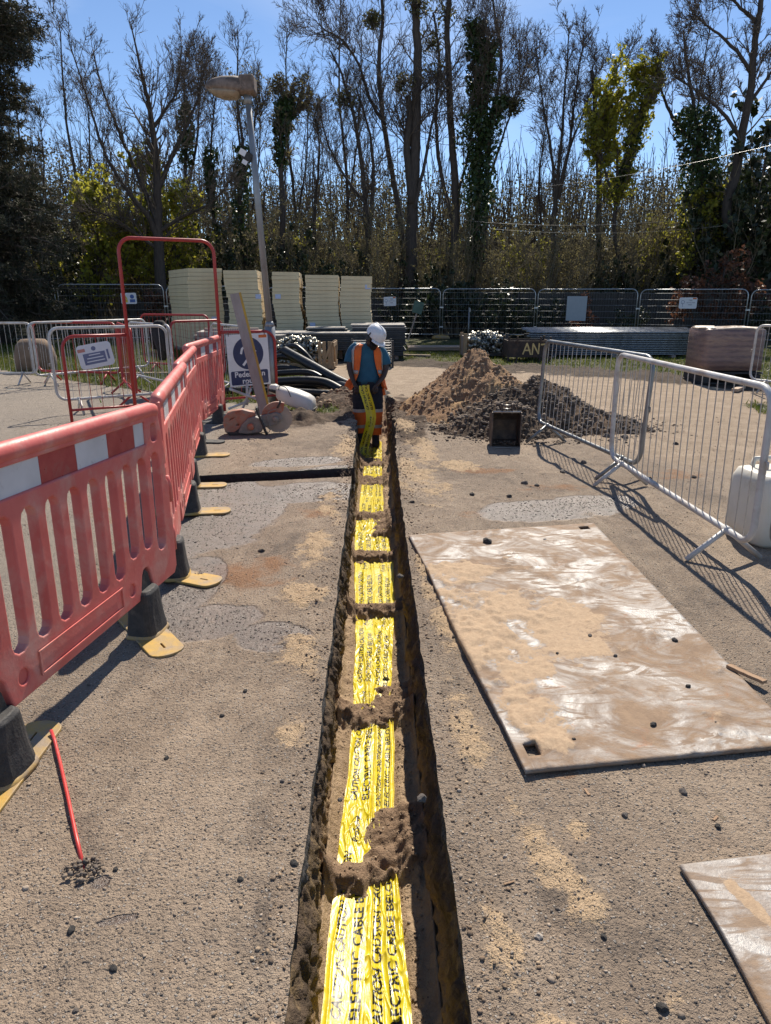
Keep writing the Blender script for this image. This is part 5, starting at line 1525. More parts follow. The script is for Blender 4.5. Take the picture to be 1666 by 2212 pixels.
# galvanised stake and stick sign in front of the fence
st = empty('steel_stake', (2.98, 22.6, 0), 0, 'slim pale steel stake standing upright before the fence', 'stake')
MB().tube([(0, 0, 0), (0, 0, 1.22)], .022, 8).build('shaft', M_GALV, st, smooth=True); MB().box((.02, 0, 1.14), (.05, .05, .1)).build('bracket', M_GALV, st)
M_GREENS = simple('faded green sign', (.10, .17, .13), (.07, .12, .09), .6, scale=6)
gs = empty('stick_sign', (1.3, 26.3, 0), 0, 'small faded green board on a leaning wooden stick by the fence', 'sign')
MB().box((.1, 0, .48), (.05, .03, 1.0), rot(0, 18)).build('stick', M_PLANK, gs); MB().box((.30, -.03, 1.16), (.36, .02, .42), rot(0, 14)).build('board', M_GREENS, gs)

# ================================================================== SITE FENCE
M_FENCE = simple('galvanised fence tube', (.42, .45, .47), (.32, .34, .36), .35, .7, scale=5)
M_WIRE = simple('fence wire', (.34, .36, .37), (.26, .27, .28), .4, .6, scale=5)
J = [(-17.6, 23.2), (-14.1, 23.85), (-10.62, 24.5), (-7.2, 25.2), (-3.85, 26.0), (-.95, 27.1), (2.52, 27.0), (5.98, 26.6), (9.28, 25.3), (12.3, 23.6), (15.3, 21.85), (18.4, 20.2)]
HT = [1.98, 1.98, 1.96, 1.9, 1.86, 1.83, 1.81, 1.80, 1.78, 1.76, 1.74, 1.72]
where = ['far left, mostly behind the conifer', 'at the left edge of the picture', 'left of the yellow stacks, carrying a safety notice', 'hidden in part by the leftmost yellow stack', 'behind the yellow insulation stacks', 'beside the rightmost yellow stack, carrying a small white notice',
         'with the steel stake in front of it', 'carrying a blank grey sheet', 'with a white tree protection notice', 'behind the brick pallet', 'at the far right edge']
for i in range(len(J) - 1):
    a = Vector((*J[i], 0)); b = Vector((*J[i + 1], 0)); d = (b - a); L_ = d.length - .10
    d.normalize(); a = a + d * .05
    H = (HT[i] + HT[i + 1]) / 2 - .06
    root = empty('site_fence', (a.x, a.y, .06), math.atan2(d.y, d.x), 'welded mesh site fence panel ' + where[i], 'fence panel', 'mesh fence panels round the site')
    P = [(0, 0, 0), (0, 0, H - .2)] + [(.2 - .2 * math.cos(R(t)), 0, H - .2 + .2 * math.sin(R(t))) for t in (22, 45, 67, 90)] + [(L_ - .2 + .2 * math.sin(R(t)), 0, H - .2 + .2 * math.cos(R(t))) for t in (0, 22, 45, 67, 90)] + [(L_, 0, 0)]
    MB().tube(P, .019, 8).build('frame', M_FENCE, root, smooth=True)
    MB().tube([(0, 0, .12), (L_, 0, .12)], .014, 6).build('bottom_rail', M_FENCE, root, smooth=True)
    for k in range(7):
        z = .12 + (H - .16) * (k + 1) / 7.4
        MB().tube([(0, 0, z), (L_, 0, z)], .0052, 5, caps=False).build('wire', M_WIRE, root)
    mv = MB(); n = int(L_ / .085)
    for k in range(1, n): mv.tube([(L_ * k / n, 0, .12), (L_ * k / n, 0, H)], .0011, 3, caps=False)
    tag(mv.build('mesh_infill', M_WIRE, root), kind='stuff')
    MB().box((L_ + .05, 0, H * .62), (.14, .07, .05)).build('clamp', M_FENCE, root); MB().box((L_ + .05, 0, H * .22), (.14, .07, .05)).build('clamp', M_FENCE, root)
for i, lab in ((2, 'yellow plastic fence foot left of the yellow stacks'), (6, 'yellow plastic fence foot between two panels by the sawn boards'), (8, 'yellow fence foot behind the tube stack'), (9, 'yellow fence foot behind the brick pallet')):
    p = J[i]; o = empty('ballast_block', (p[0], p[1], 0), 0, lab, 'fence foot', 'yellow fence feet')
    rr = [[Vector((.34 * k * math.copysign(abs(math.cos(t)) ** .4, math.cos(t)), .12 * k * math.copysign(abs(math.sin(t)) ** .4, math.sin(t)), z)) for t in [2 * PI * q / 24 for q in range(24)]] for z, k in ((0, 1), (.08, 1), (.13, .8), (.15, .45))]
    MB().loft(rr).build('block', M_YEL, o, smooth=True)
    MB().tube([(-.05, 0, .12), (-.05, 0, .20)], .03, 10).build('socket', M_YEL, o, smooth=True); MB().tube([(.05, 0, .12), (.05, 0, .20)], .03, 10).build('socket', M_YEL, o, smooth=True)
def fence_sign(j, s, z, w, h, label, kind):
    a = Vector((*J[j], 0)); b = Vector((*J[j + 1], 0)); d = (b - a).normalized(); p = a + d * s
    o = sign_root('fence_notice', label, (p.x + d.y * .05, p.y - d.x * .05, z), d, rnd.uniform(-1.5, 1.5), cat='notice', group='notices on the site fence')
    curve_panel('sheet', rrect(-w / 2, w / 2, 0, h, .04 if kind != 'blank' else .01), [], .003, .001, M_SIGNW if kind != 'blank' else simple('blank grey sheet', (.36, .39, .42), (.33, .36, .39), .5), o)
    if kind == 'tree':
        flat('tree_mark', disc(-w * .30, h * .58, h * .17, 16), M_GREYBLUE, o, -.004); flat('tree_fill', disc(-w * .30, h * .58, h * .135, 16), M_SIGNW, o, -.0055)
        flat('tree_stem', [(-w * .31, h * .15), (-w * .29, h * .15), (-w * .29, h * .55), (-w * .31, h * .55)], M_GREYBLUE, o, -.007)
        text_part('lettering', 'TREE', h * .15, M_NAVY, o, (w * .12, -.005, h * .74)); text_part('lettering', 'PROTECTION', h * .12, M_NAVY, o, (w * .16, -.005, h * .54)); text_part('lettering', 'AREA', h * .15, M_NAVY, o, (w * .12, -.005, h * .34))
        flat('corner_mark', [(w * .25, h * .84), (w * .46, h * .84), (w * .46, h * .97), (w * .25, h * .97)], M_ORANGE_P, o, -.004)
    elif kind == 'safety':
        flat('warning_triangle', [(-w * .38, h * .45), (-w * .08, h * .45), (-w * .23, h * .85)], M_YELP, o, -.004); flat('yellow_block', [(-w * .38, h * .14), (-w * .08, h * .14), (-w * .08, h * .42), (-w * .38, h * .42)], M_YELP, o, -.004)
        flat('blue_disc', disc(w * .22, h * .66, h * .19, 18), M_BLUEP, o, -.004); flat('blue_block', [(w * .06, h * .14), (w * .40, h * .14), (w * .40, h * .42), (w * .06, h * .42)], M_BLUEP, o, -.004)
M_YELP = simple('yellow print', (.75, .55, .03), None, .4); M_BLUEP = simple('blue print', (.03, .10, .36), None, .4)
fence_sign(2, 2.3, 1.30, .50, .36, 'safety notice with yellow triangle and blue disc on the left fence', 'safety')
fence_sign(5, 1.55, 1.20, .46, .33, 'small white notice on the fence right of the yellow stacks', 'tree')
fence_sign(7, 1.45, .70, .70, .85, 'blank pale grey sheet hung on the fence', 'blank')
fence_sign(8, 1.62, 1.15, .56, .36, 'white tree protection notice on the fence at right', 'tree')
# white hoarding at the far left
hb = empty('site_cabin', (-12.6, 22.6, 0), R(10), 'pale cabin panel at the left edge beyond the barriers', 'cabin')
MB().box((-1.2, 0, .85), (2.4, .8, 1.6)).build('wall', M_SIGNW, hb, bevel=.02); MB().box((-1.2, 0, 1.66), (2.46, .86, .05)).build('roof', M_GALV, hb)
bs = MB(); bs.loft([[Vector((.42 * k * math.cos(t), .3 * k * math.sin(t), z)) for t in [2 * PI * q / 20 for q in range(20)]] for z, k in ((0, 1.0), (.3, 1.06), (.55, .9), (.68, .6))])
o = bs.build('bulk_bag', simple('brown woven sack', (.25, .17, .11), (.18, .12, .08), .9, scale=6, bump=.4), None, smooth=True); o.location = (-7.35, 15.5, 0); tag(o, 'brown bulk bag behind the leftmost white barrier', 'sack')

# ================================================================== CLOSE-BOARD FENCE
M_BOARD = simple('dark weathered fence boards', (.075, .062, .05), (.045, .038, .032), .85, scale=3, stretch=(8, 8, .6), bump=.3)
WF = [(3.2, 29.6), (16.5, 27.6)]
wf = empty('board_fence', (*WF[0], 0), math.atan2(WF[1][1] - WF[0][1], WF[1][0] - WF[0][0]), 'dark close-boarded timber fence behind the mesh fence on the right', 'fence')
L_ = math.hypot(WF[1][0] - WF[0][0], WF[1][1] - WF[0][1])
x = 0; k = 0
boards = [MB().box((0, 0, (1.62 + q * .02) / 2), (.118, .02, 1.62 + q * .02)).mesh('board', M_BOARD) for q in range(4)]
while x < L_:
    o = link('board', boards[k % 4], None, wf); o.location = (x, rnd.uniform(-.008, .008), .04); o.rotation_euler = (0, R(rnd.uniform(-.5, .5)), 0)
    x += .122; k += 1
for z in (.4, 1.3): MB().box((L_ / 2, .04, z), (L_, .05, .09)).build('rail', M_BOARD, wf)
WF2 = [(-9.5, 28.4), (2.6, 29.9)]
wf2 = empty('board_fence', (*WF2[0], 0), math.atan2(WF2[1][1] - WF2[0][1], WF2[1][0] - WF2[0][0]), 'dark timber fence in shade behind the mesh fence at the left', 'fence')
L_ = math.hypot(WF2[1][0] - WF2[0][0], WF2[1][1] - WF2[0][1]); x = 0; k = 0
while x < L_:
    o = link('board', boards[k % 4], None, wf2); o.location = (x, rnd.uniform(-.008, .008), -.25); o.rotation_euler = (0, R(rnd.uniform(-.5, .5)), 0)
    x += .122; k += 1

# ================================================================== BLACK DUCTS
M_DUCT = simple('black ribbed duct', (.008, .008, .009), (.013, .013, .014), .38, scale=8, dirt=(.05, .042, .035), dirt_amt=(.62, .85), spec=.4)
def spline(P, n=10):
    P = [Vector(p) for p in P]; out = []
    for i in range(len(P) - 1):
        a = P[max(i - 1, 0)]; b = P[i]; c = P[i + 1]; d = P[min(i + 2, len(P) - 1)]
        for k in range(n):
            t = k / n; out.append(.5 * ((2 * b) + (c - a) * t + (2 * a - 5 * b + 4 * c - d) * t * t + (3 * b - a - 3 * c + d) * t ** 3))
    return out + [P[-1]]
def duct(pts, r, label):
    S = spline(pts, 30); mb = MB(); rs = []; Q = []
    dist = 0
    for i, p in enumerate(S):
        Q.append(p); rs.append(r * (1.0 if i % 2 else .945))
    mb.tube(Q, rs, 16)
    o = mb.build('black_duct', M_DUCT, None, smooth=True); return tag(o, label, 'duct', 'black ducts piled behind the lamp post')
duct([(-1.62, 12.9, .62), (-1.1, 12.3, .42), (-.6, 11.75, .22), (-.30, 11.5, .13)], .085, 'thick black duct slanting down on top of the duct pile')
duct([(-2.2, 11.9, .14), (-1.3, 11.75, .22), (-.85, 11.7, .20), (-.55, 11.45, .10)], .075, 'black duct lying level at the front of the duct pile')
duct([(-.95, 12.0, .12), (-.55, 11.6, .16), (-.28, 11.1, .08), (-.17, 10.65, -.10), (-.12, 10.4, -.3)], .07, 'black duct curving down into the trench behind the worker')
duct([(-1.2, 12.5, .1), (-.5, 12.0, .14), (-.15, 11.4, .06), (-.05, 10.9, -.1), (-.02, 10.6, -.3)], .07, 'second black duct bending into the trench')
duct([(-2.3, 12.6, .1), (-1.7, 12.5, .35), (-1.2, 12.4, .28), (-.9, 12.2, .08)], .06, 'black duct arching in the middle of the duct pile')
duct([(-2.4, 13.0, .1), (-1.8, 12.9, .5), (-1.35, 12.7, .46), (-1.05, 12.6, .3)], .055, 'black duct at the back of the duct pile')
duct([(-2.4, 12.2, .22), (-1.7, 12.1, .30), (-1.15, 12.0, .33), (-.9, 11.9, .25)], .055, 'thin black duct lying across the duct pile')
duct([(-2.5, 11.6, .07), (-1.7, 11.5, .09), (-1.0, 11.35, .07), (-.7, 11.3, .06)], .06, 'black duct resting on the ground below the pile')
duct([(-2.2, 13.4, .2), (-1.6, 13.2, .66), (-1.3, 13.0, .60), (-.95, 12.7, .2)], .05, 'uppermost looping black duct of the pile')
duct([(-1.9, 12.3, .07), (-1.2, 12.2, .09), (-.7, 12.15, .07), (-.45, 12.0, .07)], .06, 'short black duct under the thick slanting duct')
wl = MB(); wl.tube(spline([(-.35, 11.36, .22), (-.33, 11.28, .14), (-.30, 11.1, .03), (-.22, 10.8, .0), (-.12, 10.5, -.12)], 12), .012, 8)
tag(wl.build('pull_rope', simple('white cord', (.6, .6, .58), None, .6), None, smooth=True), 'white cord looped over the thick duct into the trench', 'cord')

# ================================================================== WHITE TUB
tbk = empty('white_tub', (-1.10, 9.72, 0), R(-8), 'upturned white plastic barrow tub with black rim beside the saw', 'tub')
rings = []
for s, hw, hh, cz in ((0, .10, .09, .27), (.05, .155, .135, .245), (.14, .175, .155, .215), (.30, .18, .165, .165), (.44, .17, .155, .12), (.50, .15, .13, .105), (.52, .10, .09, .10)):
    rings.append([Vector((-.25 + s, hw * math.copysign(abs(math.cos(t)) ** .7, math.cos(t)), cz + hh * (abs(math.sin(t)) ** .7 if math.sin(t) > 0 else -abs(math.sin(t)) ** .5 * .55))) for t in [2 * PI * q / 26 for q in range(26)]])
MB().loft(rings).build('shell', simple('chalky white plastic', (.68, .66, .61), (.6, .57, .52), .45, scale=4, dirt=(.42, .33, .24), dirt_amt=(.6, .78)), tbk, smooth=True)
MB().tube([(-.12, -.19, .10), (.05, -.21, .055), (.2, -.19, .05), (.275, -.08, .075), (.28, .08, .085)], .010, 8).build('rim', M_RUBBER, tbk, smooth=True)
MB().tube(spline([(-.20, -.12, .32), (-.17, -.16, .40), (-.07, -.18, .37), (-.02, -.18, .26)], 6), .006, 6).build('handle', M_RUBBER, tbk, smooth=True)
MB().tube([(-.36, -.05, .33), (-.26, -.05, .30)], .022, 10).build('grip', M_RUBBER, tbk, smooth=True)
MB().lathe([(.06, 0), (.075, .05), (.06, .12), (.03, .14)], 16, rot(0, -80, 0), (-.24, .03, .32)).build('spout', bpy.data.materials['chalky white plastic'], tbk, smooth=True)

# ================================================================== CUT-OFF SAW
M_ORB = simple('dusty orange casing', (.46, .125, .055), (.33, .10, .055), .6, scale=9, dirt=(.30, .21, .16), dirt_amt=(.42, .62))
M_SAWG = simple('dusty grey casting', (.25, .225, .20), (.17, .15, .135), .6, scale=12, dirt=(.34, .28, .22), dirt_amt=(.5, .7), bump=.2)
M_BLADE = simple('dusty steel disc', (.40, .35, .30), (.31, .27, .23), .55, .35, scale=10, dirt=(.4, .32, .25), dirt_amt=(.5, .7))
sw = empty('cutoff_saw', (-1.42, 8.22, 0), R(6), 'orange petrol cut-off saw with grey blade on the ground before the barrier', 'saw')
curve_panel('rear_casing', [(-.335, .05), (-.35, .14), (-.34, .20), (-.30, .25), (-.25, .27), (-.14, .285), (-.06, .262), (-.02, .255), (-.01, .235), (-.06, .205), (-.10, .19), (-.13, .15), (-.16, .10), (-.20, .04), (-.29, .01)], [[(-.31, .165), (-.30, .20), (-.225, .232), (-.205, .225), (-.215, .20), (-.27, .17), (-.30, .155)], [(-.235, .11), (-.225, .145), (-.17, .15), (-.165, .125), (-.18, .10), (-.22, .095)]], .062, .018, M_ORB, sw)
MB().loft([[Vector((x + .02 * math.sin(t), -.075 + .0 + (.155) * (u), z)) for u, t in ((0, 0), (1, 0))] for x, z in ((-.3, .0), (-.3, .01))], closed=False).build('rear_strip', M_RUBBER, sw)  # low upright strip of black rubber at the rear of the underpan
MB().prism([(-.33, .04), (-.30, .0), (-.10, -.0), (-.07, .05), (-.15, .11), (-.24, .04)], .15).build('underpan', M_RUBBER, sw, bevel=.01)
MB().prism([(-.20, .03), (-.10, .015), (.07, .03), (.11, .10), (.09, .19), (.0, .225), (-.08, .20), (-.16, .12)], .19).build('engine', M_SAWG, sw, bevel=.02, seg=3)
MB().lathe([(.040, -.01), (.042, .012), (.025, .02)], 20, rot(90), (-.045, -.105, .105)).build('starter_cover', M_ORB, sw, smooth=True)
MB().prism([(.0, .14), (.03, .07), (.26, .11), (.325, .17), (.31, .24), (.25, .26), (.02, .21)], .09).build('drive_arm', M_SAWG, sw, bevel=.015, seg=3)
MB().lathe([(.035, 0), (.035, .014), (.02, .02)], 18, rot(90), (.245, -.055, .18)).build('arm_boss', M_SAWG, sw, smooth=True)
bl = MB(); n = 96
rimp = [((.172 if (k % 8) else .160) * math.cos(2 * PI * k / n), (.172 if (k % 8) else .160) * math.sin(2 * PI * k / n)) for k in range(n)]
bl.prism([(.27 + a, .18 + b) for a, b in rimp], .005, None, (0, .02, 0)); b_ = bl.build('blade', M_BLADE, sw)
MB().lathe([(.05, -.006), (.05, .006)], 20, rot(90), (.27, .01, .18)).build('blade_flange', M_SAWG, b_)
gd = MB(); pts_ = [R(205 - 160 * k / 14) for k in range(15)]
poly = [(.27 + .19 * math.cos(a), .18 + .19 * math.sin(a)) for a in pts_] + [(.27 + .06 * math.cos(a), .18 + .06 * math.sin(a)) for a in pts_[::-1]]
curve_panel('blade_guard', [( .27 + .19 * math.cos(R(a)), .18 + .19 * math.sin(R(a))) for a in range(210, 60, -8)] + [(.33, .27), (.25, .22), (.17, .14)], [], .03, .008, M_ORB, sw).location = (0, .03, 0)
MB().tube(spline([(.03, -.09, .31), (.05, -.10, .25), (.09, -.11, .15), (.13, -.11, .03), (.13, .0, .015), (.10, .10, .03), (.05, .10, .2), (.03, .06, .31), (.03, -.09, .31)], 5), .014, 8).build('front_handle', M_RUBBER, sw, smooth=True)
MB().tube([(.27, -.03, .31), (.30, -.04, .36), (.31, -.04, .40)], .012, 8).build('guard_lever', M_RUBBER, sw, smooth=True)
MB().tube(spline([(.25, -.05, .30), (.17, -.07, .27), (.15, -.08, .20), (.18, -.09, .08), (.15, -.09, .02)], 6), .005, 6).build('water_hose', M_SAWG, sw, smooth=True)
# black hose bits and the fallen fence foot behind the saw
hs = MB(); hs.tube(spline([(-1.75, 8.62, .02), (-1.6, 8.7, .03), (-1.45, 8.72, .06), (-1.3, 8.72, .03), (-1.15, 8.8, .02)], 8), .02, 8)
tag(hs.build('black_hose', M_RUBBER, None, smooth=True), 'black hose on the ground behind the cut-off saw', 'hose')
tl = empty('folded_trestle', (-1.78, 9.85, 0), R(15), 'white folded tube frame lying under the pedestrian sign', 'frame')
for a, b in (((-.25, -.02, .34), (.45, 0, .03)), ((-.1, 0, .02), (.05, .02, .33)), ((.0, .02, .42), (-.02, .0, .1)), ((-.28, .05, .05), (.02, .0, .16))): MB().tube([a, b], .018, 8).build('tube', M_WHITE_T, tl, smooth=True)

# ================================================================== WORKER
WX, WY, WZ = -.085, 9.66, -.44
wk = empty('person', (WX, WY, WZ), R(4), 'worker in white helmet and open orange vest standing in the trench, looking down', 'person')
M_SKIN = simple('dark brown skin', (.060, .032, .022), (.048, .026, .018), .5, scale=9)
M_SHIRT = simple('teal blue t-shirt', (.024, .115, .19), (.018, .085, .145), .9, scale=6, bump=.35, bscale=14)
M_VEST = simple('orange high visibility cloth', (.80, .165, .025), (.66, .12, .02), .75, scale=7, bump=.3, bscale=16, dirt=(.42, .13, .05), dirt_amt=(.58, .75))
M_REFL = simple('grey reflective tape', (.42, .40, .37), (.34, .32, .30), .45, .2, scale=12)
M_TROUS = simple('dark navy work cloth', (.011, .013, .021), (.017, .019, .028), .9, scale=9, bump=.4, bscale=18)
M_BOOT = simple('dusty black boot', (.016, .015, .014), (.04, .034, .028), .8, scale=14)
M_HELM = simple('white helmet shell', (.74, .75, .76), (.68, .69, .70), .28, scale=5)

fdir = Vector((.50, -.62, -.60)).normalized(); udir = Vector((.42, -.30, .86)); udir = (udir - fdir * udir.dot(fdir)).normalized(); rdir = fdir.cross(udir)
HC = Vector((.075, -.135, 1.462))
def hp(f, u, r=0): return HC + fdir * f + udir * u + rdir * r
sk_v, sk_r, sk_e = [], [], []
def jv(p, r, prev=None, r2=None):
    sk_v.append(Vector(p)); sk_r.append((r, r2 or r))
    if prev is not None: sk_e.append((prev, len(sk_v) - 1))
    return len(sk_v) - 1
pel = jv((0, .02, .93), .13, None, .11)
wst = jv((-.005, .02, 1.06), .125, pel, .10); chs = jv((-.01, .03, 1.24), .145, wst, .115)
nkb = jv((.0, -.01, 1.36), .07, chs); nk = jv((.03, -.06, 1.405), .055, nkb)
h0 = jv(hp(-.01, -.05), .068, nk); h1 = jv(hp(-.005, .02), .088, h0); h2 = jv(hp(-.02, .09), .075, h1)
jaw = jv(hp(.055, -.065), .045, h0); nose = jv(hp(.105, -.005), .018, h1)
for s, pts_ in ((-1, [((-.17, .02, 1.345), .062), ((-.235, .03, 1.24), .054), ((-.255, .0, 1.10), .046), ((-.235, -.07, .98), .038), ((-.20, -.12, .885), .029), ((-.185, -.14, .855), .030)]),
                (1, [((.165, .0, 1.31), .060), ((.225, .0, 1.20), .053), ((.245, -.02, 1.07), .045), ((.205, -.09, .96), .037), ((.13, -.15, .885), .029), ((.10, -.17, .86), .030)])):
    prev = chs
    for p, r in pts_: prev = jv(p, r, prev)
    hand = Vector(pts_[-1][0])
    palm = jv(hand + Vector((-s * .012, -.025, -.04)), .030, prev, .016)
    for k, ln in enumerate((.055, .062, .058, .046)):      # four fingers, curled
        q = hand + Vector((-s * .012 + (k - 1.5) * .017, -.035, -.055))
        a = jv(q, .0095, palm); b = jv(q + Vector((-s * .004, -.012, -ln * .6)), .0088, a); jv(q + Vector((-s * .012, .010, -ln)), .0075, b)
    t0 = jv(hand + Vector((-s * .035, -.045, -.02)), .011, prev); t1 = jv(hand + Vector((-s * .055, -.06, -.045)), .010, t0); jv(hand + Vector((-s * .058, -.062, -.068)), .008, t1)
for s, pts_ in ((-1, [((-.10, .02, .86), .085), ((-.12, -.01, .50), .058), ((-.115, .03, .28), .05), ((-.105, .04, .08), .04), ((-.115, -.10, .035), .035)]),
                (1, [((.095, .02, .86), .085), ((.105, -.02, .50), .058), ((.10, .02, .28), .05), ((.09, .03, .08), .04), ((.10, -.11, .035), .035)])):
    prev = pel
    for p, r in pts_: prev = jv(p, r, prev)
me = bpy.data.meshes.new('body'); me.from_pydata([tuple(v) for v in sk_v], sk_e, [])
bo = link('body', me, M_SKIN, wk)
sm = bo.modifiers.new('skin', 'SKIN'); sm.use_smooth_shade = True
for i, r in enumerate(sk_r):
    me.skin_vertices[0].data[i].radius = r
    me.skin_vertices[0].data[i].use_root = (i == 0)
ss = bo.modifiers.new('sub', 'SUBSURF'); ss.levels = 2; ss.render_levels = 2

def ering(c, a, b, n=28, e=.85, a0=0.0, a1=2 * PI, wob=0.0, ph=0.0, tilt=(0, 0)):
    full = abs(a1 - a0 - 2 * PI) < 1e-6
    out = []
    for k in range(n):
        t = a0 + (a1 - a0) * k / (n if full else n - 1)
        w = 1 + wob * math.sin(5 * t + ph) + wob * .6 * math.sin(9 * t + 2 * ph)
        x = a * w * math.copysign(abs(math.cos(t)) ** e, math.cos(t)); y = b * w * math.copysign(abs(math.sin(t)) ** e, math.sin(t))
        out.append(Vector((c[0] + x, c[1] + y, c[2] + x * tilt[0] + y * tilt[1])))
    return out
tors = [((.0, .02, .865), .175, .125), ((-.0, .02, .93), .172, .125), ((-.005, .02, 1.02), .165, .12), ((-.01, .025, 1.12), .175, .125), ((-.012, .025, 1.22), .19, .132), ((-.01, .02, 1.30), .198, .125), ((-.005, .01, 1.355), .165, .10), ((.005, -.01, 1.395), .09, .08)]
shirt = MB(); shirt.loft([ering(c, a, b, wob=.02, ph=i * .9, tilt=(-.10 if i > 4 else 0, 0)) for i, (c, a, b) in enumerate(tors)])
shirt.tube(spline([(-.13, .02, 1.36), (-.20, .03, 1.30), (-.245, .03, 1.20), (-.255, .025, 1.15)], 4), [.075] * 5 + [.074] * 4 + [.072] * 4, 16)
shirt.tube(spline([(.125, .0, 1.33), (.19, .0, 1.27), (.235, -.0, 1.17), (.245, -.0, 1.12)], 4), [.075] * 5 + [.073] * 4 + [.071] * 4, 16)
shirt.build('t_shirt', M_SHIRT, wk, smooth=True)
# open vest: two front panels and a back, one shell open at the front
def vest_rings(off, zs):
    out = []
    for i, (z, gap, fl) in enumerate(zs):
        import bisect
        cs = [t[0][2] for t in tors]; ax_ = [t[1] for t in tors]; bx_ = [t[2] for t in tors]; cx_ = [t[0][0] for t in tors]; cy_ = [t[0][1] for t in tors]
        a = np.interp(z, cs, ax_) + off + fl; b = np.interp(z, cs, bx_) + off + fl * .7
        out.append(ering((np.interp(z, cs, cx_), np.interp(z, cs, cy_), z), a, b, 40, .85, R(-90 + gap), R(270 - gap), .018, i * .8, (-.10 if z > 1.22 else 0, 0)))
    return out
ZS = [(.775, 62, .075), (.84, 55, .05), (.92, 46, .035), (1.0, 38, .022), (1.1, 29, .014), (1.2, 22, .010), (1.29, 19, .006), (1.345, 22, .004), (1.385, 30, .002)]
vest = MB(); vest.loft(vest_rings(.014, ZS), closed=False)
vo = vest.build('vest', M_VEST, wk, smooth=True)
so = vo.modifiers.new('solid', 'SOLIDIFY'); so.thickness = .006; so.offset = 1
ring_pts = vest_rings(.024, ZS)
def vest_band(j0, j1, i0, i1, name):
    mb = MB(); mb.loft([r_[j0:j1] for r_ in ring_pts[i0:i1]], closed=False)
    o = mb.build(name, M_REFL, vo, smooth=True); s_ = o.modifiers.new('solid', 'SOLIDIFY'); s_.thickness = .004; s_.offset = 1
vest_band(4, 7, 3, 9, 'reflective_band'); vest_band(33, 36, 3, 9, 'reflective_band')
RB = vest_rings(.024, [(1.0, 38, .022), (1.05, 34, .018)])
mb = MB(); mb.loft(RB, closed=False); o = mb.build('waist_band', M_REFL, vo, smooth=True); s_ = o.modifiers.new('solid', 'SOLIDIFY'); s_.thickness = .004; s_.offset = 1
# flaring vest tails
for nm, P4 in (('l', [(-.17, -.03, 1.0), (-.30, -.05, .90), (-.33, -.06, .84), (-.26, -.05, .80), (-.18, -.03, .82)]), ('r', [(.18, -.02, .92), (.215, -.02, .84), (.245, -.01, .70), (.17, -.02, .69), (.15, -.02, .84)])):
    mb = MB(); n = len(P4); mb.add([Vector(p) for p in P4] + [Vector(p) + Vector((0, .03, .0)) for p in P4], [tuple(range(n)), tuple(range(2 * n - 1, n - 1, -1))] + [(i, (i + 1) % n, n + (i + 1) % n, n + i) for i in range(n)])
    mb.build('vest_tail', M_VEST, vo, bevel=.01)
# trousers
tr = MB(); tr.loft([ering(c, a, b, wob=.02, ph=i) for i, (c, a, b) in enumerate([((0, .02, .95), .165, .118), ((0, .02, .88), .178, .125), ((0, .02, .80), .19, .128), ((-.005, .015, .74), .195, .12)])])
LEGS = {-1: [(-.105, .015, .80), (-.118, .0, .64), (-.125, -.015, .50), (-.12, .01, .34), (-.112, .03, .16)], 1: [(.095, .015, .80), (.105, .0, .64), (.11, -.02, .50), (.105, .0, .34), (.098, .02, .16)]}
tro = tr.build('trousers', M_TROUS, wk, smooth=True)
for s in (-1, 1):
    S = spline(LEGS[s], 6); n = len(S)
    def rad(i): 
        z = S[i].z; return np.interp(z, [.1, .3, .5, .65, .82], [.086, .083, .09, .102, .108]) * (1 + .03 * math.sin(i * 1.9 + s))
    up = [i for i in range(n) if S[i].z > .48]; lo = [i for i in range(n) if S[i].z <= .50]
    MB().tube([S[i] for i in up], [rad(i) for i in up], 20).build('trouser_leg', M_TROUS, tro, smooth=True)
    MB().tube([S[i] for i in lo], [rad(i) * 1.02 for i in lo], 20).build('orange_leg', M_VEST, tro, smooth=True)
    for z in (.50, .26):
        k = min(range(n), key=lambda i: abs(S[i].z - z)); MB().tube([S[k] + Vector((0, 0, .022)), S[k] - Vector((0, 0, .022))], rad(k) * 1.06, 20, caps=False).build('reflective_band', M_REFL, tro, smooth=True)
    bx_ = LEGS[s][-1][0]
    bt = MB(); bt.loft([ering((bx_, -.03 + y, z), a, b, 20, .8) for z, y, a, b in ((.0, -.035, .052, .135), (.03, -.035, .055, .138), (.06, -.02, .052, .118), (.10, .02, .052, .08), (.20, .045, .056, .064), (.22, .045, .05, .056))])
    bt.build('boot', M_BOOT, wk, smooth=True)
# helmet with peak and ear defenders
mt = Matrix((fdir, rdir, udir)).transposed()
hm = MB(); prof_ = [(.128, .0), (.132, .015), (.130, .06), (.118, .10), (.090, .135), (.050, .152), (.012, .157)]
V = []
rings = []
for r_, z in prof_:
    rings.append([HC + mt @ Vector((r_ * 1.12 * math.cos(t) - .012, r_ * .93 * math.sin(t), z + .038)) for t in [2 * PI * q / 28 for q in range(28)]])
hm.loft(rings, cap=False)
helm = hm.build('helmet', M_HELM, wk, smooth=True)
pk = MB(); pk.loft([[HC + mt @ Vector(((.132 + k) * 1.1 * math.cos(t) - .012, (.126 + k * .5) * math.sin(t), .042 - k * .35)) for t in [R(-62 + 124 * q / 14) for q in range(15)]] for k in (0, .025, .05)], closed=False)
p_ = pk.build('peak', M_HELM, helm, smooth=True); s_ = p_.modifiers.new('solid', 'SOLIDIFY'); s_.thickness = .005
MB().tube([HC + mt @ Vector((-.15 + .30 * q / 10, 0, .20 - 1.6 * (-.15 + .30 * q / 10 + .012) ** 2 - .006)) for q in range(1, 10)], .010, 8).build('ridge', M_HELM, helm, smooth=True)
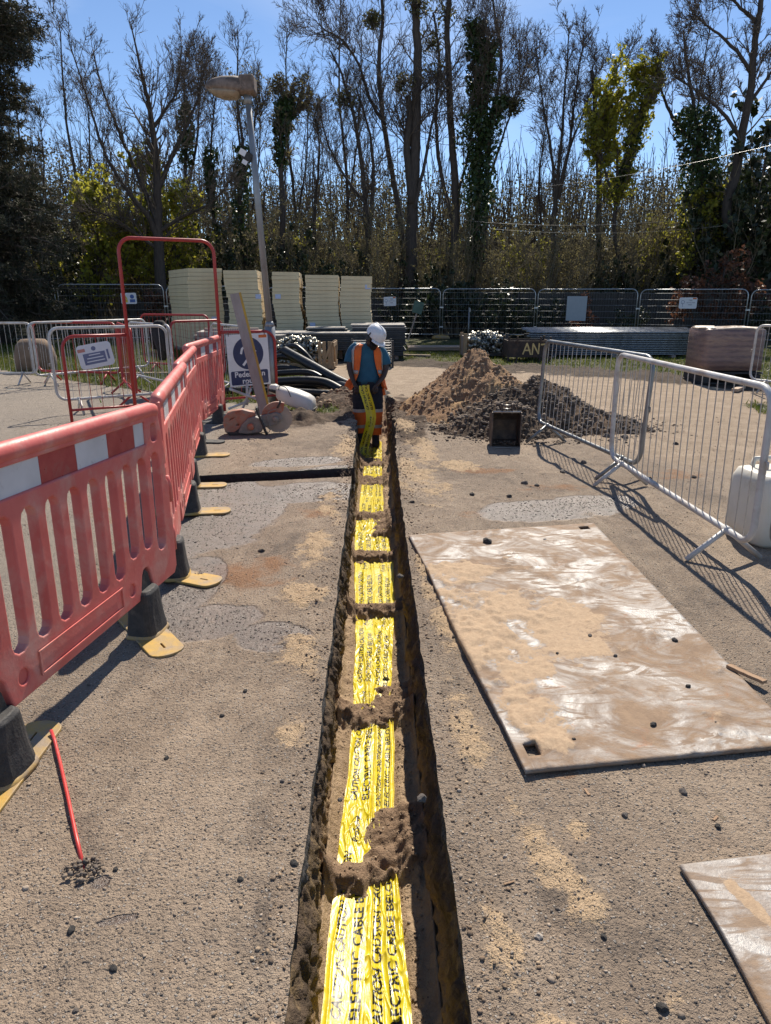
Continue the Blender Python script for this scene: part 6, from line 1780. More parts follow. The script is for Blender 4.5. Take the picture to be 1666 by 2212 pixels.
for s in (-1, 1):
    e = MB(); e.lathe([(.02, .0), (.042, .008), (.045, .03), (.036, .045), (.01, .05)], 18, mt @ rot(-90 * s, 0, 0), tuple(HC + mt @ Vector((-.01, s * .085, .0))))
    e.build('ear_defender', M_RUBBER, helm, smooth=True)
    MB().tube([HC + mt @ Vector((-.01, s * .125, .0)), HC + mt @ Vector((-.01, s * .135, .05)), HC + mt @ Vector((-.01, s * .12, .09))], .008, 6).build('arm', M_RUBBER, helm, smooth=True)
bd = MB(); bd.loft([[hp(.045 + f, u, 0) + rdir * (w * math.cos(t)) + fdir * (d_ * math.sin(t)) for t in [2 * PI * q / 16 for q in range(16)]] for u, w, d_, f in ((-.03, .072, .055, -.01), (-.07, .06, .056, .0), (-.105, .045, .045, .01), (-.125, .02, .02, .012))])
bd.build('beard', simple('black beard', (.009, .008, .007), None, .9, scale=40, bump=.5), wk, smooth=True)
for s in (-1, 1):
    MB().lathe([(.0, -.008), (.010, -.004), (.012, .0), (.010, .004), (.0, .008)], 10, None, tuple(hp(.082, .018, s * .034)), False, False).build('eye', simple('dark eye', (.02, .016, .014), None, .2) if s < 0 else bpy.data.materials['dark eye'], wk, smooth=True)

# ================================================================== VEGETATION
def bark(name, a, b): return simple(name, a, b, .9, scale=5, stretch=(4, 4, .8), bump=.4, bscale=18)
M_BARK = bark('grey brown bark', (.075, .06, .05), (.045, .037, .032))
M_TWIG = simple('twig bark', (.115, .09, .07), (.075, .06, .048), .85, scale=3)
M_TWIG_L = simple('pale olive stems', (.20, .165, .105), (.13, .105, .07), .85, scale=2)
M_IVY = leaf_mat('ivy leaf', (.022, .042, .014), (.055, .095, .028), .25, .45)
M_SPRING = leaf_mat('young yellow green leaf', (.24, .25, .03), (.42, .39, .05), .6)
M_OLIVE = leaf_mat('olive bud leaf', (.12, .108, .055), (.23, .20, .09), .5, .8)
M_DARKL = leaf_mat('dark evergreen leaf', (.014, .024, .010), (.045, .06, .022), .2, .45)
M_RUSSET = leaf_mat('dead russet leaf', (.10, .042, .024), (.20, .085, .045), .4)
M_NEEDLE = leaf_mat('conifer needle', (.022, .03, .017), (.075, .072, .042), .25, .7)
M_MIST = leaf_mat('mistletoe', (.07, .075, .03), (.13, .125, .05), .4)

def tubes_np(PL, RD, n):
    """PL [N,k,3], RD [N,k] -> verts, quads"""
    PL = np.asarray(PL, float); RD = np.asarray(RD, float)
    N, k, _ = PL.shape
    T = np.empty_like(PL); T[:, 1:-1] = PL[:, 2:] - PL[:, :-2]; T[:, 0] = PL[:, 1] - PL[:, 0]; T[:, -1] = PL[:, -1] - PL[:, -2]
    T /= np.linalg.norm(T, axis=2, keepdims=True) + 1e-9
    ref = np.where(np.abs(T[:, :1, 2:3]) > .8, np.array([[[1., .1, 0]]]), np.array([[[0, .1, 1.]]]))
    A = np.cross(T, np.broadcast_to(ref, T.shape)); A /= np.linalg.norm(A, axis=2, keepdims=True) + 1e-9
    B = np.cross(T, A)
    th = np.arange(n) * 2 * PI / n
    V = PL[:, :, None] + RD[:, :, None, None] * (A[:, :, None] * np.cos(th)[None, None, :, None] + B[:, :, None] * np.sin(th)[None, None, :, None])
    idx = np.arange(N * k * n).reshape(N, k, n)
    a = idx[:, :-1]; b = idx[:, 1:]
    F = np.stack([a, np.roll(a, -1, 2), np.roll(b, -1, 2), b], -1).reshape(-1, 4)
    return V.reshape(-1, 3), F

def grow(P0, D0, L, rg, k=5, up=.25, wob=.22):
    """N curved branches from points P0 along D0 with lengths L"""
    N = len(P0); P = np.empty((N, k, 3)); P[:, 0] = P0; d = D0.copy()
    for i in range(1, k):
        d = d + rg.normal(0, wob, (N, 3)) + np.array([0, 0, up])
        d /= np.linalg.norm(d, axis=1, keepdims=True)
        P[:, i] = P[:, i - 1] + d * (L / (k - 1))[:, None]
    return P
def along(P, t):
    N, k, _ = P.shape; s = t * (k - 1); i = np.minimum(s.astype(int), k - 2); f = (s - i)[:, None]
    r = np.arange(N); p = P[r, i] * (1 - f) + P[r, i + 1] * f; d = P[r, i + 1] - P[r, i]
    return p, d / (np.linalg.norm(d, axis=1, keepdims=True) + 1e-9)
def side_dir(d, rg, ang):
    N = len(d); q = rg.normal(0, 1, (N, 3)); q -= d * (q * d).sum(1, keepdims=True); q /= np.linalg.norm(q, axis=1, keepdims=True) + 1e-9
    a = np.radians(ang) * rg.uniform(.7, 1.3, N); return d * np.cos(a)[:, None] + q * np.sin(a)[:, None]
def spawn(P, L, per, lo, hi, lf, ang, rg, k=4, up=.2, wob=.2):
    idx = np.repeat(np.arange(len(P)), per); t = rg.uniform(lo, hi, len(idx))
    p, d = along(P[idx], t)
    ln = L[idx] * lf * (1.15 - t * .75) * rg.uniform(.6, 1.3, len(idx))
    return grow(p, side_dir(d, rg, ang), ln, rg, k, up, wob), ln
def leaves_np(P, size, rg, droop=0.0, aspect=1.5):
    N = len(P); a = rg.normal(0, 1, (N, 3)); a /= np.linalg.norm(a, axis=1, keepdims=True); a[:, 2] -= droop
    b = np.cross(a, rg.normal(0, 1, (N, 3))); b /= np.linalg.norm(b, axis=1, keepdims=True) + 1e-9
    s = size * rg.uniform(.6, 1.35, N); a = a * (s * aspect / 2)[:, None]; b = b * (s / 2)[:, None]
    V = np.stack([P - a, P + b * .9 - a * .1, P + a, P - b * .9 - a * .1], 1).reshape(-1, 3)
    return V, np.arange(N * 4).reshape(N, 4)
def leaf_obj(name, P, size, m, parent, rg, droop=0.0, aspect=1.5):
    V, F = leaves_np(P, size, rg, droop, aspect)
    return link(name, np_mesh(name, V, F, m, False, dict(tone=np.repeat(rg.random(len(P)), 4))), None, parent)

def tree(name, label, stems, seed, nb=26, ns=7, nt=5, blen=2.6, ang=48, lo=.30, twig_r=.009, leaf=None, leaf_n=0, leaf_s=.10, ivy=None, group='bare trees behind the fence', up=.22, wob=.14, mt=None, mtrunk=None):
    """stems: [(points, r0, r1)] in world space"""
    rg = np.random.default_rng(seed)
    b0 = Vector(stems[0][0][0]); b0 = Vector((b0.x, b0.y, 0)); off = np.array(b0)
    root = empty(name, b0, 0, label, 'tree', group)
    S, SR, SL = [], [], []
    mb = MB()
    for pts, r0, r1 in stems:
        sp_ = spline(pts, 5); n = len(sp_)
        q = np.array([tuple(p) for p in sp_]); q[:, 1] += np.cumsum(rg.normal(0, .03, n)); q[:, 0] += rg.normal(0, .012, n)
        rr = [r0 + (r1 - r0) * (i / (n - 1)) ** .8 for i in range(n)]
        mb.tube([Vector(p) - b0 for p in q], rr, 9)
        t = np.linspace(0, n - 1, 12); qi = np.stack([np.interp(t, np.arange(n), q[:, c]) for c in range(3)], -1)
        S.append(qi); L_ = np.linalg.norm(q[1:] - q[:-1], axis=1).sum(); SL.append(L_); SR.append((r0, r1))
    mb.build('trunk', mtrunk or M_BARK, root, smooth=True)
    S = np.array(S); SL = np.array(SL)
    per = max(2, nb // len(stems))
    idx = np.repeat(np.arange(len(S)), per); t = rg.uniform(lo, 1.0, len(idx)) ** .85
    p, d = along(S[idx], np.clip(t, 0, .999))
    ln = blen * (1.2 - t * .6) * rg.uniform(.5, 1.3, len(idx))
    B = grow(p, side_dir(d, rg, ang), ln, rg, 6, up * .6, wob * .8)
    r0s = np.array([a for a, b in SR])[idx]
    rb = np.clip(.22 * r0s * (1.15 - t), .012, .07)
    Vs, Fs, o_ = [], [], 0
    def put(P, r, n):
        nonlocal o_
        k = P.shape[1]; RD = r[:, None] * np.linspace(1, .35, k)[None]
        V, F = tubes_np(P - off, RD, n); Vs.append(V); Fs.append(F + o_); o_ += len(V)
    put(B, rb, 5)
    B2, l2 = spawn(B, ln, ns, .18, 1.0, .52, 45, rg, 5, up * .5, wob)
    put(B2, np.clip(np.repeat(rb, ns) * .5, twig_r * 1.15, .04), 4)
    B3, l3 = spawn(B2, l2, nt, .15, 1.0, .55, 42, rg, 4, up * .4, wob)
    put(B3, np.full(len(B3), twig_r), 3)
    link('crown', np_mesh('crown', np.concatenate(Vs), np.concatenate(Fs), mt or M_TWIG, False), None, root)
    if leaf and leaf_n:
        i = rg.integers(0, len(B3), leaf_n); pp, _ = along(B3[i], rg.uniform(.1, .999, leaf_n)); leaf_obj('foliage', pp - off + rg.normal(0, .05, (leaf_n, 3)), leaf_s, leaf, root, rg)
    if ivy:
        for (si, a, b, n, rad) in ivy:
            tt = rg.uniform(a, b, n); pp, _ = along(np.repeat(S[si][None], n, 0), tt)
            env = rad * (.55 + .6 * vnoise(tt * 14, tt * 0 + si, seed)) * np.sqrt(rg.random(n))
            az = rg.uniform(0, 6.28, n); pp = pp + np.stack([np.cos(az) * env, np.sin(az) * env, rg.normal(0, .1, n)], -1)
            leaf_obj('ivy', pp - off, .13, M_IVY, root, rg, .3, 1.1)
    return root

# --- big individual trees, left to right
tree('spreading_tree', 'wide bare tree with forking limbs above the red arch', [
    ([(-7.9, 27, -.1), (-7.796, 27, 2.835), (-7.697, 27, 4.544), (-7.640, 27.2, 6.072), (-7.743, 27.4, 7.280), (-7.790, 27.3, 8.256), (-7.839, 27, 9.145), (-8.034, 27, 10.348)], .24, .012),
    ([(-7.768, 27, 3.464), (-7.980, 26.8, 4.218), (-8.417, 26.5, 4.859), (-8.971, 26.2, 5.903), (-9.208, 26, 6.914), (-9.505, 26, 8.396), (-9.683, 25.8, 9.569)], .12, .010),
    ([(-7.725, 27, 4.085), (-8.118, 27.3, 5.035), (-8.635, 27.6, 6.211), (-8.921, 27.6, 7.025), (-9.388, 27.8, 8.373), (-9.671, 28, 9.699)], .10, .02),
    ([(-7.638, 27, 5.148), (-7.102, 27.3, 6.386), (-6.664, 27.5, 7.159), (-6.172, 27.6, 8.122), (-5.757, 27.6, 9.323)], .10, .02),
    ([(-7.734, 27.4, 7.207), (-7.237, 27.3, 7.720), (-6.735, 27.2, 8.376), (-6.457, 27.2, 9.751)], .07, .018),
    ([(-7.799, 27, 3.151), (-8.342, 26.6, 3.589), (-9.113, 26.2, 4.157), (-9.877, 26, 4.430)], .08, .02),
    ([(-7.722, 27, 3.776), (-6.696, 26.8, 4.296), (-5.723, 26.6, 4.653), (-4.926, 26.5, 5.382)], .08, .02)], 501, 240, 7, 5, 1.55, 38, .12, .0065)
tree('slender_tree', 'slender bare tree with fine upright twigs left of the lamp post', [([(-7.2, 33, 0), (-8.168, 33, 4.643), (-7.994, 33, 7.391), (-7.893, 33, 9.486), (-7.673, 33, 11.166)], .13, .02), ([(-8.093, 33, 5.760), (-7.499, 33, 7.925), (-7.224, 33, 9.659), (-7.029, 33, 10.671)], .07, .015)], 511, 60, 8, 6, 1.9, 30, .3, .007, ivy=[(0, .45, .72, 900, .35)])
tree('ivy_tree', 'thin ivy-clad tree just left of the street lamp shaft', [([(-6.2, 32, 0), (-6.788, 32, 4.734), (-6.740, 32, 7.218), (-6.321, 32, 9.582)], .12, .02)], 513, 46, 8, 5, 1.7, 34, .3, .007, ivy=[(0, .35, .68, 900, .32)])
tree('ivy_tree', 'dark ivy-clad tree right behind the street lamp lantern', [([(-5.0, 31, 0), (-5.485, 31, 4.461), (-5.233, 31, 7.045), (-5.338, 31, 9.175)], .16, .03), ([(-5.361, 31, 5.857), (-4.824, 31, 7.712), (-4.468, 31, 9.178)], .08, .02)], 517, 50, 8, 5, 1.7, 36, .3, .007, M_OLIVE, 900, .06, ivy=[(0, .1, .7, 1500, .4)])
tree('ivy_tree', 'stubby ivy column with a crooked top right of the street lamp', [([(-4.0, 30.5, 0), (-3.657, 30.5, 4.764), (-3.696, 30.5, 6.796), (-3.503, 30.5, 8.264), (-3.371, 30.5, 8.823)], .15, .04), ([(-3.648, 30.5, 7.454), (-3.272, 30.5, 8.184), (-2.990, 30.5, 8.506)], .07, .02)], 521, 44, 8, 5, 1.5, 40, .3, .009, M_OLIVE, 1500, .08, ivy=[(0, .45, .98, 1500, .36), (1, .1, .9, 300, .22)])
tree('slender_tree', 'bare tree of upright twigs between the ivy column and the tall group', [([(-2.6, 33, 0), (-2.591, 33, 4.651), (-2.309, 33, 7.407), (-2.504, 33, 8.816)], .10, .02)], 523, 40, 8, 5, 1.7, 36, .25, .007)
tree('bushy_tree', 'twiggy double-stemmed tree with witch-broom clumps left of the tall trunks', [([(-.9, 31.5, 0), (-0.249, 31.5, 3.051), (-0.365, 31.5, 5.585), (-0.646, 31.5, 7.825), (-1.121, 31.5, 9.639), (-1.647, 31.5, 10.756)], .17, .03), ([(-0.205, 31.5, 3.788), (-0.017, 31.5, 5.937), (-0.119, 31.5, 7.826), (-0.663, 31.5, 9.479)], .12, .03), ([(-0.330, 31.5, 5.231), (-1.180, 31.5, 6.284), (-1.908, 31.5, 7.652), (-2.148, 31.5, 9.147)], .07, .02)], 527, 85, 9, 7, 1.9, 45, .2, .0075)
tree('tall_tree', 'tall bare tree whose trunk curves left up to the picture top', [([(.8, 32, 0), (1.217, 32, 2.314), (1.162, 32, 4.564), (0.741, 32, 6.715), (0.377, 32, 8.775), (0.230, 32, 10.588), (0.418, 32, 12.023), (0.275, 32, 13.564), (0.138, 32, 15.055)], .16, .05), ([(0.509, 32, 8.269), (-0.113, 32, 9.192), (-0.570, 32, 10.423), (-1.204, 32, 11.304), (-1.930, 32, 11.696), (-2.286, 32, 12.009)], .08, .02)], 531, 70, 8, 6, 2.3, 45, .35, .009)
tree('tall_tree', 'thickest dark trunk of the tall trees, with a broken stub beside it', [([(1.35, 31, 0), (1.571, 31, 2.291), (1.586, 31, 4.471), (1.689, 31, 6.896), (1.719, 31, 8.880), (1.748, 31, 10.782), (1.621, 31, 12.307), (1.529, 31, 14.070), (1.455, 31, 16.041)], .31, .10), ([(1.578, 31, 5.177), (1.370, 31, 7.064), (1.433, 31, 8.227), (1.405, 31, 9.121)], .17, .12), ([(1.675, 31, 5.001), (2.085, 31, 6.728), (2.373, 31, 8.230), (2.719, 31, 9.206)], .09, .03)], 537, 60, 8, 6, 2.3, 48, .3, .009)
tree('tall_tree', 'tall straight trunk right of the thickest one, with mistletoe balls', [([(3.0, 32, 0), (3.424, 32, 3.077), (3.473, 32, 5.477), (3.231, 32, 7.765), (3.080, 32, 9.784), (2.954, 32, 11.721), (3.013, 32, 13.581), (2.920, 32, 15.657)], .21, .08), ([(3.421, 32, 4.567), (2.992, 32, 5.835), (2.663, 32, 7.418), (2.569, 32, 9.118), (2.645, 32, 10.761), (2.392, 32, 12.190)], .11, .04), ([(3.439, 32, 5.296), (3.928, 32, 7.074), (4.108, 32, 8.450)], .08, .03)], 541, 70, 8, 6, 2.2, 45, .3, .009)
tree('ivy_tree', 'tall column of dark ivy right of the straight trunks', [([(4.2, 31.5, 0), (4.333, 31.5, 3.793), (4.370, 31.5, 6.297), (4.293, 31.5, 8.677), (4.148, 31.5, 10.465), (4.059, 31.5, 11.801)], .16, .05), ([(4.355, 31.5, 7.161), (4.900, 31.5, 8.513), (5.284, 31.5, 9.093)], .07, .03), ([(4.300, 31.5, 8.511), (4.640, 31.5, 10.147), (4.560, 31.5, 11.101)], .06, .02)], 547, 60, 8, 6, 2.6, 40, .35, .008, ivy=[(0, .15, .999, 5200, .55), (1, .2, .999, 900, .33), (2, .1, .95, 800, .3), (0, .3, .6, 1300, .95)])
tree('arching_tree', 'fine-twigged bare tree arching into the sky gap right of the ivy column', [([(5.2, 34, 0), (5.077, 34, 5.531), (5.152, 34, 8.521), (5.528, 34, 11.175), (5.142, 34, 13.033), (4.889, 34, 14.341)], .14, .03), ([(5.086, 34, 6.295), (5.679, 34, 8.158), (6.292, 34, 9.957), (6.530, 34, 11.007)], .07, .015)], 551, 70, 8, 6, 2.5, 38, .3, .008)
tree('clump_tree', 'vase-shaped clump of bare stems in the middle right sky', [([(8.6, 33, 0), (8.046, 33, 3.127), (7.955, 33, 5.793), (8.034, 33, 7.972), (8.032, 33, 10.060), (8.030, 33, 12.063)], .14, .02), ([(8.010, 33, 5.045), (7.635, 33, 7.435), (7.156, 33, 9.198), (6.799, 33, 11.066)], .09, .015), ([(8.071, 33, 5.607), (8.421, 33, 7.617), (8.561, 33, 9.549), (8.721, 33, 11.573)], .10, .015), ([(7.982, 33, 5.420), (8.395, 33, 7.437), (8.939, 33, 9.031), (9.350, 33, 10.574)], .07, .015)], 557, 110, 8, 6, 1.8, 30, .25, .009)
tree('dead_tree', 'dark snapped-top trunk behind the yellow-green tree', [([(10.9, 33, 0), (10.082, 33, 3.905), (9.759, 33, 6.534), (9.392, 33, 9.032), (9.086, 33, 10.489)], .16, .08), ([(9.483, 33, 8.683), (9.841, 33, 9.897), (10.126, 33, 10.578), (10.655, 33, 11.084)], .06, .02)], 563, 34, 8, 5, 1.8, 45, .4, .009)
tree('yellow_green_tree', 'young leafing yellow-green tree at the right of the picture', [([(11.6, 31, 0), (10.134, 31, 3.765), (10.018, 31, 5.890), (9.628, 31, 7.924), (9.300, 31, 9.393)], .13, .02), ([(9.996, 31, 5.542), (10.445, 31, 7.258), (10.657, 31, 8.751), (10.696, 31, 9.559)], .09, .02), ([(10.031, 31, 5.192), (9.271, 31, 6.747), (9.038, 31, 8.253)], .07, .02)], 567, 110, 8, 5, 1.5, 45, .25, .008, M_SPRING, 9000, .105, ivy=[(1, .1, .6, 1200, .35)])
tree('crooked_tree', 'bare crooked-limbed tree left of the big right-hand trunk', [([(15.6, 31, 0), (13.945, 31, 3.038), (13.504, 31, 5.550), (12.942, 31, 7.601), (12.581, 31, 8.921), (12.118, 31, 10.360), (11.908, 31, 11.295)], .18, .03), ([(13.002, 31, 7.434), (12.004, 31, 8.346), (11.413, 31, 9.402), (11.189, 31, 10.513)], .10, .02), ([(13.104, 31, 7.097), (13.367, 31, 8.597), (13.150, 31, 9.889)], .08, .02)], 571, 85, 8, 6, 1.6, 48, .3, .009, ivy=[(0, .1, .62, 5000, 1.0)])
tree('crooked_tree', 'large bare tree leaning out of the top right corner', [([(17.8, 29, 0), (14.000, 29, 3.967), (13.858, 29, 6.107), (13.842, 29, 7.375), (13.917, 29, 8.910), (13.854, 29, 10.392), (13.872, 29, 11.541), (13.812, 29, 12.935)], .24, .07), ([(13.866, 29, 7.218), (13.027, 29, 8.146), (11.882, 29, 8.902), (11.060, 29, 9.273)], .09, .02), ([(13.908, 29, 8.302), (14.445, 29, 9.063), (14.982, 29, 9.958)], .09, .03), ([(13.881, 29, 9.360), (13.062, 29, 10.242), (12.132, 29, 10.818), (11.569, 29, 11.245)], .08, .02), ([(13.880, 29, 10.971), (13.036, 29, 11.537), (12.432, 29, 12.236)], .08, .02)], 577, 100, 8, 6, 1.7, 45, .3, .010)
for (px, Y, top, seed, lab) in ((150, 36, 250, 601, 'thin bare tree far left behind the conifer edge'), (560, 36, 200, 602, 'thin background tree right of the lantern'), (650, 37, 200, 603, 'thin background tree left of the twiggy double stem'), (750, 38, 120, 604, 'faint background tree left of the tall trunks'), (1130, 38, 330, 605, 'low background tree in the sky gap'), (1420, 37, 190, 606, 'thin background tree right of the yellow-green one'), (1560, 36, 250, 607, 'thin background tree near the big right-hand trunk'), (240, 34, 190, 608, 'thin bare tree behind the spreading tree'), (1640, 35, 200, 609, 'thin background tree at the right edge')):
    x = (px - 808) / 1500 * Y * 1.03; zt = 1.58 + (638 - top) / 1500 * Y * 1.08
    tree('slender_tree', lab, [([(x, Y, 0), (x + .2, Y, zt * .4), (x - .1, Y, zt * .7), (x + .1, Y, zt)], .12, .02), ([(x + .15, Y, zt * .35), (x + .8, Y, zt * .6), (x + 1.0, Y, zt * .85)], .06, .015)], seed, 50, 7, 5, 1.9, 36, .2, .0075)
# --- yellow-green leafing understorey at the left
tree('yellow_green_tree', 'yellow-leafing small tree low behind the spreading tree', [([(-8.9, 29, 0), (-9.0, 29, 2.5), (-8.7, 29, 4.6), (-8.9, 29, 6.0)], .10, .02), ([(-8.9, 29, 1.2), (-9.9, 29.2, 3.2), (-10.5, 29, 5.2)], .06, .015), ([(-8.9, 29, 1.5), (-7.9, 29.3, 3.4), (-7.4, 29, 4.8)], .06, .015)], 611, 90, 8, 5, 1.6, 50, .1, .008, M_SPRING, 6500, .12, group='leafing small trees')
tree('yellow_green_tree', 'yellow-leafing small tree between the conifer and the arch', [([(-10.6, 28, 0), (-10.5, 28, 2.0), (-10.3, 28, 3.6), (-10.4, 28, 4.6)], .08, .02), ([(-10.6, 28, .8), (-9.6, 28.2, 2.4), (-9.2, 28, 3.6)], .05, .015)], 613, 70, 8, 5, 1.5, 50, .1, .008, M_SPRING, 4500, .12, group='leafing small trees')
tree('yellow_green_tree', 'olive-yellow small tree low at the right under the bare trees', [([(13.2, 30, 0), (13.3, 30, 2.0), (13.1, 30, 3.8), (13.3, 30, 5.0)], .08, .02), ([(13.2, 30, 1), (14.2, 30.2, 2.8), (14.6, 30, 4.2)], .05, .015)], 617, 70, 8, 5, 1.5, 50, .1, .008, M_SPRING, 3500, .11, group='leafing small trees')
tree('russet_tree', 'small beech with dead russet leaves behind the mesh fence', [([(12.3, 25.6, 0), (12.35, 25.6, 1.2), (12.3, 25.6, 2.2), (12.4, 25.6, 2.7)], .06, .015), ([(12.3, 25.6, .3), (11.5, 25.7, 1.0), (10.9, 25.6, 1.5)], .035, .01), ([(12.3, 25.6, .4), (13.0, 25.7, 1.2), (13.3, 25.6, 1.7)], .035, .01)], 621, 60, 7, 5, 1.0, 60, .1, .006, M_RUSSET, 4200, .085, group='russet shrubs', up=.05)
tree('russet_tree', 'low russet shrub beneath the grey sheet on the fence', [([(7.95, 27.6, 0), (7.9, 27.6, .7), (8.0, 27.6, 1.3)], .04, .01)], 623, 24, 6, 4, .55, 55, .1, .006, M_RUSSET, 900, .08, group='russet shrubs', up=.05)
tree('russet_tree', 'small russet shrub at the left fence beside the safety notice', [([(-8.0, 26.4, 0), (-8.0, 26.4, .8), (-7.9, 26.4, 1.5)], .04, .01)], 627, 26, 6, 4, .7, 55, .1, .006, M_RUSSET, 900, .08, group='russet shrubs', up=.05)

# --- mistletoe balls in the tall trees
for i, (p, r, lab) in enumerate([((0.015, 32, 11.989), .42, 'round mistletoe ball high on the left-curving trunk'), ((1.201, 31, 9.552), .40, 'mistletoe clump on the thick trunk'), ((2.395, 32, 11.161), .5, 'mistletoe clump left of the straight trunk top'), ((2.923, 32, 12.193), .5, 'mistletoe near the picture top on the straight trunk'), ((2.511, 32, 10.028), .55, 'mistletoe clump mid-height between the tall trunks'), ((5.631, 31.5, 8.880), .5, 'drooping mistletoe ball right of the ivy column'), ((-1.131, 31.5, 9.069), .45, 'dense twig clump in the double-stemmed tree'), ((1.764, 31, 12.157), .4, 'mistletoe at the top of the thick trunk')]):
    rg = np.random.default_rng(700 + i)
    root = empty('mistletoe', p, 0, lab, 'mistletoe', 'mistletoe in the tall trees')
    n = 320 if i in (0, 5) else 170; q = rg.normal(0, 1, (n, 3)); q /= np.linalg.norm(q, axis=1, keepdims=True); q *= (r * (1.0 if i in (0, 5) else 1.35) * rg.random(n) ** .6)[:, None]; q[:, 2] *= .85
    leaf_obj('leaves', q, .075, M_MIST, root, rg, 0, 2.4)
    d = rg.normal(0, 1, (60, 3)); d /= np.linalg.norm(d, axis=1, keepdims=True)
    B = grow(np.zeros((60, 3)), d, np.full(60, r), rg, 4, 0, .2); V, F = tubes_np(B, np.full((60, 4), .009), 3); link('stems', np_mesh('stems', V, F, M_TWIG), None, root)

# --- conifer at the left edge
rg = np.random.default_rng(801)
con = empty('cedar_tree', (-12.45, 24.1, 0), 0, 'dark drooping conifer filling the left edge of the picture', 'tree')
MB().tube([(0, 0, -.1), (.1, 0, 5), (0, 0, 10), (.1, 0, 16)], [.42, .34, .24, .08], 12).build('trunk', M_BARK, con, smooth=True)
P0, D0, LL = [], [], []
for i in range(420):
    z = .9 + 15 * rg.random() ** 1.0; a = rg.uniform(0, 6.28)
    P0.append((0, 0, z)); D0.append((math.cos(a), math.sin(a), .28)); LL.append(np.interp(z, [0, 3.5, 5.2, 7.2, 9, 11, 13, 16], [3.2, 2.9, 2.2, 1.8, 2.6, 2.9, 2.3, 1.2]) * rg.uniform(.75, 1.1))
B = grow(np.array(P0), np.array(D0), np.array(LL), rg, 8, -.07, .10)
V, F = tubes_np(B, np.linspace(.05, .01, 8)[None] * np.ones((420, 1)), 5); link('boughs', np_mesh('boughs', V, F, M_TWIG), None, con)
B2, l2 = spawn(B, np.array(LL), 30, .12, 1.0, .30, 55, rg, 4, -.14, .15)
V, F = tubes_np(B2, np.linspace(.014, .006, 4)[None] * np.ones((len(B2), 1)), 3); link('branchlets', np_mesh('branchlets', V, F, M_TWIG), None, con)
n = 230000; i = rg.integers(0, len(B2), n); pp, _ = along(B2[i], rg.uniform(0, .999, n)); leaf_obj('needles', pp + rg.normal(0, .045, (n, 3)), .034, M_NEEDLE, con, rg, .15, 4.5)

# --- thicket shrubs
def shrub_meshes(seed, h, ns, leafm, leaf_n, leaf_s, spread=.35, mt=None):
    rg = np.random.default_rng(seed)
    a = rg.uniform(0, 6.28, ns); q = rg.random(ns) ** .5
    D0 = np.stack([np.cos(a) * spread * q, np.sin(a) * spread * q, np.ones(ns)], -1); D0 /= np.linalg.norm(D0, axis=1, keepdims=True)
    P0 = np.stack([np.cos(a) * .35 * q, np.sin(a) * .35 * q, np.zeros(ns)], -1); L_ = h * rg.uniform(.6, 1.05, ns)
    A = grow(P0, D0, L_, rg, 7, .08, .09); Vs, Fs, o_ = [], [], 0
    def put(P, r0, r1, n):
        nonlocal o_
        V, F = tubes_np(P, np.linspace(r0, r1, P.shape[1])[None] * np.ones((len(P), 1)), n); Vs.append(V); Fs.append(F + o_); o_ += len(V)
    put(A, .026, .008, 4)
    B_, l2 = spawn(A, L_, 9, .2, 1.0, .30, 32, rg, 4, .15, .15); put(B_, .011, .006, 3)
    C_, l3 = spawn(B_, l2, 4, .2, 1.0, .5, 38, rg, 3, .12, .15); put(C_, .008, .005, 3)
    me1 = np_mesh('stems', np.concatenate(Vs), np.concatenate(Fs), mt or M_TWIG_L)
    i = rg.integers(0, len(C_), leaf_n); pp, _ = along(C_[i], rg.uniform(.1, .999, leaf_n))
    V, F = leaves_np(pp + rg.normal(0, .03, (leaf_n, 3)), leaf_s, rg)
    me2 = np_mesh('foliage', V, F, leafm, False, dict(tone=np.repeat(rg.random(leaf_n), 4)))
    return me1, me2
KIND = {'bare': [shrub_meshes(900 + k, 5.4, 26, M_OLIVE, 4200, .05) for k in range(3)],
        'ever': [shrub_meshes(920 + k, 4.2, 22, M_DARKL, 4200, .12, .5) for k in range(2)],
        'low': [shrub_meshes(940 + k, 2.0, 22, M_DARKL, 2000, .10, .8) for k in range(2)],
        'green': [shrub_meshes(960, 4.4, 20, M_SPRING, 2600, .10, .45)]}
LAB = {'bare': 'olive-brown twiggy shrub in the thicket behind the fence', 'ever': 'dark glossy evergreen shrub in the thicket', 'low': 'low dark evergreen bush at the fence foot', 'green': 'yellow-green leafing shrub deep in the thicket'}
MARKS = [(-13.5, 'far left behind the conifer'), (-10.5, 'behind the leftmost mesh fence bays'), (-8.3, 'below the wide spreading tree'), (-6.2, 'behind the leftmost yellow stack'), (-4.2, 'behind the street lamp'), (-2.2, 'behind the middle yellow stacks'), (0, 'behind the rightmost yellow stack'), (2, 'by the thickest trunk'), (4.1, 'by the tall ivy column'), (6.2, 'behind the steel stake'), (8.3, 'behind the blank grey sheet'), (10.5, 'below the clump of bare stems'), (12.6, 'below the yellow-green tree'), (15, 'behind the russet beech'), (17.5, 'behind the brick pallet'), (99, 'at the right edge')]
USED = {}
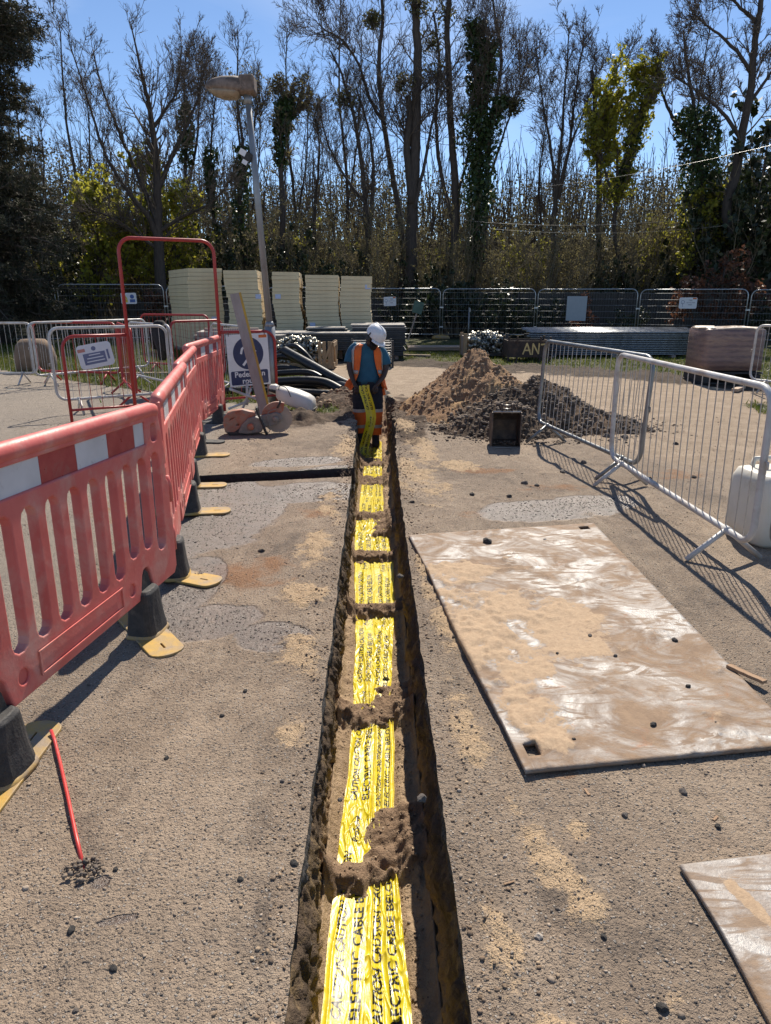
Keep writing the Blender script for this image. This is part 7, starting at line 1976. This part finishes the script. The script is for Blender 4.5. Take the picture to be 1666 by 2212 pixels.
def shrub(kind, k, x, y, s, rz, sz=1.0):
    w = next(m for lim, m in MARKS if x < lim)
    row = 'front row' if y < (33.5 if kind != 'low' else 28.3) else 'back row'
    lab = {'bare': 'olive-brown twiggy shrub', 'ever': 'dark glossy evergreen shrub', 'low': 'low dark evergreen bush', 'green': 'yellow-green leafing shrub'}[kind] + ', ' + row + ' of the thicket, ' + w
    c = USED.get(lab, 0); USED[lab] = c + 1
    if c: lab = ('second ', 'third ', 'fourth ')[c - 1] + lab
    root = empty({'bare': 'thicket_shrub', 'ever': 'evergreen_shrub', 'low': 'low_bush', 'green': 'leafing_shrub'}[kind], (x, y, -.05), rz, lab, 'shrub', {'bare': 'twiggy shrubs in the thicket', 'ever': 'evergreen shrubs in the thicket', 'low': 'low bushes along the fence', 'green': 'leafing shrubs in the thicket'}[kind])
    root.scale = (s, s, s * sz)
    a, b = KIND[kind][k % len(KIND[kind])]
    link('stems', a, None, root); link('foliage', b, None, root)
rg = random.Random(31)
for i in range(46):
    x = -17 + 37 * (i + rg.random()) / 46
    y = rg.uniform(30.2, 33.5) if i % 2 else rg.uniform(33.5, 37)
    h = np.interp(x, [-17, -10, -5, 1, 5, 9, 13, 20], [1.0, 1.0, 1.02, .92, .90, 1.0, 1.0, 1.05])
    shrub('bare', i, x, y, h * rg.uniform(.85, 1.08), rg.uniform(0, 6.28), rg.uniform(.9, 1.05))
for i, (x, y, s) in enumerate([(14.5, 29.5, 1.25), (15.8, 30.2, 1.35), (17.2, 28.6, 1.2), (16.5, 31, 1.9), (18.6, 30, 2.0), (13.2, 31.5, .9), (-3.2, 31, .9), (-1.6, 30.6, .7), (2.2, 30.4, .65), (-6.2, 30.5, .9), (-11.8, 29, .8), (10.2, 31, .75), (19.6, 27.5, 1.3)]):
    shrub('ever', i, x, y, s, rg.uniform(0, 6.28), 1.1)
for i, (x, y, s) in enumerate([(1.2, 28.6, .9), (3.2, 28.3, 1.2), (4.2, 28.1, 1.1), (5.2, 28.4, .9), (6.6, 28.2, .75), (2.4, 28.9, 1.1), (-7.6, 26.6, .6), (-2.2, 28.7, .9), (14.2, 25.8, 1.0), (15.4, 25.0, .9), (9.6, 27.0, .6)]):
    shrub('low', i, x, y, s, rg.uniform(0, 6.28))
for i, (x, y, s) in enumerate([(-12.2, 30, 1.0), (-9.4, 32, 1.3), (-7.0, 31, 1.0), (2.6, 36, .9), (7.6, 35, 1.0), (12.8, 32.5, 1.15), (14.0, 34, 1.3), (-4.8, 35, 1.1), (-1.0, 37, 1.0)]):
    shrub('green', i, x, y, s, rg.uniform(0, 6.28))

# --- the far wood reads as one mass
rg = np.random.default_rng(990)
n = 190000
x = rg.uniform(-34, 36, n); y = rg.uniform(38, 54, n)
top = 4.6 + 2.6 * vnoise(x * .22, y * .1, 5) + 1.4 * vnoise(x * .9, y * .3, 6) + np.interp(x, [-34, -14, -9, 0, 6, 9, 14, 36], [3, 2.6, 2.0, .6, .0, .8, 2.0, 3])
z = top * rg.random(n) ** .75
far = empty('far_wood', (0, 44, 0)); tag(far, 'dim tangle of woodland far behind the trees', 'woodland', kind='stuff')
leaf_obj('far_foliage', np.stack([x, y - 44, z], -1), .10, leaf_mat('dim wood leaf', (.055, .05, .028), (.15, .13, .06), .4, .9), far, rg)
N = 2600; x = rg.uniform(-34, 36, N); y = rg.uniform(38, 52, N)
B = grow(np.stack([x, y - 44, np.zeros(N)], -1), np.stack([rg.normal(0, .12, N), rg.normal(0, .1, N), np.ones(N)], -1), rg.uniform(5, 10.5, N), rg, 6, .06, .07)
V, F = tubes_np(B, np.linspace(.05, .012, 6)[None] * np.ones((N, 1)), 4); link('far_stems', np_mesh('far_stems', V, F, M_TWIG), None, far)
B2, _ = spawn(B, np.full(N, 6.0), 6, .3, 1, .2, 35, rg, 3, .1, .15); V, F = tubes_np(B2, np.full((len(B2), 3), .011), 3); link('far_twigs', np_mesh('far_twigs', V, F, M_TWIG), None, far)
hill = MB(); hill.loft([[Vector((-200, y_, z_)), Vector((0, y_ - 6, z_ * .7)), Vector((200, y_, z_))] for y_, z_ in ((57, -1), (70, 8.5), (120, 12.5))], closed=False)
tag(hill.build('hills', simple('wooded slope', (.04, .042, .026), (.06, .055, .034), .95, scale=.3), None), kind='structure')

# --- grass blades
rg = np.random.default_rng(1200)
n = 90000
gx = rg.uniform(-13, 12, n); gy = 9.3 + 15 * rg.random(n) ** 1.15
M, _s = masks(gx, gy); zz = gheight(gx, gy, M, _s, False)
k_ = (M['grass'] * (1 - M['wood']) + rg.normal(0, .12, n) > .5); gx, gy, zz = gx[k_], gy[k_], zz[k_]
n = len(gx); h = rg.uniform(.03, .085, n) * np.where(gx < -1, 1.7, 1.0); a = rg.uniform(0, 6.28, n); w = .011
dx, dy = np.cos(a) * w, np.sin(a) * w; lx, ly = rg.normal(0, .035, n), rg.normal(0, .035, n)
V = np.stack([np.stack([gx - dx, gy - dy, zz], -1), np.stack([gx + dx, gy + dy, zz], -1), np.stack([gx + lx, gy + ly, zz + h], -1)], 1).reshape(-1, 3)
gr = link('grass', np_mesh('grass', V, np.arange(n * 3).reshape(n, 3), leaf_mat('grass blade', (.06, .10, .015), (.17, .17, .035), .4), False, dict(tone=np.repeat(rg.random(n), 3))))
tag(gr, 'short green grass on the verges round the site', 'grass', kind='stuff')
# --- overhead wires at the right
for (a, b, lab) in (((4.008, 24, 4.775), (9.709, 18, 5.034), 'slack overhead wire rising to the right edge'), ((2.861, 24, 3.876), (10.326, 24, 3.942), 'upper level wire strung across the thicket'), ((3.765, 24, 3.629), (11.260, 24, 3.722), 'lower level wire strung across the thicket')):
    A_ = Vector(a); B_ = Vector(b); pts_ = [A_.lerp(B_, t / 12) - Vector((0, 0, .5 * 4 * (t / 12) * (1 - t / 12) * .35)) for t in range(13)]
    tag(MB().tube(pts_, .003, 5).build('overhead_wire', M_GALV, None), lab, 'wire', 'overhead wires')
